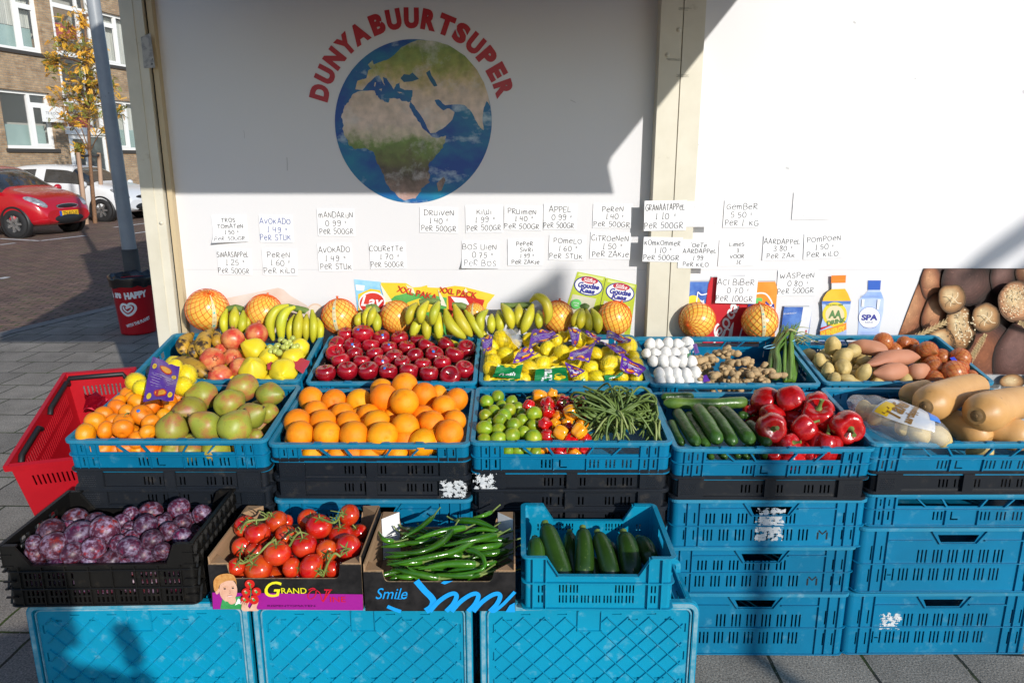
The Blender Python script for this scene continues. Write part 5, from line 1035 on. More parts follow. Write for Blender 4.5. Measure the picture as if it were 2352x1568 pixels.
tag(mb.build('blue_crate', [M['cyan_plastic']], None, CC, (0, 0, R(-.6))), 'small blue crate of courgettes with cut-out front, at right of the boxes', 'crate')
HC = Heap(CC + V((0, 0, CH)), 0, .02, .28, .18)
# ------------------------------------------------------------------ printed cardboard boxes
M['card'] = mat('cardboard', (.36, .22, .12), .85, c2=(.30, .18, .09), scale=4, stretch=(.3, .3, 40)); M['card_black'] = mat('card_black', (.007, .0065, .007), .5, spec=.25, c2=(.02, .018, .018), scale=30); M['card_edge'] = mat('card_edge', (.48, .34, .2), .9, c2=(.2, .13, .07), scale=120)
M['magenta'] = mat('card_magenta', (.30, .008, .24), .45)
def card_box(name, label, bl, br, H, D, hc, prints, lift=0):
    """open tray: cut-out front and back, posts in the corners"""
    a, b = at_z(bl, ZT), at_z(br, ZT); W = b.x - a.x; Y = (a.y + b.y) / 2; C = V(((a.x + b.x) / 2, Y, ZT + .001)); t = .004
    o = empty(name, C, label=label, cat='box')
    c0, c1, rr = .052, W - .058, .012
    def face_(y, inner):
        out = [(-W / 2, 0), (W / 2, 0), (W / 2, H), (c1 - W / 2 + .004, H)] + [(c1 - W / 2 - rr * (1 - math.cos(R(q))), hc + rr * (1 - math.sin(R(q)))) for q in (0, 30, 60, 90)] + [(c0 - W / 2 + rr * (1 - math.cos(R(q))), hc + rr * (1 - math.sin(R(q)))) for q in (90, 60, 30, 0)] + [(c0 - W / 2 - .004, H), (-W / 2, H)]
        m = MB(); A = [(x, y, z) for x, z in out]; B = [(x, y + t, z) for x, z in out]; n = len(out)
        m.face(A, 1 if inner == 'b' else 0); m.face(B[::-1], 0 if inner == 'b' else 1)
        for i in range(n): j = (i + 1) % n; m.face([A[i], B[i], B[j], A[j]], 2)
        return m
    mats = [M['card_black'], M['card'], M['card_edge']]
    fr = face_(0, 'f').build('front_panel', mats, o); face_(D - t, 'b').build('back_panel', mats, o)
    for s_ in (-1, 1):
        m = MB(); x0, x1 = sorted((s_ * W / 2, s_ * (W / 2 - t))); m.wall(D - 2 * t, H + .02, t, [], lambda p, q, r_, s_=s_: (s_ * (W / 2 - r_), t + p, q), 0)
        m.m = [0 if abs(abs(m.v[f[0]][0]) - W / 2) < 1e-6 and abs(abs(m.v[f[2]][0]) - W / 2) < 1e-6 else 1 for f in m.f]; m.build('side_panel', mats, o)
        for y in (t, D - t):
            sy = 1 if y == t else -1; m = MB(); hh = H + (.022 if sy < 0 else .002)
            A = [(s_ * (W / 2 - t), y), (s_ * (W / 2 - .050), y + sy * .002), (s_ * (W / 2 - t - .002), y + sy * .045)]
            for z in (hh,): m.face([(p, q, z) for p, q in A], 1)
            m.face([(A[1][0], A[1][1], 0), (A[2][0], A[2][1], 0), (A[2][0], A[2][1], hh), (A[1][0], A[1][1], hh)], 1 if not (prints == 'chilli' and sy < 0) else 3)
            m.face([(A[0][0], A[0][1], H * .9), (A[1][0], A[1][1], H * .9), (A[1][0], A[1][1], hh), (A[0][0], A[0][1], hh)], 1)
            m.build('corner_post', mats + [M['white_print']], o)
    m = MB(); m.box((-W / 2 + t, t, .001), (W / 2 - t, D - t, .004)); m.build('bottom_panel', M['card'], o)
    return o, fr, C, W
tbx, tfr, TC, TW = card_box('tomato_box', 'black and magenta cardboard box of tomatoes printed GRAND VINE', zI(97, 886), zI(1200, 895), .128, .29, .088, 'tomato')
cbx, cfr, CCB, CBW = card_box('chilli_box', 'black cardboard box of green chillies printed Smile in blue', zI(1216, 902), zI(2318, 905), .112, .29, .084, 'chilli')
p = Print(zI, TC.y)
p.poly([(92, 762), (1197, 776), (1199, 893), (97, 884)], 0)
p.text('G', 540, 738, h=128, m=1, shear=.3, bold=.01); p.text('RAND', 692, 748, w=185, h=46, m=1, bold=.005)
p.line([(800, 742), (830, 728), (855, 745), (845, 790), (810, 808), (795, 780), (830, 740), (880, 760), (905, 825), (935, 745)], .0026, 2); p.line([(905, 828), (960, 745), (975, 742), (915, 740)], .004, 2, 0)
p.text('INE', 1015, 810, w=115, h=44, m=2, bold=.005); p.text('RISPENTOMATEN', 675, 857, w=350, h=16, m=3)
p.poly([(155, 870), (172, 800), (240, 795), (300, 785), (330, 820), (325, 880), (160, 878)], 4, 0); p.poly([(170, 800), (180, 790), (200, 812), (192, 830)], 12); p.poly([(285, 800), (325, 815), (325, 845), (290, 838), (262, 850)], 5)
p.ell(134, 745, 14, 24, 6, .2); p.ell(214, 738, 66, 84, 6, -.05); p.poly([(205, 800), (262, 790), (268, 828), (230, 840)], 6, 4)
p.poly([(112, 735), (108, 670), (140, 630), (200, 615), (250, 625), (272, 660), (275, 700), (262, 670), (210, 668), (160, 690), (140, 730), (128, 745)], 7, 5)
p.ell(190, 726, 9, 5, 8); p.ell(250, 720, 8, 5, 8); p.line([(178, 714), (200, 710)], .0008, 7, 0); p.line([(240, 708), (262, 708)], .0008, 7, 0); p.line([(228, 735), (234, 755), (222, 758)], .0009, 9, 0); p.poly([(212, 776), (232, 772), (252, 770), (246, 782), (228, 786)], 10, 4); p.line([(217, 778), (247, 774)], .0009, 5, 0)
p.poly([(320, 830), (345, 800), (372, 815), (362, 850), (385, 880), (320, 880)], 6, 4); p.poly([(380, 860), (420, 800), (440, 815), (425, 860), (440, 880), (378, 882)], 6, 4)
for x, y, r_ in ((376, 686, 36), (352, 745, 34), (428, 738, 34), (345, 795, 32), (412, 793, 36)): p.ell(x, y, r_, r_ * .92, 11); p.ell(x - 8, y - 10, 9, 6, 10); p.poly([(x, y - 14), (x + 5, y - 4), (x + 16, y), (x + 5, y + 4), (x, y + 14), (x - 5, y + 4), (x - 16, y), (x - 5, y - 4)], 4)
p.line([(380, 668), (392, 720), (385, 790)], .0016, 4)
for k in range(4): p.line([(322 + k * 13, 822 + k * 3), (330 + k * 13, 800 + k * 5)], .003, 6, 0)
p.done('box_print', [M['magenta'], pm('gvyellow', (.75, .68, .02)), pm('gvred', (.55, .01, .03)), pm('gvdark', (.05, .0, .05)), pm('shirt', (.03, .26, .07), (.05, .33, .1), 60), M['white_print'], pm('skin', (.62, .33, .22), (.7, .42, .3), 40), pm('hair', (.48, .20, .05), (.62, .32, .1), 90), M['black_print'], pm('skinshade', (.42, .2, .13)), pm('pinklight', (.72, .36, .30)), pm('tomred', (.55, .015, .01)), pm('shirtlight', (.2, .45, .2))], tfr)
p = Print(zI, CCB.y)
p.text('Smile', 1408, 770, w=235, h=90, m=0, shear=.35, bold=.0); p.line([(1430, 805), (1480, 808), (1525, 790)], .0016, 0)
p.line([(1590, 675), (1650, 745), (1700, 795), (1716, 830), (1700, 870), (1660, 897)], .017, 0, 6, [.9] * 8 + [1] * 12 + [1.1] * 11); p.line([(1378, 862), (1430, 884), (1478, 900)], .010, 0); p.poly([(1770, 690), (1792, 676), (1860, 675), (1800, 700)], 0)
for x in (1690, 1850, 2010):
    p.line([(x, 898), (x + 60, 830), (x + 130, 780), (x + 180, 766), (x + 196, 790), (x + 170, 845), (x + 120, 897)], .012, 0, 5, None)
p.line([(2140, 880), (2160, 895), (2220, 850), (2270, 800), (2315, 752)], .009, 0); p.poly([(2245, 900), (2275, 850), (2313, 830), (2316, 900)], 0)
p.done('box_print', [pm('smileblue', (.008, .30, .72))], cfr)
mb = MB(); mb.box((TW / 2 - .006, .262, .10), (TW / 2 - .0045, .285, .145)); c = V((TW / 2 - .0065, .272, .122)); lettering(mb, 'G', V((TW / 2 - .04, .2845, .128)), (1, 0, 0), (0, 0, 1), H=.02, m=1, shear=.3); mb.build('corner_print', [M['card_black'], bpy.data.materials['print_gvyellow']], tbx)
HT = Heap(TC + V((0, 0, .118)), R(6), .015, .275, .185); HCH = Heap(CCB + V((0, 0, .095)), R(5), .015, .275, .185)

# ------------------------------------------------------------------ red shopping basket on the ground
M['red_plastic'] = mat('red_plastic', (.42, .006, .014), .35, c2=(.36, .005, .012), scale=6, spec=.5)
bFL, bBL, bBR = at_z((22, 1066), .50), at_z((152, 860), .665), at_z((302, 848), .665); bFR = bFL + (bBR - bBL) * 1.02
rimc = [bFL, bFR, bBR, bBL]; rn = (bFR - bFL).cross(bBL - bFL).normalized(); cen = sum(rimc, V()) / 4
fl_ = [cen + (q - cen) * .84 - rn * .26 + V((.035, 0, -.18)) for q in rimc]
bk = empty('shopping_basket', (cen.x, cen.y, 0), label='red slotted plastic shopping basket standing left of the mandarin crate', cat='basket')
mb = MB()
for i in range(4):
    A, B, c_, d_ = rimc[i], rimc[(i + 1) % 4], fl_[(i + 1) % 4], fl_[i]; L_ = (B - A).length; n_ = (B - A).cross(d_ - A).normalized() * -1
    hs = []; k = .05
    while k < L_ - .05: hs.append((k, .33, k + .006, .375)); hs.append((k, .27, k + .006, .315)) if i == 3 else None; k += .0155
    mb.wall(L_, .43, .003, hs, lambda a, b, c, A=A, B=B, c_=c_, d_=d_, L_=L_, n_=n_: A.lerp(B, a / L_) * (b / .43) + d_.lerp(c_, a / L_) * (1 - b / .43) + n_ * c)
    o_ = (A + B) / 2 - cen; o_ = o_.normalized(); ext = (B - A)  .normalized() * .014
    mb.prism([(0, 0), (.016, -.002), (.016, -.022), (.012, -.022), (.012, -.005), (0, -.004)], lambda a, b, c, A=A, B=B, o_=o_, ext=ext: (A - ext * .9).lerp(B + ext * .9, c) + o_ * a + rn * (b + .003 + .0006 * i), 0, 1)
mb.face(fl_)
mb.build('basket_body', M['red_plastic'], bk, world=True)
hm = M['black_print']
for i, t0, t1 in ((2, .1, .98), (3, .05, .42), (3, .58, .92)):
    A, B = rimc[i], rimc[(i + 1) % 4]; o_ = (cen - (A + B) / 2).normalized() * .012
    mb = MB(); mb.tube([A.lerp(B, t0) + o_ - rn * .03, A.lerp(B, t0 + .03) + o_ - rn * .012, A.lerp(B, (t0 + t1) / 2) + o_ - rn * .012, A.lerp(B, t1 - .03) + o_ - rn * .012, A.lerp(B, t1) + o_ - rn * .03], .010, 10); mb.build('handle', M['trim'], bk, world=True)
wh = MB()
for s_ in (-1, 1): pass
w0 = (fl_[2] + fl_[3]) / 2; wh.lathe([(.001, -.09), (.03, -.09), (.03, .09), (.001, .09)], 14, xf=lambda x, y, z: (w0.x + z, w0.y + x, max(.031, w0.z - .02) + y)); wh.build('wheel', M['trim'], bk, world=True)
rl_ = random.Random(8); mb = MB(); c = at_plane(zB(585, 985), cen - rn * .05, rn); mb.grid([[c + V((rl_.uniform(-.045, .045), rl_.uniform(-.03, .03), rl_.uniform(-.04, .04))) for _ in range(7)] for _ in range(6)], 0, False)
tag(mb.build('crumpled_wrapper', mat('wrapper_foil', (.35, .005, .02), .2, metal=.6)), 'crumpled shiny red wrapper lying in the shopping basket', 'wrapper')
# ------------------------------------------------------------------ fruit and vegetable shapes (unit size, scaled per piece)
def ball(fn, nu=24, nv=16, name='fruit', mats=(), extra=None):
    mb = MB(); rows = []
    for i in range(nv + 1):
        t = math.pi * i / nv; rows.append([fn(t, 6.28319 * j / nu) for j in range(nu)])
    mb.grid(rows, 0, True, cu=True)
    if extra: extra(mb)
    return mb.mesh(name, list(mats))
def rot3(r_=None, tilt=None):
    r_ = r_ or random
    if tilt is None: return (r_.uniform(0, 6.28), r_.uniform(0, 6.28), r_.uniform(0, 6.28))
    a = r_.uniform(0, tilt); return (a * math.cos(r_.uniform(0, 6.28)), a * math.sin(r_.uniform(0, 6.28)), r_.uniform(0, 6.28))
NZ = lambda x, y, z, s=1., o=0.: noise.noise(V((x * s + o, y * s + o * 1.7, z * s - o)))
def sp(t, p, r_=1, zz=1): return (r_ * math.sin(t) * math.cos(p), r_ * math.sin(t) * math.sin(p), zz * math.cos(t))
def f_orange(t, p):
    k = 1 - .10 * math.exp(-(t / .14) ** 2) - .05 * math.exp(-((math.pi - t) / .2) ** 2); x, y, z = sp(t, p); d = 1 + .015 * NZ(x, y, z, 1.6)
    return (x * d * k, y * d * k, z * d * k * .97)
def f_mand(t, p):
    x, y, z = sp(t, p); d = 1 + .02 * NZ(x, y, z, 1.5, 3) + .010 * math.cos(p * 10) * math.sin(t) ** 2; return (x * d, y * d, z * .84 * d - .16 * math.exp(-(t / .28) ** 2) + .08 * math.exp(-((math.pi - t) / .25) ** 2))
def f_apple(t, p):
    rho = math.sin(t) * (1 + .09 * math.cos(t)) * (1 + .03 * math.cos(5 * p) * (t / math.pi) ** 2); return (rho * math.cos(p), rho * math.sin(p), .92 * math.cos(t) - .42 * math.exp(-(t / .42) ** 2) + .20 * math.exp(-((math.pi - t) / .32) ** 2) + .02 * math.cos(2 * p))
def f_pear(t, p):
    x, y, z = sp(t, p); q = 1 - .42 * max(0, z) ** 1.25; d = 1 + .07 * NZ(x, y, z, 1.2, 8); return (x * q * d, y * q * d, (z * 1.20 + .06) * d - .10 * math.exp(-(t / .25) ** 2) + .12 * math.exp(-((math.pi - t) / .3) ** 2))
def f_quince(t, p):
    x, y, z = sp(t, p); q = 1 - .42 * max(0, z) ** 1.2; d = 1 + .09 * NZ(x, y, z, 1.4, 4) + .03 * math.cos(5 * p) * math.sin(t); return (x * q * d, y * q * d, (z * 1.14) * d - .08 * math.exp(-(t / .2) ** 2) + .16 * math.exp(-((math.pi - t) / .3) ** 2))
def f_pom(t, p):
    x, y, z = sp(t, p); d = 1 + .035 * math.cos(6 * p) * math.sin(t) ** 2 + .03 * NZ(x, y, z, 1.5, 2); return (x * d, y * d, z * .93 * d + .06 * math.exp(-(t / .3) ** 2))
def f_lemon(t, p):
    x, y, z = sp(t, p); d = 1 + .03 * NZ(x, y, z, 2, 5); return (x * d * .95, y * d * .95, z * 1.12 * d + .20 * (math.exp(-(t / .24) ** 2) - .6 * math.exp(-((math.pi - t) / .3) ** 2)))
def f_lime(t, p):
    x, y, z = sp(t, p); d = 1 + .02 * NZ(x, y, z, 2, 6); return (x * d, y * d, z * 1.05 * d + .08 * (math.exp(-(t / .2) ** 2) - math.exp(-((math.pi - t) / .22) ** 2)))
def f_plum(t, p):
    x, y, z = sp(t, p); c = 1 - .06 * math.exp(-(((p + .0) % 6.283 - 3.14) / .25) ** 2) * math.sin(t); return (x * c, y * c, 1.12 * z - .07 * math.exp(-(t / .25) ** 2))
def f_tom(t, p):
    rho = math.sin(t) * (1 + .02 * math.cos(5 * p) * (1 - t / math.pi)); return (rho * math.cos(p), rho * math.sin(p), .86 * math.cos(t) - .14 * math.exp(-(t / .35) ** 2) + .04 * math.exp(-((math.pi - t) / .2) ** 2))
def f_pot(o):
    def f(t, p): x, y, z = sp(t, p); d = 1 + .13 * NZ(x, y, z, 1.1, o) + .04 * NZ(x, y, z, 3, o); return (x * .78 * d, y * .72 * d, z * 1.12 * d)
    return f
def f_pepper(k, o, ln=1.05, amp=.11):
    def f(t, p):
        z = math.cos(t); lob = abs(math.cos(k * (p + .15 * math.sin(p + o)) / 2)); d = (1 - amp + amp * 1.7 * lob ** .7) * (.94 + .10 * z) * (1 + .08 * NZ(math.cos(p), math.sin(p), z, 1.3, o))
        rho = math.sin(t) ** .75 * d; return (rho * math.cos(p), rho * math.sin(p), ln * z - .36 * math.exp(-(t / .40) ** 2) + .22 * math.exp(-((math.pi - t) / .5) ** 2))
    return f
def f_onion(t, p):
    rho = math.sin(t) * (1 + .02 * math.cos(9 * p)); return (rho * math.cos(p), rho * math.sin(p), .9 * math.cos(t) + .55 * math.exp(-(t / .20) ** 2) - .12 * math.exp(-((math.pi - t) / .14) ** 2))
def f_garlic(t, p):
    rho = math.sin(t) * (1 + .06 * abs(math.cos(4 * p))); return (rho * math.cos(p), rho * math.sin(p), .82 * math.cos(t) + .35 * math.exp(-(t / .25) ** 2))
# skins
mm('orange', (.84, .245, .003), .48, c2=(.86, .31, .005), scale=1.2, bump=.22, bs=24, rnd=.06, hue=.014, spec=.3, c3=(.68, .16, .004), s3=1.6, lo3=.58, hi3=.8)
mm('mandarin', (.80, .21, .004), .38, c2=(.80, .27, .006), scale=1.2, bump=.15, bs=22, rnd=.08, hue=.014, spec=.5)
mm('apple', (.26, .004, .012), .17, c2=(.42, .010, .018), scale=1.3, lo=.4, hi=.75, c3=(.46, .10, .03), s3=1.1, lo3=.66, hi3=.9, rnd=.28, spec=.6, coat=.5)
mm('pear', (.28, .28, .03), .45, c2=(.36, .11, .045), scale=.85, lo=.48, hi=.66, c3=(.15, .11, .03), s3=10, lo3=.58, hi3=.72, rnd=.14, hue=.02, detail=6)
mm('quince', (.76, .57, .012), .42, c2=(.68, .55, .03), scale=1.5, rnd=.06, c3=(.42, .32, .04), s3=15, lo3=.70, hi3=.76)
mm('pomegranate', (.52, .05, .03), .36, c2=(.66, .26, .09), scale=.9, lo=.42, hi=.62, c3=(.26, .10, .05), s3=14, lo3=.68, hi3=.75, rnd=.1)
mm('lemon', (.82, .58, .006), .36, c2=(.78, .60, .015), scale=2, bump=.12, bs=18, rnd=.05, hue=.01, spec=.5)
mm('lime', (.17, .29, .012), .32, c2=(.34, .36, .015), scale=.9, lo=.4, hi=.7, bump=.08, bs=20, rnd=.14, hue=.02, spec=.5)
mm('plum', (.050, .009, .026), .42, c2=(.25, .19, .28), scale=2.3, lo=.45, hi=.66, c3=(.17, .010, .026), s3=2.2, lo3=.52, hi3=.66, rnd=.35, hue=.03, detail=8, spec=.35)
mm('tomato', (.50, .012, .005), .16, c2=(.58, .07, .010), scale=.8, rnd=.12, hue=.008, spec=.6, coat=.3)
mm('pepper_red', (.36, .003, .006), .2, c2=(.50, .010, .008), scale=1.6, spec=.5, coat=.3, rnd=.16, bump=.25, bs=3.2)
mm('hot_red', (.50, .006, .006), .15, spec=.6, coat=.4, rnd=.1); mm('hot_orange', (.84, .26, .006), .16, c2=(.84, .38, .01), scale=.8, spec=.6, coat=.4, rnd=.06, hue=.01)
mm('potato', (.56, .42, .16), .6, c2=(.47, .34, .12), scale=2, c3=(.24, .15, .05), s3=11, lo3=.66, hi3=.74, rnd=.08, bump=.1, bs=14)
mm('sweet_potato', (.50, .22, .12), .65, c2=(.42, .17, .095), scale=3, c3=(.22, .09, .05), s3=9, lo3=.66, hi3=.78, stretch=(1, 1, 1), rnd=.06, bump=.2, bs=8)
mm('onion', (.50, .19, .05), .35, c2=(.38, .11, .03), scale=3, stretch=(6, 6, .6), rnd=.1, spec=.5)
mm('garlic', (.80, .78, .74), .55, c2=(.72, .69, .64), scale=6, rnd=.03, stretch=(3, 3, .5))
mm('ginger', (.50, .35, .18), .7, c2=(.40, .26, .12), scale=30, c3=(.28, .17, .08), s3=60, lo3=.58, hi3=.7, bump=.3, bs=90, rnd=.08)
mm('banana', (.56, .48, .02), .45, c2=(.40, .42, .03), scale=9, lo=.35, hi=.7, c3=(.10, .065, .02), s3=70, lo3=.70, hi3=.76, rnd=.12, hue=.012)
mm('banana_tip', (.055, .05, .02), .7)
mm('plantain', (.46, .26, .025), .5, c2=(.035, .020, .012), scale=26, lo=.50, hi=.60, rnd=.15, stretch=(1, 1, 1), detail=6)
mm('pomelo', (.82, .44, .055), .3, c2=(.84, .52, .09), scale=1.5, rnd=.05, spec=.5, coat=.2)
mm('net_orange', (.72, .10, .006), .4); mm('net_yellow', (.72, .66, .05), .4); mm('net_red', (.60, .06, .01), .4)
mm('green_stem', (.10, .17, .03), .6, c2=(.17, .22, .05), scale=6); mm('brown_stem', (.10, .06, .03), .8); mm('sticker_blue', (.03, .16, .55), .4)
mm('cucumber', (.026, .075, .010), .32, c2=(.045, .115, .018), scale=30, stretch=(1, 1, 1), c3=(.12, .20, .05), s3=90, lo3=.66, hi3=.74, bump=.35, bs=45, rnd=.15, spec=.5)
mm('cucumber_pale', (.12, .20, .03), .34, c2=(.045, .115, .018), scale=16, bump=.3, bs=40, spec=.5)
mm('courgette', (.016, .050, .006), .30, c2=(.028, .075, .010), scale=12, c3=(.13, .20, .05), s3=120, lo3=.64, hi3=.70, rnd=.3, spec=.55)
mm('chilli', (.020, .095, .004), .18, c2=(.045, .15, .008), scale=12, rnd=.35, spec=.5, coat=.2, bump=.2, bs=40)
mm('longbean', (.075, .125, .022), .5, c2=(.12, .17, .035), scale=16, rnd=.2); mm('longbean_pale', (.24, .28, .09), .5)
mm('squash', (.60, .33, .115), .45, c2=(.52, .27, .085), scale=9, c3=(.36, .20, .075), s3=34, lo3=.64, hi3=.74, rnd=.05, bump=.12, bs=30, detail=6)
mm('squash_eye', (.24, .14, .05), .8, c2=(.14, .08, .03), scale=60)
mm('grape', (.42, .46, .10), .2, rnd=.12, spec=.5, sss=.2); mm('onion_green', (.065, .16, .012), .4, c2=(.13, .25, .03), scale=9, rnd=.2); mm('onion_white', (.62, .66, .42), .45)
mm('label_purple', (.085, .018, .26), .3, c2=(.12, .03, .33), scale=20, spec=.5); mm('label_green', (.006, .19, .055), .3); mm('label_clear', (.6, .6, .62), .25, alpha=.55)

U = {}
for k, fn, mt, nu, nv in (('orange', f_orange, 'orange', 28, 18), ('mandarin', f_mand, 'mandarin', 26, 16), ('apple', f_apple, 'apple', 26, 18), ('pear', f_pear, 'pear', 26, 18), ('quince', f_quince, 'quince', 26, 18), ('pomegranate', f_pom, 'pomegranate', 26, 16), ('lemon', f_lemon, 'lemon', 24, 18), ('lime', f_lime, 'lime', 24, 16), ('plum', f_plum, 'plum', 24, 16), ('tomato', f_tom, 'tomato', 28, 18), ('onion', f_onion, 'onion', 22, 16), ('garlic', f_garlic, 'garlic', 24, 12)):
    U[k] = [ball(fn, nu, nv, k, [M[mt]])]
U['potato'] = [ball(f_pot(o), 22, 14, 'potato', [M['potato']]) for o in (1.3, 4.1, 7.7)]
U['bell'] = [ball(f_pepper(4 if o != 5.3 else 3, o, 1.0), 40, 22, 'bell_pepper', [M['pepper_red']]) for o in (.4, 2.7, 5.3)]
U['hot'] = {c: [ball(f_pepper(k, o, 1.15, .16), 30, 18, 'hot_pepper', [M['hot_' + c]]) for k, o in ((3, 1.), (5, 3.3))] for c in ('red', 'orange')}
def mk_stem(prof, m, bend=.12, n=7):
    mb = MB(); mb.tube([(bend * (i / (len(prof) - 1)) ** 2, 0, z) for i, (r_, z) in enumerate(prof)], [r_ for r_, z in prof], n); return mb.mesh('stem', [M[m]])
ST = {'apple': mk_stem([(.045, .50), (.035, .70), (.04, .95), (.06, 1.05)], 'brown_stem'), 'pear': mk_stem([(.05, .95), (.05, 1.15), (.07, 1.35)], 'brown_stem'), 'bell': mk_stem([(.30, .55), (.20, .66), (.12, .80), (.10, 1.05), (.14, 1.25)], 'green_stem', .2, 9), 'hot': mk_stem([(.36, .80), (.22, .90), (.09, 1.05), (.07, 1.5), (.10, 1.75)], 'green_stem', .35, 8)}
mb = MB(); mb.lathe([(.20, .88), (.17, 1.0), (.15, 1.08)], 14)
for k in range(6): a = k * 1.047; mb.face([(.15 * math.cos(a - .4), .15 * math.sin(a - .4), 1.06), (.15 * math.cos(a + .4), .15 * math.sin(a + .4), 1.06), (.26 * math.cos(a), .26 * math.sin(a), 1.30)])
ST['pomegranate'] = mb.mesh('crown', [mat('pom_crown', (.40, .13, .06), .7)])
mb = MB()
for k in range(5):
    a = k * 1.2566; d = V((math.cos(a), math.sin(a), 0)); s_ = V((-d.y, d.x, 0))
    mb.grid([[(d * .04 + s_ * .05) + V((0, 0, .74)), (d * .04 - s_ * .05) + V((0, 0, .74))], [d * .30 + s_ * .07 + V((0, 0, .82)), d * .30 - s_ * .07 + V((0, 0, .82))], [d * .58 + s_ * .01 + V((0, 0, .80)), d * .58 - s_ * .01 + V((0, 0, .80))]], 0, True)
ST['calyx'] = mb.mesh('calyx', [M['green_stem']])
mb = MB(); mb.lathe([(.001, 1.004), (.10, .999), (.16, .99), (.155, .985)], 16); ST['sticker'] = mb.mesh('sticker', [M['sticker_blue']])
def net_mesh(N, wrap, w, m, zr=1.0, up=.0):
    mb = MB()
    for s_ in (-1, 1):
        for k in range(N):
            pts = []
            for i in range(27):
                t = .12 + 2.9 * i / 26; p = 6.28319 * k / N + s_ * wrap * (i / 26); q = 1.012 + .004 * s_; pts.append((q * math.sin(t) * math.cos(p), q * math.sin(t) * math.sin(p), zr * q * math.cos(t)))
            mb.tube(pts, w, 3, caps=False)
    return mb
rowname = lambda r, n: 'front row' if r == 0 else ('back row' if r == n - 1 else ORD[r] + ' row up')
def ranks(zf, lst, n):
    vs = [zf(l[0], l[1])[1] for l in lst]; hi, lo = max(vs), min(vs); row = [min(n - 1, int((hi - v) / (hi - lo + 1e-6) * n)) for v in vs]; out = [None] * len(lst)
    used = sorted(set(row))
    for a, r_ in enumerate(used):
        for b, j in enumerate(sorted([i for i in range(len(lst)) if row[i] == r_], key=lambda i: lst[i][0])): out[j] = (a, b, len(used))
    return out
def relax(hp, P, Rr, fixed=0, it=25, tol=.93):
    P0 = [p.copy() for p in P]
    for _ in range(it):
        for i in range(len(P)):
            for j in range(i):
                d = P[i] - P[j]; l = d.length; o = (Rr[i] + Rr[j]) * tol - l
                if o > 0 and l > 1e-6: d *= .5 * o / l; P[i] += d; P[j] -= d
        for i in range(len(P)):
            P[i] += (P0[i] - P[i]) * .12; x, w_, n_ = hp.loc(P[i]); x = max(-hp.xw + Rr[i], min(hp.xw - Rr[i], x)); P[i] = hp.at(x, max(w_, hp.wmin - .006 + Rr[i] * .8), n_)
    return P
def pile(zf, lst, hp, n0, key, name, cat, what, place, group, nrow, tilt=None, stem=None, ext=None, sq=1, seed=1, sz=1.0, rowdesc=True, tol=.93):
    """pieces measured in the photo, laid on the crate's heap; lst = (x, y, r[, kind/extra height])"""
    rg = random.Random(seed); P, Rr = [], []
    for l in lst:
        n_ = n0 + (l[3] if len(l) > 3 else 0); c = hp.pos(zf(l[0], l[1]), n_, .0); r_ = rad(zf, l[2], c) * sz; c = hp.pos(zf(l[0], l[1]), n_, r_ * .8); P.append(c); Rr.append(rad(zf, l[2], c) * sz)
    P = relax(hp, P, Rr, tol=tol); rk = ranks(zf, lst, nrow); out = []
    for i, l in enumerate(lst):
        ml = U[key] if isinstance(key, str) else key(i); me = ml[rg.randrange(len(ml))]
        o = put(name, me, None, P[i], rot3(rg, tilt)); o.scale = (Rr[i] * rg.uniform(.95, 1.04), Rr[i] * rg.uniform(.95, 1.04), Rr[i] * rg.uniform(.94, 1.05))
        w_ = what(i) if callable(what) else what
        tag(o, f'{w_}, {ORD[rk[i][1]]} from left, {rowname(rk[i][0], rk[i][2])} {place}', cat, group)
        if stem: c = put('crown' if stem == 'pomegranate' else 'stem', ST[stem], o)
        out.append(o)
    return out
def under(hp, x0, x1, w0, w1, n, r, key, name, cat, label, group, seed=1, stem=None):
    rg = random.Random(seed); k = 0; y = w0
    while y <= w1:
        x = x0 + (r if k % 2 else 0)
        while x <= x1:
            ml = U[key] if isinstance(key, str) else key(rg.randrange(9)); o = put(name, ml[rg.randrange(len(ml))], None, hp.at(x + rg.uniform(-.2, .2) * r, y + rg.uniform(-.2, .2) * r, n), rot3(rg)); o.scale = (r,) * 3; tag(o, label, cat, group); x += 2.05 * r
        y += 1.8 * r; k += 1
def windows(zf, lst, hp, key, name, cat, what, group, seed=3):
    rg = random.Random(seed)
    for i, l in enumerate(sorted(lst)):
        c = at_plane(zf(l[0], l[1]), hp.O + hp.ew * .04, hp.ew); r_ = rad(zf, l[2], c); c = at_plane(zf(l[0], l[1]), hp.O + hp.ew * (.013 + r_), hp.ew); ml = U[key] if isinstance(key, str) else key(i)
        o = put(name, ml[rg.randrange(len(ml))], None, c, rot3(rg)); o.scale = (rad(zf, l[2], c),) * 3; tag(o, f'{what}, {ORD[i]} from left behind the front slots', cat, group)
def limb(path, rs, name, mats, n=10, parent=None, tip=None, flat=1.0, ref=None):
    mb = MB(); mb.tube(path, rs, n, 0, True, flat, ref)
    if tip: tip(mb, path, rs)
    return mb.build(name, mats, parent, world=parent is not None)
def prof(rs, k):      # resample a taper to k+1 values
    out = []
    for i in range(k + 1):
        t = i / k * (len(rs) - 1); a = min(int(t), len(rs) - 2); out.append(rs[a] + (rs[a + 1] - rs[a]) * (t - a))
    return out

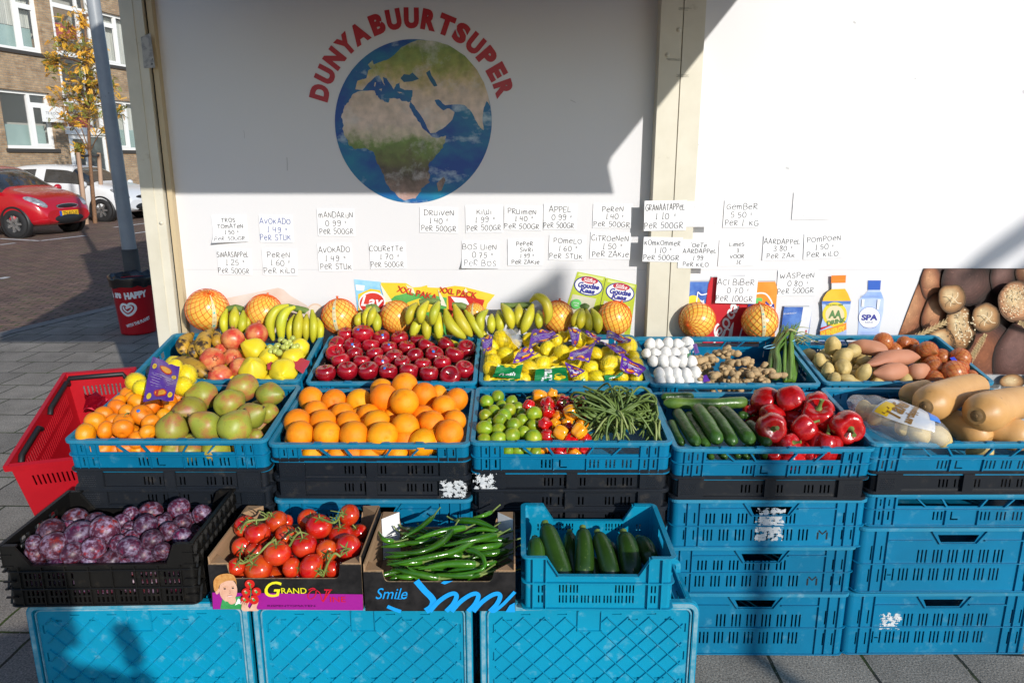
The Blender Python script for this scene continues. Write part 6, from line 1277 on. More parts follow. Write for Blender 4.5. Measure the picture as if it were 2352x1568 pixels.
# ------------------------------------------------------------------ front row: mandarins and pears
H1 = HF[0]
man = [(503, 1110, 66), (508, 1178, 70), (598, 1085, 58), (632, 1168, 58), (663, 1095, 56), (708, 1030, 60), (700, 985, 48), (780, 940, 50), (778, 980, 48), (826, 990, 60), (866, 1060, 72), (765, 1072, 50), (745, 1115, 62), (758, 1165, 66), (925, 1120, 58), (940, 1025, 60), (1015, 1000, 52), (850, 930, 44), (1005, 1072, 45), (1045, 1030, 44), (1085, 960, 45), (835, 1200, 58), (890, 1185, 50)]
om = pile(zB, man, H1, .004, 'mandarin', 'mandarin', 'mandarin', 'small orange mandarin', 'beside the pears', 'mandarins in the front left crate', 5, stem=None, seed=4)
put('sticker', mat('st', (1, 1, 1)) and ST['sticker'], om[10], None, tuple((om[10].rotation_euler.to_matrix().inverted() @ V((.1, -.75, .65))).to_track_quat('Z', 'Y').to_euler()))
mb = MB(); mb.tube([(0, 0, .7), (.1, .05, .86), (.3, .1, .95)], .05, 5); mb.grid([[(.1 + .1 * k, -.16 * math.sin(k * .6), .92 + .03 * k), (.1 + .1 * k, .05, .86 + .02 * k), (.1 + .1 * k, .05 + .16 * math.sin(k * .6), .92)] for k in range(6)], 0, True)
lf = put('leaf', mb.mesh('leaf', [M['green_stem']]), om[12]); om[12].rotation_euler = (.3, .1, 1.)
windows(zB, [(630, 1275, 60), (775, 1265, 55), (920, 1285, 60), (840, 1290, 45)], H1, 'mandarin', 'mandarin', 'mandarin', 'orange mandarin', 'mandarins in the front left crate')
pears = [(1240, 950, 95, .012), (1480, 910, 100, .03), (1655, 945, 85, .02), (1412, 995, 102, .02), (1160, 1045, 102), (1270, 1135, 106, .012), (1052, 1155, 106), (1450, 1150, 114, .01), (1545, 1075, 95), (1640, 1065, 72, -.02), (1550, 1195, 52, -.02)]
pile(zB, pears, H1, .006, 'pear', 'pear', 'pear', lambda i: ('plump green pear with red blush', 'round green yellow pear', 'green pear with brown eye')[i % 3], 'of the pear heap', 'green pears in the front left crate', 4, seed=9, stem='pear', sz=.90)
windows(zB, [(1070, 1290, 80), (1165, 1285, 80), (1320, 1275, 85)], H1, 'pear', 'pear', 'pear', 'green pear', 'green pears in the front left crate')
under(H1, -.25, -.02, .06, .34, -.062, .030, 'mandarin', 'mandarin', 'mandarin', 'mandarin in the lower layer, mostly covered by other mandarins', 'mandarins in the front left crate')
under(H1, .04, .25, .07, .33, -.06, .042, 'pear', 'pear', 'pear', 'green pear in the lower layer, mostly covered by other pears', 'green pears in the front left crate')

# ------------------------------------------------------------------ oranges
H2 = HF[1]
ora = [(1430, 155, 72), (1572, 165, 72), (1715, 165, 74), (1845, 105, 70), (1852, 150, 80, .035), (1988, 82, 74, .035), (1975, 180, 80, .035), (2068, 122, 75, .02), (2160, 120, 50), (2265, 155, 68), (2195, 198, 72, .01), (2070, 245, 65), (2255, 275, 65), (1470, 222, 66), (1620, 232, 66), (1775, 242, 66), (1345, 285, 78), (1503, 285, 78), (1655, 290, 74), (1812, 285, 76), (1900, 245, 55, -.01), (1970, 320, 80), (2120, 300, 76), (2225, 345, 82, .01), (1380, 350, 78), (1533, 350, 80), (1685, 355, 86), (1858, 355, 86), (2070, 385, 85)]
pile(zA, ora, H2, .004, 'orange', 'orange', 'orange', 'big round orange', 'of the orange crate', 'oranges in the front row', 5, seed=12)
windows(zA, [(1450, 465, 60), (1590, 465, 55), (1680, 463, 60), (1770, 465, 70), (1930, 465, 65), (2055, 460, 60)], H2, 'orange', 'orange', 'orange', 'orange', 'oranges in the front row')
under(H2, -.23, .24, .07, .35, -.026, .040, 'orange', 'orange', 'orange', 'orange in the lower layer, mostly covered by other oranges', 'oranges in the front row')

# ------------------------------------------------------------------ limes, hot peppers, long beans
H3 = HF[2]
lim = [(305, 288, 68), (405, 240, 65, .012), (543, 292, 62), (445, 325, 55), (372, 380, 62), (515, 375, 68, .01), (605, 345, 56), (290, 430, 70), (475, 422, 72, .008), (425, 482, 74, .008), (645, 400, 52), (655, 470, 68), (762, 410, 77, .02), (275, 550, 82, .005), (420, 560, 72), (570, 525, 77, .01), (550, 618, 78), (675, 590, 60), (750, 638, 82, .006), (415, 650, 77), (275, 660, 68), (345, 490, 45), (755, 520, 62)]
pile(zF, lim, H3, .002, 'lime', 'lime', 'lime', lambda i: ('green lime', 'yellowish green lime')[i in (1, 3, 4, 5, 6, 8, 9, 14, 18, 20)], 'of the lime heap', 'limes in the front row', 5, seed=5)
windows(zF, [(510, 770, 66), (610, 768, 66), (785, 780, 64)], H3, 'lime', 'lime', 'lime', 'green lime', 'limes in the front row')
under(H3, -.24, -.09, .05, .34, -.055, .03, 'lime', 'lime', 'lime', 'lime in the lower layer, mostly covered by other limes', 'limes in the front row')
hot = [('o', 820, 235, 78, .02), ('o', 945, 215, 62, .02), ('o', 1030, 260, 56, .01), ('o', 1130, 405, 86, .02), ('o', 1000, 430, 62), ('o', 970, 495, 56), ('o', 1090, 492, 62), ('o', 1025, 585, 78, .012), ('o', 1235, 505, 68), ('o', 1195, 597, 82, .012), ('r', 715, 330, 64, .01), ('r', 895, 310, 74, .02), ('r', 1055, 300, 78, .02), ('r', 1210, 300, 78, .02), ('r', 895, 397, 70, .01), ('r', 870, 512, 74, .015), ('r', 885, 622, 66), ('r', 1110, 545, 52), ('r', 1145, 652, 84), ('r', 1262, 400, 56), ('r', 1270, 652, 62), ('r', 990, 355, 52)]
kk = lambda i: U['hot']['red' if hot[i][0] == 'r' else 'orange']
pile(zF, [h[1:] for h in hot], H3, .0, kk, 'hot_pepper', 'hot pepper', lambda i: 'small lumpy red hot pepper' if hot[i][0] == 'r' else 'small lumpy orange hot pepper', 'of the mixed pepper heap', 'hot peppers in the front row', 5, seed=6, stem='hot', sz=.93, tol=.85)
windows(zF, [(1020, 775, 74), (1165, 785, 72), (1262, 745, 56)], H3, lambda i: U['hot']['red' if i != 1 else 'orange'], 'hot_pepper', 'hot pepper', 'small hot pepper', 'hot peppers in the front row')
under(H3, -.09, .05, .05, .34, -.045, .026, lambda i: U['hot']['red' if i % 2 else 'orange'], 'hot_pepper', 'hot pepper', 'hot pepper in the lower layer, mostly covered by other peppers', 'hot peppers in the front row')
rg = random.Random(31)
def cl_x(q):
    x, w_, n_ = H3.loc(q); return H3.at(min(x, .268 + .004 * math.sin(w_ * 90)), min(max(w_, .022), .37), n_)
def beans(T, loops, tails, label, spread=1.0, seed=1, fold=False):
    rg = random.Random(seed); mb = MB(); pale = 1
    for i in range(loops):
        a = R(rg.uniform(15, 165)) if not fold else R(rg.uniform(60, 130)); L_ = rg.uniform(.075, .15) * spread; wd = rg.uniform(.022, .055) * rg.choice((-1, 1)); up = rg.uniform(.0, .075)
        d = H3.ex * math.cos(a) + H3.ew * math.sin(a) * .95; s_ = -H3.ex * math.sin(a) + H3.ew * math.cos(a); e = lambda: H3.ex * rg.uniform(-.012, .012) + H3.ew * rg.uniform(-.012, .012) + H3.en * rg.uniform(-.006, .012)
        j0 = H3.ex * rg.uniform(-.01, .01) + H3.ew * rg.uniform(-.01, .01) + H3.en * rg.uniform(0, .02)
        pts = [T + j0 - d * .02, T + d * L_ * .4 + s_ * wd * .6 + H3.en * up * .8 + e(), T + d * L_ * .85 + s_ * wd + H3.en * up + e(), T + d * L_ * 1.05 + H3.en * up * .6 + e(), T + d * L_ * .8 - s_ * wd + H3.en * up * .4 + e(), T + d * L_ * .35 - s_ * wd * .5 + e(), T + j0 * .6 - d * .03]
        sm_ = [cl_x(q) for q in smooth(pts, 6)]; mb.tube(sm_, [.0034] * len(sm_), 5)
    for i in range(tails):
        a = R(rg.uniform(195, 345)) if not fold else R(rg.uniform(225, 310)); L_ = rg.uniform(.05, .11) * spread; d = H3.ex * math.cos(a) + H3.ew * math.sin(a); j0 = H3.ex * rg.uniform(-.012, .012) + H3.en * rg.uniform(.0, .025)
        pts = [T + j0 - d * .02, T + d * L_ * .5 + j0 + H3.en * rg.uniform(-.01, .02), T + d * L_ + H3.en * rg.uniform(-.03, .0) + H3.ex * rg.uniform(-.02, .02)]
        sm_ = [cl_x(q) for q in smooth(pts, 5)]; mb.tube(sm_, [.0033] * (len(sm_) - 2) + [.0025, .0012], 5, m=1 if rg.random() < .3 else 0)
    o = mb.build('long_bean_bundle', [M['longbean'], M['longbean_pale']]); tag(o, label, 'long beans', 'bundles of long beans'); return o
T1 = H3.pos(zF(1590, 470), .022)
b1 = beans(T1, 60, 18, 'looped bundle of dark green long beans tied in the middle', 1.0, 2)
mb = MB(); mb.tube([T1 + (H3.ex * math.cos(a) * .014 + H3.en * math.sin(a) * .012 + H3.en * .012) for a in [k * .5 for k in range(14)]], .0016, 5); mb.build('elastic_band', mm('elastic', (.6, .3, .05), .5), b1, world=True)
beans(H3.pos(zF(1925, 545), -.004), 26, 30, 'bundle of long beans in the front right corner of the lime crate', .75, 5, True)
beans(H3.pos(zF(1450, 560), -.018), 26, 34, 'bundle of long beans next to the hot peppers, under the looped bundle', .8, 7)

# ------------------------------------------------------------------ cucumbers and red peppers
H4 = HF[3]; CP = [.25, .62, .86, .97, 1, 1, 1, 1, 1, .97, .88, .66, .30]
def cuc(pts, r_, n_, m, label, key='cucumber', name='cucumber', cat='cucumber', hp=H4, zf=zG, P=CP, group='cucumbers in the front row', wv=None):
    c = [hp.pos(zf(*q), (n_ if not isinstance(n_, tuple) else n_[0] + (n_[1] - n_[0]) * i / (len(pts) - 1))) if wv is None else at_plane(zf(*q), hp.O + hp.ew * (wv[0] + (wv[1] - wv[0]) * i / (len(pts) - 1)), hp.ew) for i, q in enumerate(pts)]
    s_ = smooth(c, 6); rr = rad(zf, r_, c[len(c) // 2]); k = len(s_) - 1; ds = [0]
    tot = sum((s_[i + 1] - s_[i]).length for i in range(k)); acc = 0; pr_ = []
    for i in range(k + 1):
        e = min(acc, tot - acc) / rr; pr_.append(rr * min(1, .30 + .70 * math.sqrt(max(0, 1 - max(0, 1 - e / 1.1) ** 2))) if P is CP else rr * prof(P, k)[i]); acc += (s_[i + 1] - s_[i]).length if i < k else 0
    mb = MB(); mb.tube(s_, pr_, 14); am, fq = (.0075, 22) if key == 'sweet_potato' else (.0016, 30)
    mb.v = [tuple(V(v) + V((NZ(*v, fq, 2), NZ(*v, fq, 9), NZ(*v, fq, 5))) * am) for v in mb.v]
    o = mb.build(name, [M[key]]); return tag(o, label, cat, group)
CUC = [([(145, 185), (400, 195), (665, 182)], 36, .02, 'pale green cucumber lying across the back of the crate', 'cucumber_pale'), ([(130, 155), (230, 150), (330, 148)], 26, .012, 'dark cucumber end behind the pale cucumber at back', 'cucumber'),
       ([(225, 240), (285, 340), (350, 440)], 38, (.012, .006), 'upright cucumber, second from left in the cucumber crate', 'cucumber'), ([(290, 255), (350, 350), (412, 450)], 33, (.0, -.004), 'cucumber wedged low between the second and fourth', 'cucumber'), ([(345, 215), (420, 320), (480, 425)], 44, (.03, .02), 'thick upright cucumber in the middle of the row', 'cucumber'),
       ([(425, 225), (510, 330), (572, 435)], 40, (.022, .014), 'cucumber just right of the thickest one', 'cucumber'), ([(505, 225), (600, 325), (682, 425)], 44, (.022, .014), 'long cucumber, second from right beside the red peppers', 'cucumber'), ([(660, 310), (730, 380), (790, 440)], 35, (.006, .0), 'cucumber leaning against the red peppers', 'cucumber'), ([(190, 300), (225, 380), (262, 440)], 26, (.0, -.01), 'leftmost cucumber against the crate wall', 'cucumber'), ([(560, 270), (620, 350), (690, 440)], 32, (-.03, -.035), 'cucumber in the lower layer below the long one', 'cucumber'), ([(600, 265), (640, 262), (670, 275)], 26, -.01, 'short dark cucumber end beside the peppers at back', 'cucumber')]
for pts, r_, n_, lb_, ky in CUC: cuc(pts, r_, n_, 0, lb_, ky)
for i, (x, y, r_) in enumerate(((440, 525, 22), (520, 522, 26), (608, 518, 24), (655, 525, 28), (690, 508, 18), (785, 512, 40))): cuc([(x - 45, y - 60), (x - 20, y - 25), (x, y)], r_, 0, 0, f'cucumber tip, {ORD[i]} from left behind the front slots', 'cucumber', wv=(.09, .018 + .0006 * r_))
RP = [(755, 205, 92, .015), (908, 170, 90, .05), (1085, 190, 78, .01), (1095, 275, 104, .03), (800, 262, 74, .01), (820, 352, 100, .02), (935, 290, 64), (1025, 362, 84, .008), (890, 428, 74, -.005), (1130, 422, 108, .005), (1265, 350, 106, .02), (1345, 345, 64, -.005), (700, 225, 48)]
rp = pile(zG, RP, H4, .004, 'bell', 'bell_pepper', 'bell pepper', 'glossy red bell pepper', 'of the pepper heap', 'red bell peppers in the front row', 4, seed=22, stem='bell', tol=.86)
for i, e in ((3, (.35, -.35, .3)), (9, (.15, .2, 1.2)), (7, (.2, .9, .3)), (8, (.7, .7, 0)), (1, (2.6, .1, .5)), (5, (1.2, -1.1, .2)), (10, (1.9, 1.9, .3)), (0, (1.5, .2, .8))): rp[i].rotation_euler = e
windows(zG, [(930, 522, 92), (1170, 525, 66), (1050, 520, 50)], H4, 'bell', 'bell_pepper', 'bell pepper', 'red bell pepper', 'red bell peppers in the front row')
under(H4, .02, .24, .07, .32, -.05, .042, 'bell', 'bell_pepper', 'bell pepper', 'red bell pepper in the lower layer, mostly covered', 'red bell peppers in the front row')

# ------------------------------------------------------------------ pumpkins and the bag of potatoes
H5 = HF[4]
def squash(a, b, ra, rb, na, nb, label, eye=True, seed=0):
    A, B = H5.pos(zG(*a), na), H5.pos(zG(*b), nb); d = (B - A); L_ = d.length; d.normalize(); r0, r1 = rad(zG, ra, A), rad(zG, rb, B); mb = MB(); pts, rs = [], []
    for i in range(23):
        t = i / 22; x = -r0 * .92 + t * (L_ + r0 * .92 + r1 * .75); pts.append(A + d * x + V((0, 0, .012 * math.sin(t * 3))))
        if x < L_ * .35: e = x / (r0 * 1.02); q = r0 * math.sqrt(max(.02, 1 - e * e)) if x < 0 else r0 * (1 - .10 * (x / (L_ * .35)) ** 2)
        else: u_ = (x - L_ * .35) / (L_ * .65 + r1 * .75); q = r0 * .90 + (r1 - r0 * .90) * min(1, u_ * 1.6); q *= math.sqrt(max(.05, 1 - max(0, (u_ - .72) / .29) ** 2))
        rs.append(q)
    mb.tube(pts, rs, 22); o = mb.build('butternut_pumpkin', [M['squash']]); tag(o, label, 'pumpkin', 'butternut pumpkins in the front row')
    if eye: mb = MB(); e0 = A - d * r0 * .90; mb.tube([e0 + d * .004, e0 - d * .003, e0 - d * .005], [.019, .017, .004], 12); mb.tube([e0 - d * .004, e0 - d * .009], [.005, .004], 7); mb.build('blossom_end', M['squash_eye'], o, world=True)
squash((1790, 195), (2060, 95), 112, 84, .065, .02, 'butternut pumpkin lying on top at the back with its brown eye to the front')
squash((2110, 255), (2380, 190), 122, 96, .065, .01, 'butternut pumpkin at right with its round brown eye facing left')
squash((2040, 385), (1880, 310), 98, 76, -.01, -.005, 'butternut pumpkin partly under the potato bag', False); squash((2290, 400), (2130, 350), 100, 80, -.01, .0, 'butternut pumpkin lowest in the front right corner', False)
squash((1660, 150), (1740, 120), 66, 58, .0, .01, 'butternut pumpkin half hidden at the back beside the potato bag', False)
windows(zG, [(2080, 490, 80)], H5, lambda i: U['potato'], 'potato', 'potato', 'potato', 'loose potatoes in the front row')
bag = empty('potato_bag', H5.at(-.14, .16, .0), label='clear plastic bag of potatoes printed with brown lettering', cat='bag')
mb = MB(); c0 = [H5.pos(zG(*q), n_) for q, n_ in (((1320, 175), .02), ((1420, 235), .028), ((1540, 290), .032), ((1680, 340), .03), ((1800, 372), .022), ((1890, 392), .012))]
BR_ = [.028, .064, .072, .068, .054, .014]; s_ = smooth(c0, 6); bs_ = prof(BR_, len(s_) - 1)
mb.tube(s_, bs_, 40, flat=.75, ref=H5.en)
for i, v in enumerate(mb.v): q = V(v); k_ = NZ(q.x, q.y, q.z, 26, 3) * .006 + abs(NZ(q.x, q.y, q.z, 60, 1)) * .004; c_ = min(s_, key=lambda a: (a - q).length); mb.v[i] = tuple(q + (q - c_).normalized() * k_)
bm = mat('clear_plastic', (.85, .86, .88), .12, alpha=.20, spec=.9); mb.build('plastic_film', bm, bag, world=True)
rg = random.Random(4)
for i in range(9):
    k_ = 4 + i * (len(s_) - 8) // 8; p_ = s_[k_] + H5.ew * rg.uniform(-.022, .022) + H5.en * .006 + H5.ex * rg.uniform(-.01, .01) - H5.en * .012; o = put('potato', U['potato'][i % 3], bag); o.matrix_parent_inverse = wmx(bag).inverted(); o.location = p_; o.rotation_euler = rot3(rg); o.scale = (.034,) * 3
def film(a0, a1, t0, t1, off, nm, m, n=12):
    mb = MB(); rows = []
    for i in range(n + 1):
        u_ = t0 + (t1 - t0) * i / n; f_ = u_ * (len(s_) - 1); k_ = min(int(f_), len(s_) - 2); P_ = s_[k_].lerp(s_[k_ + 1], f_ - k_); r_ = bs_[k_] + (bs_[k_ + 1] - bs_[k_]) * (f_ - k_); tn = (s_[k_ + 1] - s_[k_]).normalized(); en = (H5.en - tn * H5.en.dot(tn)).normalized(); b_ = tn.cross(en)
        rows.append([P_ + (en * math.cos(a) * .75 + b_ * math.sin(a)) * (r_ + .008 + off) for a in [a0 + (a1 - a0) * j / n for j in range(n + 1)]])
    mb.grid(rows, 0, True); return rows, mb.build(nm, m, bag, world=True) if m else None
film(-.75, 1.0, .34, .72, 0, 'print_panel', mat('bag_white', (.62, .67, .76), .25, alpha=.62, c2=(.75, .77, .8), scale=30)); film(-.7, .4, .68, .78, .001, 'print_band', mat('bag_blue', (.02, .18, .62), .3)); film(.2, .95, .36, .44, .001, 'print_patch', mat('bag_yellow', (.70, .45, .02), .3))
rows, _ = film(-.75, 1.0, .30, .74, .002, '', None, 24); mb = MB()
for body, cu, cv, wu, hv in (('Tafel', .60, .36, .66, .26), ('aardappelen', .60, .60, .72, .17)):
    me, w_, h_ = text2d(body, .03, .3); i0 = len(mb.v)
    for v in me.vertices:
        a = min(.999, max(0, cu - v.co.x / w_ * wu)); b = min(.999, max(0, cv - v.co.y / h_ * hv)); fi, fj = b * 24, a * 24; i, j = int(fi), int(fj); P_ = rows[i][j].lerp(rows[i][j + 1], fj - j).lerp(rows[i + 1][j].lerp(rows[i + 1][j + 1], fj - j), fi - i); mb.v.append(tuple(P_))
    for q in me.polygons: mb.f.append(tuple(i0 + j for j in q.vertices)); mb.m.append(0); mb.s.append(False)
mb.build('print_lettering', mat('bag_brown', (.22, .11, .02), .4), bag, world=True)
# ------------------------------------------------------------------ back row: plantains, pomegranates, quinces, grapes
K1 = HB_[0]
BP = [.30, .62, .86, .98, 1, .98, .9, .72, .45, .34]
def finger(path, r_, parent, key='banana', name='banana', n=7):
    s_ = smooth(path, 5); k = len(s_) - 1; rs = [r_ * q for q in prof(BP, k)]
    mb = MB(); mb.tube(s_, rs, n, 0); d = (s_[0] - s_[1]).normalized(); mb.tube([s_[0], s_[0] + d * r_ * .25], [rs[0] * 1.02, rs[0] * .8], n, 1)
    return mb.build(name, [M[key], M['banana_tip']], parent, world=parent is not None)
def bunch(zf, fingers, Y0, label, group='bananas behind the crates', crown=None, key='banana', hp=None, n0=.0, name='banana_bunch', cat='bananas'):
    """each finger runs from its tip (first point) to the crown"""
    P = []
    for pts, r_, *dy in fingers:
        k = len(pts) - 1; d_ = dy[0] if dy else 0
        P.append(([at_y(zf(*q), Y0 - .045 * (1 - i / k) - .02 * math.sin(3.14 * i / k) + d_) if hp is None else hp.pos(zf(*q), n0 + d_ + .02 * math.sin(3.14 * i / k)) for i, q in enumerate(pts)], r_))
    b = empty(name, sum((p[0][-1] for p in P), V()) / len(P), label=label, cat=cat, group=group)
    for path, r_ in P: finger(path, rad(zf, r_, path[1]), b, key)
    if crown:
        c = [at_y(zf(*q), Y0 + .01) for q in crown]; mb = MB(); mb.tube(smooth(c, 4), [.012] * 4 + [.014] * (len(smooth(c, 4)) - 4), 8); mb.build('crown', M['banana_tip'] if key == 'plantain' else M['green_stem'], b, world=True)
    return b
YB = 2.862
bunch(zC, [([(360, 545), (350, 450), (372, 362)], 31), ([(425, 512), (428, 425), (435, 350)], 38), ([(480, 545), (490, 460), (495, 375)], 34), ([(530, 500), (528, 450), (515, 400)], 20, .02)], YB, 'three stubby spotted bananas between the two leftmost pomelos', crown=[(380, 360), (435, 350), (490, 365)])
bunch(zC, [([(715, 590), (690, 470), (735, 370), (825, 332)], 38), ([(778, 600), (770, 480), (800, 390), (872, 345)], 38, -.01), ([(838, 602), (840, 490), (872, 405)], 31, .01), ([(890, 612), (897, 480), (912, 375)], 38, -.008), ([(955, 592), (955, 480), (960, 400)], 29), ([(1005, 602), (1012, 480), (1000, 368)], 32), ([(1055, 605), (1062, 500), (1040, 428)], 27)], YB - .01, 'wide hand of seven greenish bananas between second and third pomelo', crown=[(820, 340), (890, 358), (950, 372), (962, 380)])
bunch(zC, [([(1335, 490), (1340, 430), (1368, 385)], 31, .01), ([(1388, 482), (1400, 400), (1432, 345)], 31), ([(1415, 482), (1442, 400), (1455, 350)], 31, -.012), ([(1475, 528), (1475, 450), (1470, 388)], 36)], YB, 'four bananas between third and fourth pomelo, above the red apples', crown=[(1400, 350), (1455, 345), (1480, 380)])
bunch(zC, [([(1700, 470), (1725, 380), (1772, 318)], 36), ([(1797, 462), (1805, 380), (1852, 305)], 37, -.02), ([(1882, 472), (1898, 380), (1932, 308)], 37, -.02), ([(1732, 568), (1765, 480), (1802, 415)], 38, .0), ([(1845, 585), (1840, 490), (1840, 410)], 37), ([(1935, 585), (1930, 480), (1940, 390)], 37), ([(2085, 625), (1985, 605), (1885, 545)], 32, -.01)], YB - .02, 'two tiered hand of bananas right of the fourth pomelo', crown=[(1790, 310), (1880, 300), (1940, 320)])
bunch(zC, [([(2125, 575), (2020, 480), (1978, 362)], 42, -.03), ([(2172, 560), (2095, 450), (2045, 330)], 42, -.02), ([(2262, 585), (2190, 470), (2125, 372)], 36), ([(2310, 600), (2240, 520), (2180, 430)], 26, .01)], YB - .01, 'long yellow green bananas slanting down towards the lemons', crown=[(2030, 330), (2090, 335), (2130, 350)])
bunch(zD, [([(70, 535), (60, 430), (112, 368)], 35), ([(145, 535), (140, 460), (145, 402)], 33, -.01), ([(205, 535), (205, 450), (195, 372)], 38), ([(292, 505), (268, 400), (222, 328)], 42, -.02), ([(345, 495), (342, 400), (345, 330)], 40), ([(368, 535), (412, 430), (445, 328)], 42, -.03), ([(490, 500), (492, 430), (492, 375)], 38), ([(545, 465), (562, 400), (540, 310), (480, 268), (430, 302)], 38, -.02), ([(398, 470), (390, 410), (385, 365)], 26, .01)], YB - .01, 'large hand of spotted bananas, one curling over the top', crown=[(210, 335), (340, 335), (440, 330)])
bunch(zD, [([(742, 485), (765, 420), (800, 358)], 34), ([(792, 505), (802, 430), (812, 362)], 37, -.012), ([(860, 525), (852, 440), (838, 365)], 36), ([(925, 535), (922, 440), (880, 362)], 38)], YB - .01, 'four yellow bananas in front of the printed cheese packs', crown=[(800, 352), (825, 340), (850, 355)])
PMB = ball(lambda t, p: tuple(q * (1 + .02 * NZ(*sp(t, p), 1.2, 3)) for q in sp(t, p, 1 - .06 * max(0, math.cos(t)))), 32, 20, 'pomelo', [M['pomelo']])
mb = net_mesh(17, 2.6, .013, 0); mb.tube([(0, 0, .98), (.02, 0, 1.08), (.05, .02, 1.13)], [.11, .05, .075], 8); mb.tube([(0, 0, -1.0), (0, 0, -1.04)], [.12, .06], 8); NET = mb.mesh('net', [M['net_orange']])
mb = MB(); mb.grid([[(1.03 * math.sin(t) * math.cos(a), 1.03 * math.sin(t) * math.sin(a), 1.03 * math.cos(t)) for a in (-.10, -.03, .03, .10)] for t in [.12 + .16 * k for k in range(15)]], 0, True)
for k in range(7): t = .5 + k * .23; mb.face([(1.034 * math.sin(t + q) * math.cos(a), 1.034 * math.sin(t + q) * math.sin(a), 1.034 * math.cos(t + q)) for a, q in ((-.05, 0), (.04, 0), (.04, .1), (-.05, .1))], 1 if k in (2, 5) else 2)
STRIP = mb.mesh('label_strip', [mat('strip_paper', (.72, .62, .36), .4, alpha=.9), mat('strip_teal', (.1, .45, .42), .4), mat('strip_ink', (.55, .42, .2), .5)])
PMD = [(zC, 232, 365, 155, 150, (.0, .55, -.9), 1, 'biggest netted pomelo at the far left with label strip and knot'), (zC, 650, 380, 128, 130, (.2, -.2, 2.2), 0, 'netted pomelo between the stubby and the seven finger bananas'), (zC, 1203, 415, 130, 132, (.1, -.1, -1.62), 1, 'netted pomelo left of the blue printed crisps bag'), (zC, 1622, 420, 112, 132, (.5, .5, 2.6), 0, 'netted pomelo in front of the yellow printed crisps'), (zC, 2197, 385, 72, 72, (.1, .0, -1.75), 1, 'small netted pomelo peeping over the long bananas'), (zD, 628, 415, 102, 132, (.1, .1, 1.3), 0, 'shaded netted pomelo beside the curled banana'), (zD, 1048, 425, 106, 142, (.3, -.25, 2.), 0, 'netted pomelo before the right printed cheese pack'), (zD, 1655, 442, 132, 132, (1.2, 1.2, 2.), 0, 'netted pomelo in front of the printed blue can'), (zD, 2115, 450, 133, 126, (.1, -.05, -1.65), 1, 'netted pomelo under the ACI BIBER note with label strip')]
for zf, x, y, rx, ry, ro, st_, lb_ in PMD:
    c = at_y(zf(x, y), 2.893 if zf(x, y)[0] < 1450 else 2.885); o = put('pomelo', PMB, None, c, ro); s_ = rad(zf, (rx + ry) / 2, c); o.scale = (s_,) * 3; tag(o, lb_, 'pomelo', 'netted pomelos along the wall')
    put('net', NET, o)
    if st_: put('label_strip', STRIP, o)
def plant(pts, r_, n0, label):
    p_ = [K1.pos(zC(*q), n0 + .02 * math.sin(3.14 * i / (len(pts) - 1))) for i, q in enumerate(pts)]; o = finger(p_, rad(zC, r_, p_[1]), None, 'plantain', 'plantain', 9); tag(o, label, 'plantain', 'blackened plantains in the back left crate')
for a in (([(60, 690), (55, 610), (120, 545)], 52, .03, 'blackened plantain furthest left in the crate'), ([(205, 700), (200, 600), (262, 515)], 58, .04, 'upright plantain with yellow side beside the pomegranates'), ([(130, 720), (135, 650), (180, 590)], 46, .02, 'dark plantain squeezed between two upright ones'), ([(300, 640), (300, 580), (285, 530)], 44, .02, 'dark plantain behind the upright yellow one'), ([(225, 850), (110, 770), (-20, 740)], 60, .005, 'long spotted plantain lying along the front beside the lemon bag'), ([(160, 870), (90, 840), (20, 830)], 48, -.02, 'plantain lowest in the front corner behind the lemon bag')): plant(*a)
pg = pile(zC, [(408, 592, 90, .03), (592, 542, 88, .03), (275, 742, 98, .012), (412, 718, 72), (468, 788, 78), (322, 845, 94, -.012), (340, 655, 56)], K1, .012, 'pomegranate', 'pomegranate', 'pomegranate', lambda i: 'orange red pomegranate' if i < 2 else 'dark red pomegranate', 'of the pomegranate heap', 'pomegranates in the back left crate', 3, seed=8, stem='pomegranate', sz=.95)
for i, e in ((0, (.25, .1, .3)), (1, (.1, .25, 1)), (2, (1.2, .3, .5)), (5, (.7, -.4, 0)), (3, (.9, 1.2, 0))): pg[i].rotation_euler = e
qn = pile(zC, [(570, 655, 96, .02), (565, 808, 110, .002), (790, 825, 112, -.002), (680, 718, 72, .01), (962, 652, 74, .02), (880, 712, 82, .012), (532, 612, 52)], K1, .008, 'quince', 'quince', 'quince', 'knobbly yellow quince', 'of the quince heap', 'quinces in the back left crate', 3, seed=3, sz=.93)
for i, e in ((2, (1.4, 1.45, 0)), (1, (.5, .2, 0)), (0, (.4, -.9, 0))): qn[i].rotation_euler = e
for i, (q, lb_) in enumerate((([(870, 690), (985, 745), (930, 835), (815, 745)], 'crumpled red paper sheet among the quinces, right'), ([(670, 755), (740, 750), (700, 790), (672, 812)], 'red paper scrap between the two front quinces'))):
    c = [K1.pos(zC(*a), .025) for a in q]; mb = MB(); mb.grid([[c[0].lerp(c[1], i_ / 5).lerp(c[3].lerp(c[2], i_ / 5), j_ / 5) + V((0, 0, .007 * NZ(i_ * .7, j_ * .7, 3 + i, 1)) ) for i_ in range(6)] for j_ in range(6)], 0, True); tag(mb.build('red_paper', mm('red_tissue', (.50, .035, .06), .7)), lb_, 'paper', None)
gb = empty('grape_cluster', K1.pos(zC(800, 640), .05), label='small cluster of green grapes lying on the quinces', cat='grapes'); rg = random.Random(3); gm = ball(lambda t, p: sp(t, p, .92), 16, 10, 'grape', [M['grape']])
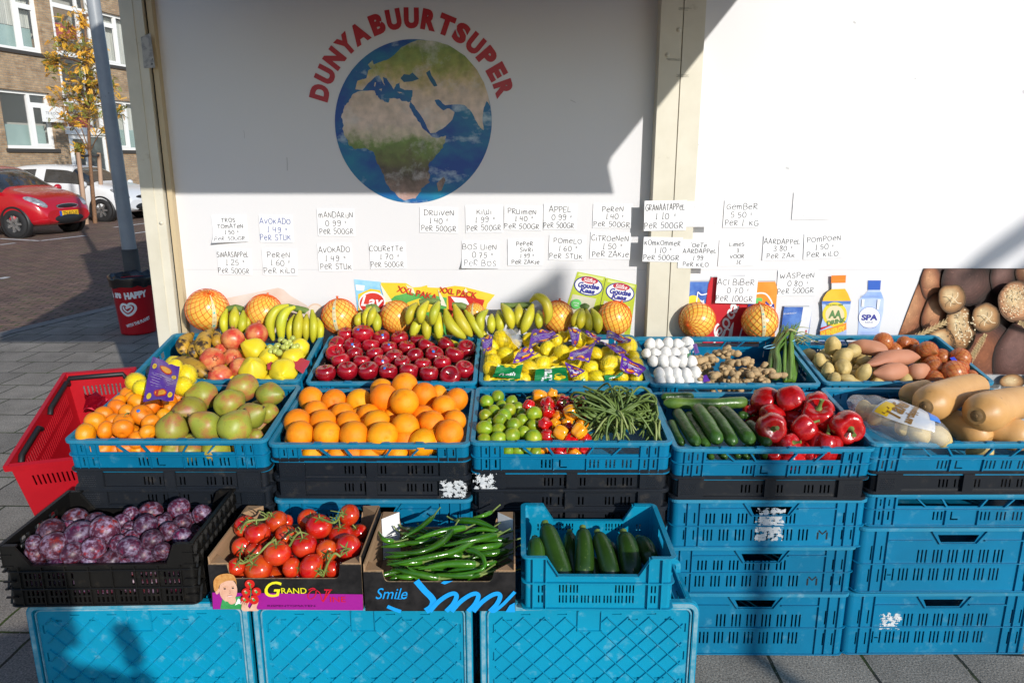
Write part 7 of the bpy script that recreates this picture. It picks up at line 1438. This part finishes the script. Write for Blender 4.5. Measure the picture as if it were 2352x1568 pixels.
for x, y, r_ in ((770, 588, 24), (860, 575, 22), (882, 600, 23), (815, 612, 22), (845, 622, 24), (690, 640, 24), (745, 635, 30), (790, 640, 24), (812, 640, 26), (868, 640, 25), (892, 630, 22), (698, 672, 24), (758, 680, 28), (730, 668, 22), (835, 600, 20), (800, 600, 22), (900, 612, 20), (720, 645, 20)):
    c = K1.pos(zC(x, y), .045 + rg.uniform(-.01, .012)); o = put('grape', gm, gb); o.matrix_parent_inverse = wmx(gb).inverted(); o.location = c; o.rotation_euler = rot3(rg); o.scale = (rad(zC, r_, c),) * 3
under(K1, -.22, .24, .06, .33, -.045, .04, 'quince', 'quince', 'quince', 'quince in the lower layer, hidden under other fruit', 'quinces in the back left crate')
# netted lemons with purple label over the mandarin crate
def label_foil(px, zf, hp, n0, key, parent, seed, art=True, logo=None, bend=.012):
    c = [hp.pos(zf(*q), n0) for q in px]; S = lambda a, b: c[0].lerp(c[1], a).lerp(c[3].lerp(c[2], a), b); nn = (c[1] - c[0]).cross(c[3] - c[0]).normalized(); nn = nn if nn.dot(CAM - c[0]) > 0 else -nn
    Q = lambda a, b, up=0: S(a, b) + nn * (bend * (NZ(a * 2, b * 2, seed, 1, seed) + .5 * NZ(a * 5, b * 5, seed, 1, seed)) + up)
    mb = MB(); mb.grid([[Q(i / 10, j / 10) for i in range(11)] for j in range(11)], 0, True)
    def disc(a, b, ra, rb, m, up): mb.face([Q(a + ra * math.cos(k * .349), b + rb * math.sin(k * .349), up) for k in range(18)], m)
    if art == 'purple':
        disc(.55, .22, .22, .11, 1, .0012); disc(.55, .22, .18, .085, 2, .002); disc(.52, .83, .22, .09, 1, .0012); disc(.52, .83, .18, .06, 2, .002)
        for a, b in ((.16, .27), (.86, .34), (.16, .9), (.86, .88)): disc(a, b, .08, .06, 3, .0012); disc(a, b, .04, .03, 2, .002)
        for k in range(6): ribbon(mb, [Q(.1 + .05 * (k % 2), .42 + .05 * k, .001), Q(.4, .43 + .05 * k, .001), Q(.88 - .1 * (k % 3), .44 + .05 * k, .001)], .0012, 4, nn)
    elif art == 'green':
        me, w_, h_ = text2d(logo, .03, .15); i0 = len(mb.v)
        for v in me.vertices: mb.v.append(tuple(Q(.36 - v.co.y / h_ * .34, .5 - v.co.x / w_ * .84, .0015) if logo == 'Citrus' else Q(.5 + v.co.x / w_ * .6, .70 - v.co.y / h_ * .24, .0015)))
        for q in me.polygons: mb.f.append(tuple(i0 + j for j in q.vertices)); mb.m.append(4); mb.s.append(False)
        for a, b in ((.72, .52), (.82, .66), (.7, .72)) if logo == 'Citrus' else ((.4, .12), (.62, .1)): disc(a, b, .12, .12, 3, .0014)
        mb.grid([[Q(i / 8, b, .0012) for i in range(9)] for b in (0, .06)], 3, False)
    return mb.build('printed_label', [M['label_purple' if art == 'purple' else 'label_green'], mm('lab_red', (.5, .03, .01), .4), mm('lab_orange', (.8, .34, .01), .4), mm('lab_yellow', (.78, .58, .02), .4), M['white_print']], parent, world=True)
mb = net_mesh(12, 2.2, .012, 0, 1.16); LNET = mb.mesh('net', [M['net_yellow']])
def lemon_bag(zf, lem, hp, n0, labels, desc, seed, group='netted bags of lemons'):
    rg = random.Random(seed); P, Rr = [], []
    for l in lem: c = hp.pos(zf(*l[:2]), n0 + (l[3] if len(l) > 3 else 0), .03); P.append(c); Rr.append(rad(zf, l[2], c) * .95)
    P = relax(hp, P, Rr, it=8, tol=.85); b = empty('lemon_bag', sum(P, V()) / len(P), label=desc, cat='lemon bag', group=group)
    for c, r_ in zip(P, Rr):
        o = put('lemon', U['lemon'][0], b); o.matrix_parent_inverse = wmx(b).inverted(); o.location = c; o.rotation_euler = rot3(rg); o.scale = (r_,) * 3; put('net', LNET, o)
    for k, (q, art, logo, up) in enumerate(labels): label_foil(q, zf, hp, n0 + up, art, b, seed + k * 3.3, art, logo)
    return b
lemon_bag(zB, [(832, 868, 60), (870, 905, 56), (1122, 818, 62), (1122, 895, 64), (1000, 880, 60), (1090, 800, 54)], H1, .045, [([(935, 705), (1102, 790), (1062, 972), (876, 980)], 'purple', None, .055)], 'netted bag of lemons with purple label resting on the mandarins', 5)

# ------------------------------------------------------------------ red apples
K2 = HB_[1]
M['bag_black'] = mat('black_foil', (.010, .010, .011), .2, spec=.6)
mb = MB(); mb.grid([[K2.at(-.28 + .56 * i / 30, .02 + .35 * j / 20, -.030 + .012 * NZ(i * .5, j * .5, 1, 1) + (.03 if j in (0,) or i in (0, 30) else 0)) for i in range(31)] for j in range(21)], 0, True); tag(mb.build('foil_liner', M['bag_black']), 'crinkled black plastic liner under the red apples', 'liner')
ap = [(1140, 608, 72), (1235, 568, 64), (1375, 545, 78, .022), (1510, 572, 64), (1645, 578, 66), (1775, 590, 56), (1285, 632, 66), (1430, 628, 66), (1567, 648, 62), (1697, 642, 62), (1840, 632, 68), (1985, 622, 66), (2148, 652, 70), (1172, 692, 72), (1315, 692, 64), (1462, 692, 64), (1602, 712, 68), (1757, 707, 66), (1900, 697, 70), (2050, 692, 70), (1210, 742, 70), (1365, 748, 62), (1515, 752, 64), (1665, 757, 62), (1815, 768, 62), (1957, 758, 68), (1100, 832, 74), (1260, 814, 77), (1417, 814, 77), (1560, 822, 70), (1712, 817, 76), (1860, 837, 73), (2025, 847, 77), (2122, 807, 72)]
oa = pile(zC, ap, K2, .006, 'apple', 'apple', 'apple', 'shiny dark red apple', 'of the apple crate', 'red apples in the back row', 5, tilt=.75, stem='apple', seed=17)
for i in (2, 3, 6, 8, 15, 18, 22, 29, 30): put('sticker', ST['sticker'], oa[i], None, tuple((oa[i].rotation_euler.to_matrix().inverted() @ V((random.uniform(-.3, .3), -.75, .45 + random.uniform(-.15, .3)))).to_track_quat('Z', 'Y').to_euler()))
for i, e in ((32, (1.0, -.15, 0)), (33, (.35, .3, 0)), (12, (.5, .2, 0)), (27, (.3, .05, 0)), (26, (.1, -.1, 0))): oa[i].rotation_euler = e

# ------------------------------------------------------------------ netted lemons
K3 = HB_[2]
LB = [('upper left netted bag of lemons with clear foil end', [(225, 605, 72, .01), (245, 695, 60), (130, 690, 50), (165, 630, 55), (300, 620, 50)], [([(62, 565), (150, 552), (150, 640), (85, 695)], 'purple', None, .05), ([(225, 505), (330, 500), (372, 600), (345, 650)], 'clear', None, .055)]),
      ('left front netted bag of lemons with green label', [(150, 750, 68), (130, 802, 60), (112, 880, 46), (255, 815, 50), (335, 860, 50)], [([(185, 772), (378, 758), (352, 868), (150, 868)], 'green', 'Fresh', .05), ([(160, 870), (320, 868), (310, 900), (150, 900)], 'green', 'Fresh', .03)]),
      ('netted bag of lemons with an orange logo label in the left middle', [(515, 768, 64), (412, 798, 66), (390, 880, 58), (460, 720, 50), (430, 590, 62, .01), (600, 745, 46)], [([(345, 655), (432, 650), (490, 690), (300, 752)], 'purple', None, .05), ([(470, 795), (690, 772), (712, 905), (455, 905)], 'green', 'Citrus', .05)]),
      ('central netted bag of lemons with purple label on top', [(555, 652, 60, .02), (660, 682, 66, .025), (620, 602, 55, .01), (672, 562, 42)], [([(440, 510), (590, 508), (640, 560), (420, 640)], 'purple', None, .045)]),
      ('netted bag of lemons with dark purple label at the back', [(795, 585, 58, .01), (872, 580, 50, .01), (730, 540, 40)], [([(700, 480), (800, 515), (780, 600), (745, 640)], 'purple', None, .05), ([(830, 530), (960, 560), (940, 600), (850, 560)], 'purple', None, .05)]),
      ('netted bag of lemons with printed purple label hanging in the middle', [(745, 762, 64), (800, 862, 64), (880, 792, 58), (915, 862, 60), (905, 690, 56)], [([(735, 655), (912, 592), (862, 740), (702, 735)], 'purple', None, .055), ([(680, 748), (832, 812), (790, 845), (730, 862)], 'purple', None, .04), ([(730, 890), (830, 865), (840, 905), (735, 905)], 'green', 'Fresh', .02)]),
      ('right netted bag of lemons with purple label facing front', [(990, 690, 56), (1015, 782, 80, .01), (1100, 862, 56), (1210, 862, 50), (1000, 840, 45), (1080, 740, 50)], [([(1100, 690), (1282, 790), (1222, 862), (1088, 802)], 'purple', None, .055), ([(970, 845), (1110, 820), (1110, 850), (980, 890)], 'green', 'Fresh', .04)]),
      ('netted bag of big bright lemons at the right rear of the crate', [(1190, 640, 78, .01), (1300, 778, 64, .01), (1130, 620, 50), (1255, 705, 45)], [([(992, 520), (1172, 582), (1150, 610), (985, 580)], 'purple', None, .05), ([(950, 590), (1050, 610), (1165, 690), (1080, 700)], 'purple', None, .045)])]
M['label_clearfoil'] = M['label_clear']
_lf = label_foil
def label_foil(px, zf, hp, n0, key, parent, seed, art=True, logo=None, bend=.012):
    if art != 'clear': return _lf(px, zf, hp, n0, key, parent, seed, art, logo, bend)
    c = [hp.pos(zf(*q), n0) for q in px]; mb = MB(); mb.grid([[c[0].lerp(c[1], i / 8).lerp(c[3].lerp(c[2], i / 8), j / 8) + V((0, -.4, 1)) * .014 * NZ(i * .5, j * .5, seed, 1, seed) for i in range(9)] for j in range(9)], 0, True); return mb.build('clear_foil', M['label_clear'], parent, world=True)
for i, (d, le, la) in enumerate(LB): lemon_bag(zD, le, K3, .012, la, d, 40 + i)
under(K3, -.24, .24, .05, .33, -.045, .036, 'lemon', 'lemon', 'lemon', 'loose lemon hidden under the netted bags', 'lemons in the lower layer')

# ------------------------------------------------------------------ garlic, ginger, spring onions
K4 = HB_[3]
GN = net_mesh(12, 1.5, .008, 0, .86).mesh('net', [mm('net_white', (.74, .74, .74), .5)])
GR = [(620, [(1308, 40), (1370, 34), (1440, 42), (1512, 40), (1582, 44)], 'back'), (688, [(1282, 34), (1345, 40), (1422, 44), (1485, 42), (1552, 40)], 'second'), (748, [(1330, 36), (1408, 48), (1475, 46), (1545, 44), (1610, 42)], 'middle'), (832, [(1375, 40), (1435, 40), (1500, 40), (1570, 42), (1638, 42)], 'fourth'), (884, [(1385, 38), (1452, 38), (1522, 38), (1592, 38), (1662, 36)], 'front')]
rg = random.Random(9)
for y, bs2, nm in GR:
    P = [K4.pos(zD(x, y + rg.uniform(-6, 6)), .018, .02) for x, r_ in bs2]; b = empty('garlic_net', P[2], label=f'white net sleeve of five garlic bulbs, {nm} sleeve in the crate', cat='garlic', group='net sleeves of garlic')
    for c, (x, r_) in zip(P, bs2):
        o = put('garlic_bulb', U['garlic'][0], b); o.matrix_parent_inverse = wmx(b).inverted(); o.location = c; o.rotation_euler = (rg.uniform(-.5, .5), 1.5 + rg.uniform(-.4, .4), rg.uniform(-.3, .3)); o.scale = (rad(zD, r_, c) * 1.18,) * 3; put('net', GN, o)
bm_ = MB()
for q, key, lb_ in (([(1622, 620), (1650, 612), (1672, 680), (1640, 690)], 'label_purple', 'dark purple garlic label'), ([(1580, 690), (1610, 680), (1612, 715), (1585, 712)], 'label_green', 'green garlic label'), ([(1700, 850), (1722, 842), (1752, 890), (1700, 898)], 'label_purple', 'purple label between garlic and ginger')):
    c = [K4.pos(zD(*a), .04) for a in q]; mb = MB(); mb.grid([[c[0].lerp(c[1], i / 4).lerp(c[3].lerp(c[2], i / 4), j / 4) + V((0, -.5, 1)) * .004 * NZ(i * .6, j * .6, q[0][0]) for i in range(5)] for j in range(5)], 0, True); tag(mb.build('garlic_label', M[key]), lb_ + ' lying beside the white bulbs', 'label')
def mk_ginger(seed):
    rg = random.Random(seed); mb = MB(); p_ = V((-.7, 0, 0)); a = rg.uniform(-.4, .4); blobs = []
    for k in range(4):
        blobs.append((p_.copy(), V((.46, .36, .34)) * rg.uniform(.85, 1.15), a))
        if rg.random() < .8: d = a + rg.choice((-1.4, 1.4)); blobs.append((p_ + V((math.cos(d), math.sin(d), rg.uniform(-.2, .4))) * .48, V((.36, .25, .25)) * rg.uniform(.8, 1.2), d))
        p_ += V((math.cos(a), math.sin(a), rg.uniform(-.15, .2))) * .46; a += rg.uniform(-.7, .7)
    for c, s_, a in blobs:
        mb.grid([[c + V((math.cos(a) * s_.x * math.cos(t) - math.sin(a) * s_.y * math.sin(t) * math.cos(p), math.sin(a) * s_.x * math.cos(t) + math.cos(a) * s_.y * math.sin(t) * math.cos(p), s_.z * math.sin(t) * math.sin(p))) * (1 + .10 * NZ(t * 1.5, math.cos(p), math.sin(p), 1.3, seed + c.x) + .025 * math.sin(t * 22)) for p in [6.28319 * j / 14 for j in range(14)]] for t in [math.pi * i / 14 for i in range(15)]], 0, True, cu=True)
    me = mb.mesh('ginger_root', [M['ginger']]); return me
U['ginger'] = [mk_ginger(s_) for s_ in (1, 5, 8, 13)]
gi = [(1740, 730, 82, .01), (1830, 692, 66, .01), (1890, 690, 66, .02), (1985, 762, 78, .012), (1920, 832, 70), (1850, 790, 62), (2050, 832, 80), (2150, 822, 78), (2022, 742, 60), (1790, 850, 70), (2130, 872, 58, -.01), (2250, 850, 66, .01), (1900, 892, 56, -.01), (1690, 872, 48), (2010, 890, 52, -.01), (1700, 790, 60)]
pile(zD, gi, K4, .012, 'ginger', 'ginger_root', 'ginger', 'knobbly pale ginger root', 'of the ginger heap', 'ginger roots in the back row', 4, tilt=.5, seed=6, sz=1.0, tol=.6)
under(K4, -.06, .17, .05, .25, -.04, .035, 'ginger', 'ginger_root', 'ginger', 'ginger root in the lower layer, mostly covered', 'ginger roots in the back row')
def spring(base, top, Wd, label, seed, tie):
    rg = random.Random(seed); ts = (0, .28, .55, .8, 1); yy = lambda t: 2.53 + .33 * t
    mb = MB(); b = empty('spring_onion_bunch', at_y(zE(*base), 2.53), label=label, cat='spring onions', group='bunches of spring onions')
    mbb = MB()
    for i in range(17):
        ox = rg.uniform(-1, 1); x0, x1 = base[0] + ox * Wd, top[0] + ox * Wd * 1.5 + rg.uniform(-45, 55); y1 = top[1] + rg.uniform(-40, 90); dy = rg.uniform(-.018, .022)
        P = [at_y(zE(x0 + (x1 - x0) * (t ** 1.3) + (tie[0] - (x0 + (x1 - x0) * (tie[2] ** 1.3))) * .55 * math.exp(-((t - tie[2]) / .25) ** 2), base[1] + (y1 - base[1]) * t + rg.uniform(-4, 4)), yy(t) + dy) for t in ts]
        s_ = smooth(P, 5); r_ = rg.uniform(.0055, .008); mbb.tube(s_, [r_ * q for q in prof([.95, 1, 1, .95, .75, .45, .12], len(s_) - 1)], 7, m=0, flat=rg.uniform(.55, 1))
    for k in range(5):      # bent and torn leaf ends
        P0 = at_y(zE(top[0] + rg.uniform(-30, 40), top[1] + rg.uniform(40, 110)), 2.80); P = [P0, P0 + V((rg.uniform(.01, .03), -.01, .02)), P0 + V((rg.uniform(.04, .08), -.02, rg.uniform(-.01, .02)))]; s_ = smooth(P, 5); mbb.tube(s_, prof([.006, .005, .001], len(s_) - 1), 6, flat=.4, m=1)
    mbb.build('leaves', [M['onion_green'], mm('onion_pale', (.36, .36, .16), .5)], b, world=True)
    c = at_y(zE(tie[0], tie[1]), yy(tie[2]) - .004); mb.tube([c + V((.026 * math.cos(a), .018 * math.sin(a), .006 * math.cos(a))) for a in [k * .45 for k in range(15)]], .0018, 5); mb.build('elastic_band', mm('band_blue', (.2, .5, .7), .5), b, world=True)
spring((812, 725), (900, 395), 38, 'left bunch of green spring onions leaning against the crate corner', 3, (800, 530, .6)); spring((915, 738), (960, 420), 32, 'right bunch of green spring onions with bent straw coloured leaves', 8, (905, 495, .75))

# ------------------------------------------------------------------ potatoes, sweet potatoes, netted onions
K5 = HB_[4]
po = [(1185, 532, 66, .035), (1310, 558, 56, .03), (1235, 592, 66, .02), (1245, 652, 68, .01), (1370, 692, 56, .005), (1365, 612, 46), (1065, 622, 44), (1130, 682, 46), (1185, 728, 48), (1270, 728, 44), (1130, 632, 44, -.01), (1620, 735, 56, -.012), (1460, 750, 40, -.015)]
pile(zE, po, K5, .004, 'potato', 'potato', 'potato', 'smooth yellow potato', 'of the potato heap', 'loose potatoes in the back row', 4, seed=19, sz=1.02, tol=.8)
SPP = [.12, .40, .70, .92, 1, 1, .95, .8, .5, .14]
for pts, r_, n_, lb_ in (([(1275, 515), (1395, 535), (1520, 560)], 48, .035, 'sweet potato lying behind the others'), ([(1390, 640), (1550, 600), (1712, 590)], 54, .03, 'longest sweet potato across the middle'), ([(1432, 700), (1530, 685), (1650, 672)], 56, .015, 'thick sweet potato at the front left'), ([(1640, 672), (1690, 682), (1765, 660)], 52, .012, 'short sweet potato touching the onions')): cuc(pts, r_, n_, 0, lb_, 'sweet_potato', 'sweet_potato', 'sweet potato', K5, zE, SPP, 'sweet potatoes in the back row')
ONET = net_mesh(13, 2.4, .011, 0, .95).mesh('net', [M['net_red']])
def onion_bag(lst, desc, seed):
    rg = random.Random(seed); P, Rr = [], []
    for l in lst: c = K5.pos(zE(*l[:2]), .012 + (l[3] if len(l) > 3 else 0), .03); P.append(c); Rr.append(rad(zE, l[2], c))
    P = relax(K5, P, Rr, it=10, tol=.85); b = empty('onion_bag', sum(P, V()) / len(P), label=desc, cat='onion bag', group='netted bags of onions')
    for c, r_ in zip(P, Rr): o = put('onion', U['onion'][0], b); o.matrix_parent_inverse = wmx(b).inverted(); o.location = c; o.rotation_euler = rot3(rg); o.scale = (r_,) * 3; put('net', ONET, o)
    return b
onion_bag([(1490, 500, 56, .02), (1575, 535, 50), (1655, 525, 50), (1600, 520, 40, .01)], 'red netted bag of onions at the back of the crate', 3)
ob = onion_bag([(1760, 575, 62, .01), (1850, 595, 54), (1785, 622, 52), (1950, 600, 62, .01), (1810, 660, 50), (1915, 692, 78, .01), (1800, 730, 62), (2030, 712, 40), (1700, 560, 46), (1960, 660, 50)], 'netted bag of copper onions with a blue closing strip', 6)
c = [K5.pos(zE(*q), .06) for q in ((1898, 598), (1925, 592), (2018, 712), (1995, 720))]; mb = MB(); mb.grid([[c[0].lerp(c[1], i / 3).lerp(c[3].lerp(c[2], i / 3), j / 8) + V((0, 0, .004 * NZ(i, j * .8, 1))) for i in range(4)] for j in range(9)], 0, True); mb.build('closing_strip', mm('strip_blue', (.02, .05, .45), .35), ob, world=True)
under(K5, -.24, .24, .05, .32, -.045, .036, 'potato', 'potato', 'potato', 'potato in the lower layer, mostly covered', 'loose potatoes in the back row')

# ------------------------------------------------------------------ plums
pl_ = [(528, 418, 82), (675, 440, 76), (745, 505, 97, .02), (365, 507, 94, .01), (545, 545, 92, .012), (385, 632, 97, .012), (190, 655, 77), (480, 475, 56), (265, 615, 54), (520, 657, 77), (625, 702, 72), (675, 632, 80), (400, 715, 72), (780, 682, 90, .008), (830, 602, 62), (940, 632, 72), (980, 660, 85, .015), (1072, 562, 74, .012), (1020, 465, 80, .02), (925, 387, 60), (1060, 365, 77), (1255, 347, 70, .02), (1415, 382, 67, .01), (1150, 442, 58), (1290, 442, 67), (1205, 507, 72, .006), (1275, 537, 68), (918, 482, 52), (930, 547, 58), (1140, 640, 62), (850, 440, 62), (848, 522, 52), (1190, 400, 45), (1325, 412, 48), (270, 727, 54), (880, 727, 46), (1050, 732, 52), (545, 722, 42)]
pile(zH, pl_, HPL, -.030, 'plum', 'plum', 'plum', lambda i: ('dusty purple plum', 'dark blue plum', 'reddish purple plum')[(i * 7) % 3], 'of the plum crate', 'plums in the black crate', 5, seed=14, tol=.9)
under(HPL, -.20, .19, .06, .27, -.085, .030, 'plum', 'plum', 'plum', 'plum in the lower layer, mostly covered by other plums', 'plums in the black crate'); under(HPL, -.20, .19, .05, .27, -.135, .030, 'plum', 'plum', 'plum', 'plum in the lower layer, mostly covered by other plums', 'plums in the black crate')

# ------------------------------------------------------------------ tomatoes on the vine
TRU = [('truss of three tomatoes at the left rear of the box', [(262, 282, 82, .03), (418, 328, 92, .03), (560, 242, 82, .03), (630, 245, 54)], [(300, 325), (345, 245), (480, 225), (495, 180)]), ('truss of tomatoes at the left front of the box', [(310, 432, 74), (402, 475, 72), (562, 482, 99, .02), (435, 588, 104), (268, 575, 66)], [(290, 548), (330, 545), (420, 490), (500, 410), (555, 375)]), ('truss of tomatoes at the right rear, one standing highest', [(795, 228, 77, .015), (875, 297, 97, .03), (1095, 195, 79, .05), (1040, 347, 92, .01), (1170, 322, 62)], [(880, 215), (960, 250), (1000, 245), (1030, 195)]), ('truss of two tomatoes in the middle of the box', [(632, 347, 80, .01), (768, 422, 94, .02), (880, 392, 50)], [(660, 420), (700, 350), (740, 320)]), ('truss of tomatoes at the right front with a thick green stalk', [(815, 577, 99, .01), (925, 472, 82, .01), (1090, 432, 94, .02), (965, 592, 64, -.01), (695, 582, 74), (1205, 435, 40)], [(905, 645), (935, 560), (985, 480), (1030, 500)])]
TPs, TRs, TOW = [], [], []
for ti, (d, ts, vn) in enumerate(TRU):
    for t in ts: c = HT.pos(zI(t[0], t[1]), -.015 + (t[3] if len(t) > 3 else 0), .02); TPs.append(c); TRs.append(rad(zI, t[2], c)); TOW.append(ti)
TPs = relax(HT, TPs, TRs, tol=.88); rg = random.Random(4)
for ti, (d, ts, vn) in enumerate(TRU):
    idx = [i for i in range(len(TPs)) if TOW[i] == ti]; V_ = [HT.pos(zI(*q), .05) for q in vn]; b = empty('tomato_truss', sum((TPs[i] for i in idx), V()) / len(idx), label='vine ' + d, cat='tomatoes', group='tomato trusses in the cardboard box')
    mb = MB(); s_ = smooth(V_, 6); mb.tube(s_, [.0031] * len(s_), 7)
    for i in idx:
        near = min(s_, key=lambda q: (q - TPs[i]).length); d_ = (near - TPs[i]).normalized(); d_ = (d_ + V((0, -.1, .25))).normalized()
        o = put('tomato', U['tomato'][0], b); o.matrix_parent_inverse = wmx(b).inverted(); o.location = TPs[i]; o.rotation_euler = d_.to_track_quat('Z', 'Y').to_euler(); o.scale = (TRs[i],) * 3
        put('calyx', ST['calyx'], o); top = TPs[i] + d_ * TRs[i] * .78; mb.tube(smooth([near, (near + top) / 2 + V((0, 0, .006)), top], 4),   .0020, 6)
    for k in range(4): q = s_[rg.randrange(len(s_))]; mb.tube([q, q + V((rg.uniform(-.012, .012), -.006, .012)), q + V((rg.uniform(-.022, .022), -.01, .020))], [.002, .0016, .0008], 5)
    mb.build('vine', mm('vine_green', (.15, .20, .035), .55, c2=(.22, .26, .07), scale=20), b, world=True)
under(HT, -.14, .15, .05, .25, -.075, .036, 'tomato', 'tomato', 'tomato', 'loose tomato in the lower layer, mostly covered', 'tomatoes in the lower layer')

# ------------------------------------------------------------------ green chillies
CHP = [.10, .30, .52, .68, .80, .90, .98, 1, .95, .6]
chs = [([(1580, 375), (1760, 320), (1955, 288)], 34, .03), ([(1780, 425), (1980, 385), (2185, 342)], 36, .03), ([(1365, 470), (1600, 470), (1770, 400), (1858, 305)], 34, .035), ([(1372, 562), (1600, 520), (1850, 470), (2008, 392)], 34, .03), ([(1605, 595), (1820, 555), (2035, 556)], 38, .025), ([(1308, 310), (1350, 375), (1425, 390)], 26, .02), ([(1475, 372), (1620, 285), (1715, 205)], 26, .02), ([(2180, 300), (2040, 245), (1895, 235)], 34, .03), ([(1405, 592), (1560, 620), (1760, 662)], 34, .008), ([(1695, 632), (1880, 640), (2065, 632)], 34, .005), ([(1780, 640), (2060, 600), (2085, 520), (2020, 465), (1960, 455)], 27, .03), ([(1355, 505), (1500, 490), (1700, 445)], 34, .015), ([(1835, 455), (2040, 440), (2230, 415)], 34, .012), ([(1960, 480), (2120, 480), (2260, 460)], 34, .004), ([(1520, 575), (1600, 620), (1720, 655)], 22, .03), ([(1400, 640), (1500, 650), (1610, 648)], 30, -.01), ([(1440, 400), (1600, 400), (1740, 375)], 32, .012), ([(1330, 430), (1430, 420), (1560, 400)], 26, .008), ([(1930, 335), (2060, 300), (2200, 320)], 30, .012), ([(2050, 400), (2160, 380), (2260, 385)], 28, .006), ([(1990, 560), (2100, 560), (2180, 545)], 30, .0), ([(1960, 690), (1990, 655), (2060, 625)], 20, .015), ([(2000, 215), (2080, 200), (2145, 172)], 22, .035), ([(1380, 530), (1480, 545), (1640, 540)], 32, .018), ([(1700, 500), (1800, 490), (1930, 500)], 32, .012), ([(1820, 610), (1960, 590), (2090, 610)], 32, .006)]
hp = HCH
def chilli(P, rr, label):
    s_ = smooth(P, 6); mb = MB(); k = len(s_) - 1; mb.tube(s_, [rr * q for q in prof(CHP, k)], 9); o = tag(mb.build('green_chilli', [M['chilli']]), label, 'chilli pepper', 'green chillies in the cardboard box')
    d = (s_[-1] - s_[-3]).normalized(); mb = MB(); mb.tube(smooth([s_[-1] - d * rr * .4, s_[-1] + d * rr * .6, s_[-1] + d * .02 + V((0, 0, .004)), s_[-1] + d * .038 + V((.004, 0, .012))], 3), [rr * .75, rr * .72, rr * .6, rr * .35, .0028, .0025, .0022, .0022, .002, .0026], 7); mb.build('stem', M['green_stem'], o, world=True)
rk = ranks(zI, [(c[0][len(c[0]) // 2][0], c[0][len(c[0]) // 2][1]) for c in chs], 6)
for i, (pts, r_, n_) in enumerate(chs):
    P = [hp.pos(zI(*q), n_ - .012 + .008 * math.sin(3.14 * j / (len(pts) - 1))) for j, q in enumerate(pts)]; chilli(P, rad(zI, r_, P[1]) * .80, f'glossy green chilli, {ORD[rk[i][1]]} from left in {rowname(rk[i][0], rk[i][2])} of the chilli heap')
rg = random.Random(77)
for i in range(64):
    a = rg.uniform(-.6, .6); c = hp.at(rg.uniform(-.11, .12), rg.uniform(.05, .23), rg.uniform(-.05, -.018)); d = V((math.cos(a), math.sin(a), rg.uniform(-.12, .12))) * rg.uniform(.045, .06) * rg.choice((-1, 1)); chilli([c - d, c + V((0, 0, rg.uniform(-.004, .012))), c + d], rg.uniform(.0075, .0095), 'green chilli in the lower layer, mostly covered by other chillies')

# ------------------------------------------------------------------ courgettes
ZP_ = [.55, .82, .95, 1, 1, 1, .98, .94, .88, .78, .58]
for pts, r_, w0, w1, lb_ in (([(295, 640), (300, 510), (285, 425)], 72, .10, .18, 'dull grey green courgette leaning at the left wall'), ([(510, 730), (440, 520), (372, 312)], 80, .06, .20, 'largest courgette with pale cut stem, second from left'), ([(610, 730), (570, 520), (560, 370)], 58, .12, .22, 'courgette half hidden behind the third one'), ([(670, 725), (680, 520), (668, 345)], 72, .07, .19, 'straight courgette in the middle of the crate'), ([(900, 720), (850, 530), (792, 375)], 68, .06, .17, 'dark courgette with crooked neck leaning left'), ([(935, 700), (915, 560), (880, 445)], 52, .12, .20, 'small courgette with pale tip right of the crooked one'), ([(1060, 705), (1035, 520), (1000, 380)], 80, .07, .18, 'broad dark courgette, second from right'), ([(1205, 580), (1170, 490), (1125, 420)], 72, .12, .20, 'rightmost courgette against the crate wall'), ([(760, 735), (745, 640), (740, 560)], 60, .10, .14, 'courgette low down between the two middle ones')):
    P = [at_plane(zJ(*q), HC.O + HC.ew * (w0 + (w1 - w0) * i / 2), HC.ew) for i, q in enumerate(pts)]; s_ = smooth(P, 7); rr = rad(zJ, r_ * 1.12, P[1]); k = len(s_) - 1; d0 = (s_[0] - s_[1]).normalized(); s_ = [s_[0] + d0 * rr * 1.1] + s_
    rs = [rr * q for q in prof(ZP_, k + 1)]; mb = MB(); d = (s_[-1] - s_[-2]).normalized(); mb.tube(s_ + [s_[-1] + d * rr * .25], rs + [rr * .34], 16); o = tag(mb.build('courgette', [M['courgette']]), lb_, 'courgette', 'courgettes in the small blue crate')
    mb = MB(); mb.tube([s_[-1] + d * rr * .2, s_[-1] + d * rr * .55, s_[-1] + d * rr * .62], [rr * .34, rr * .36, rr * .30], 7); mb.build('stem', M['green_stem'], o, world=True)
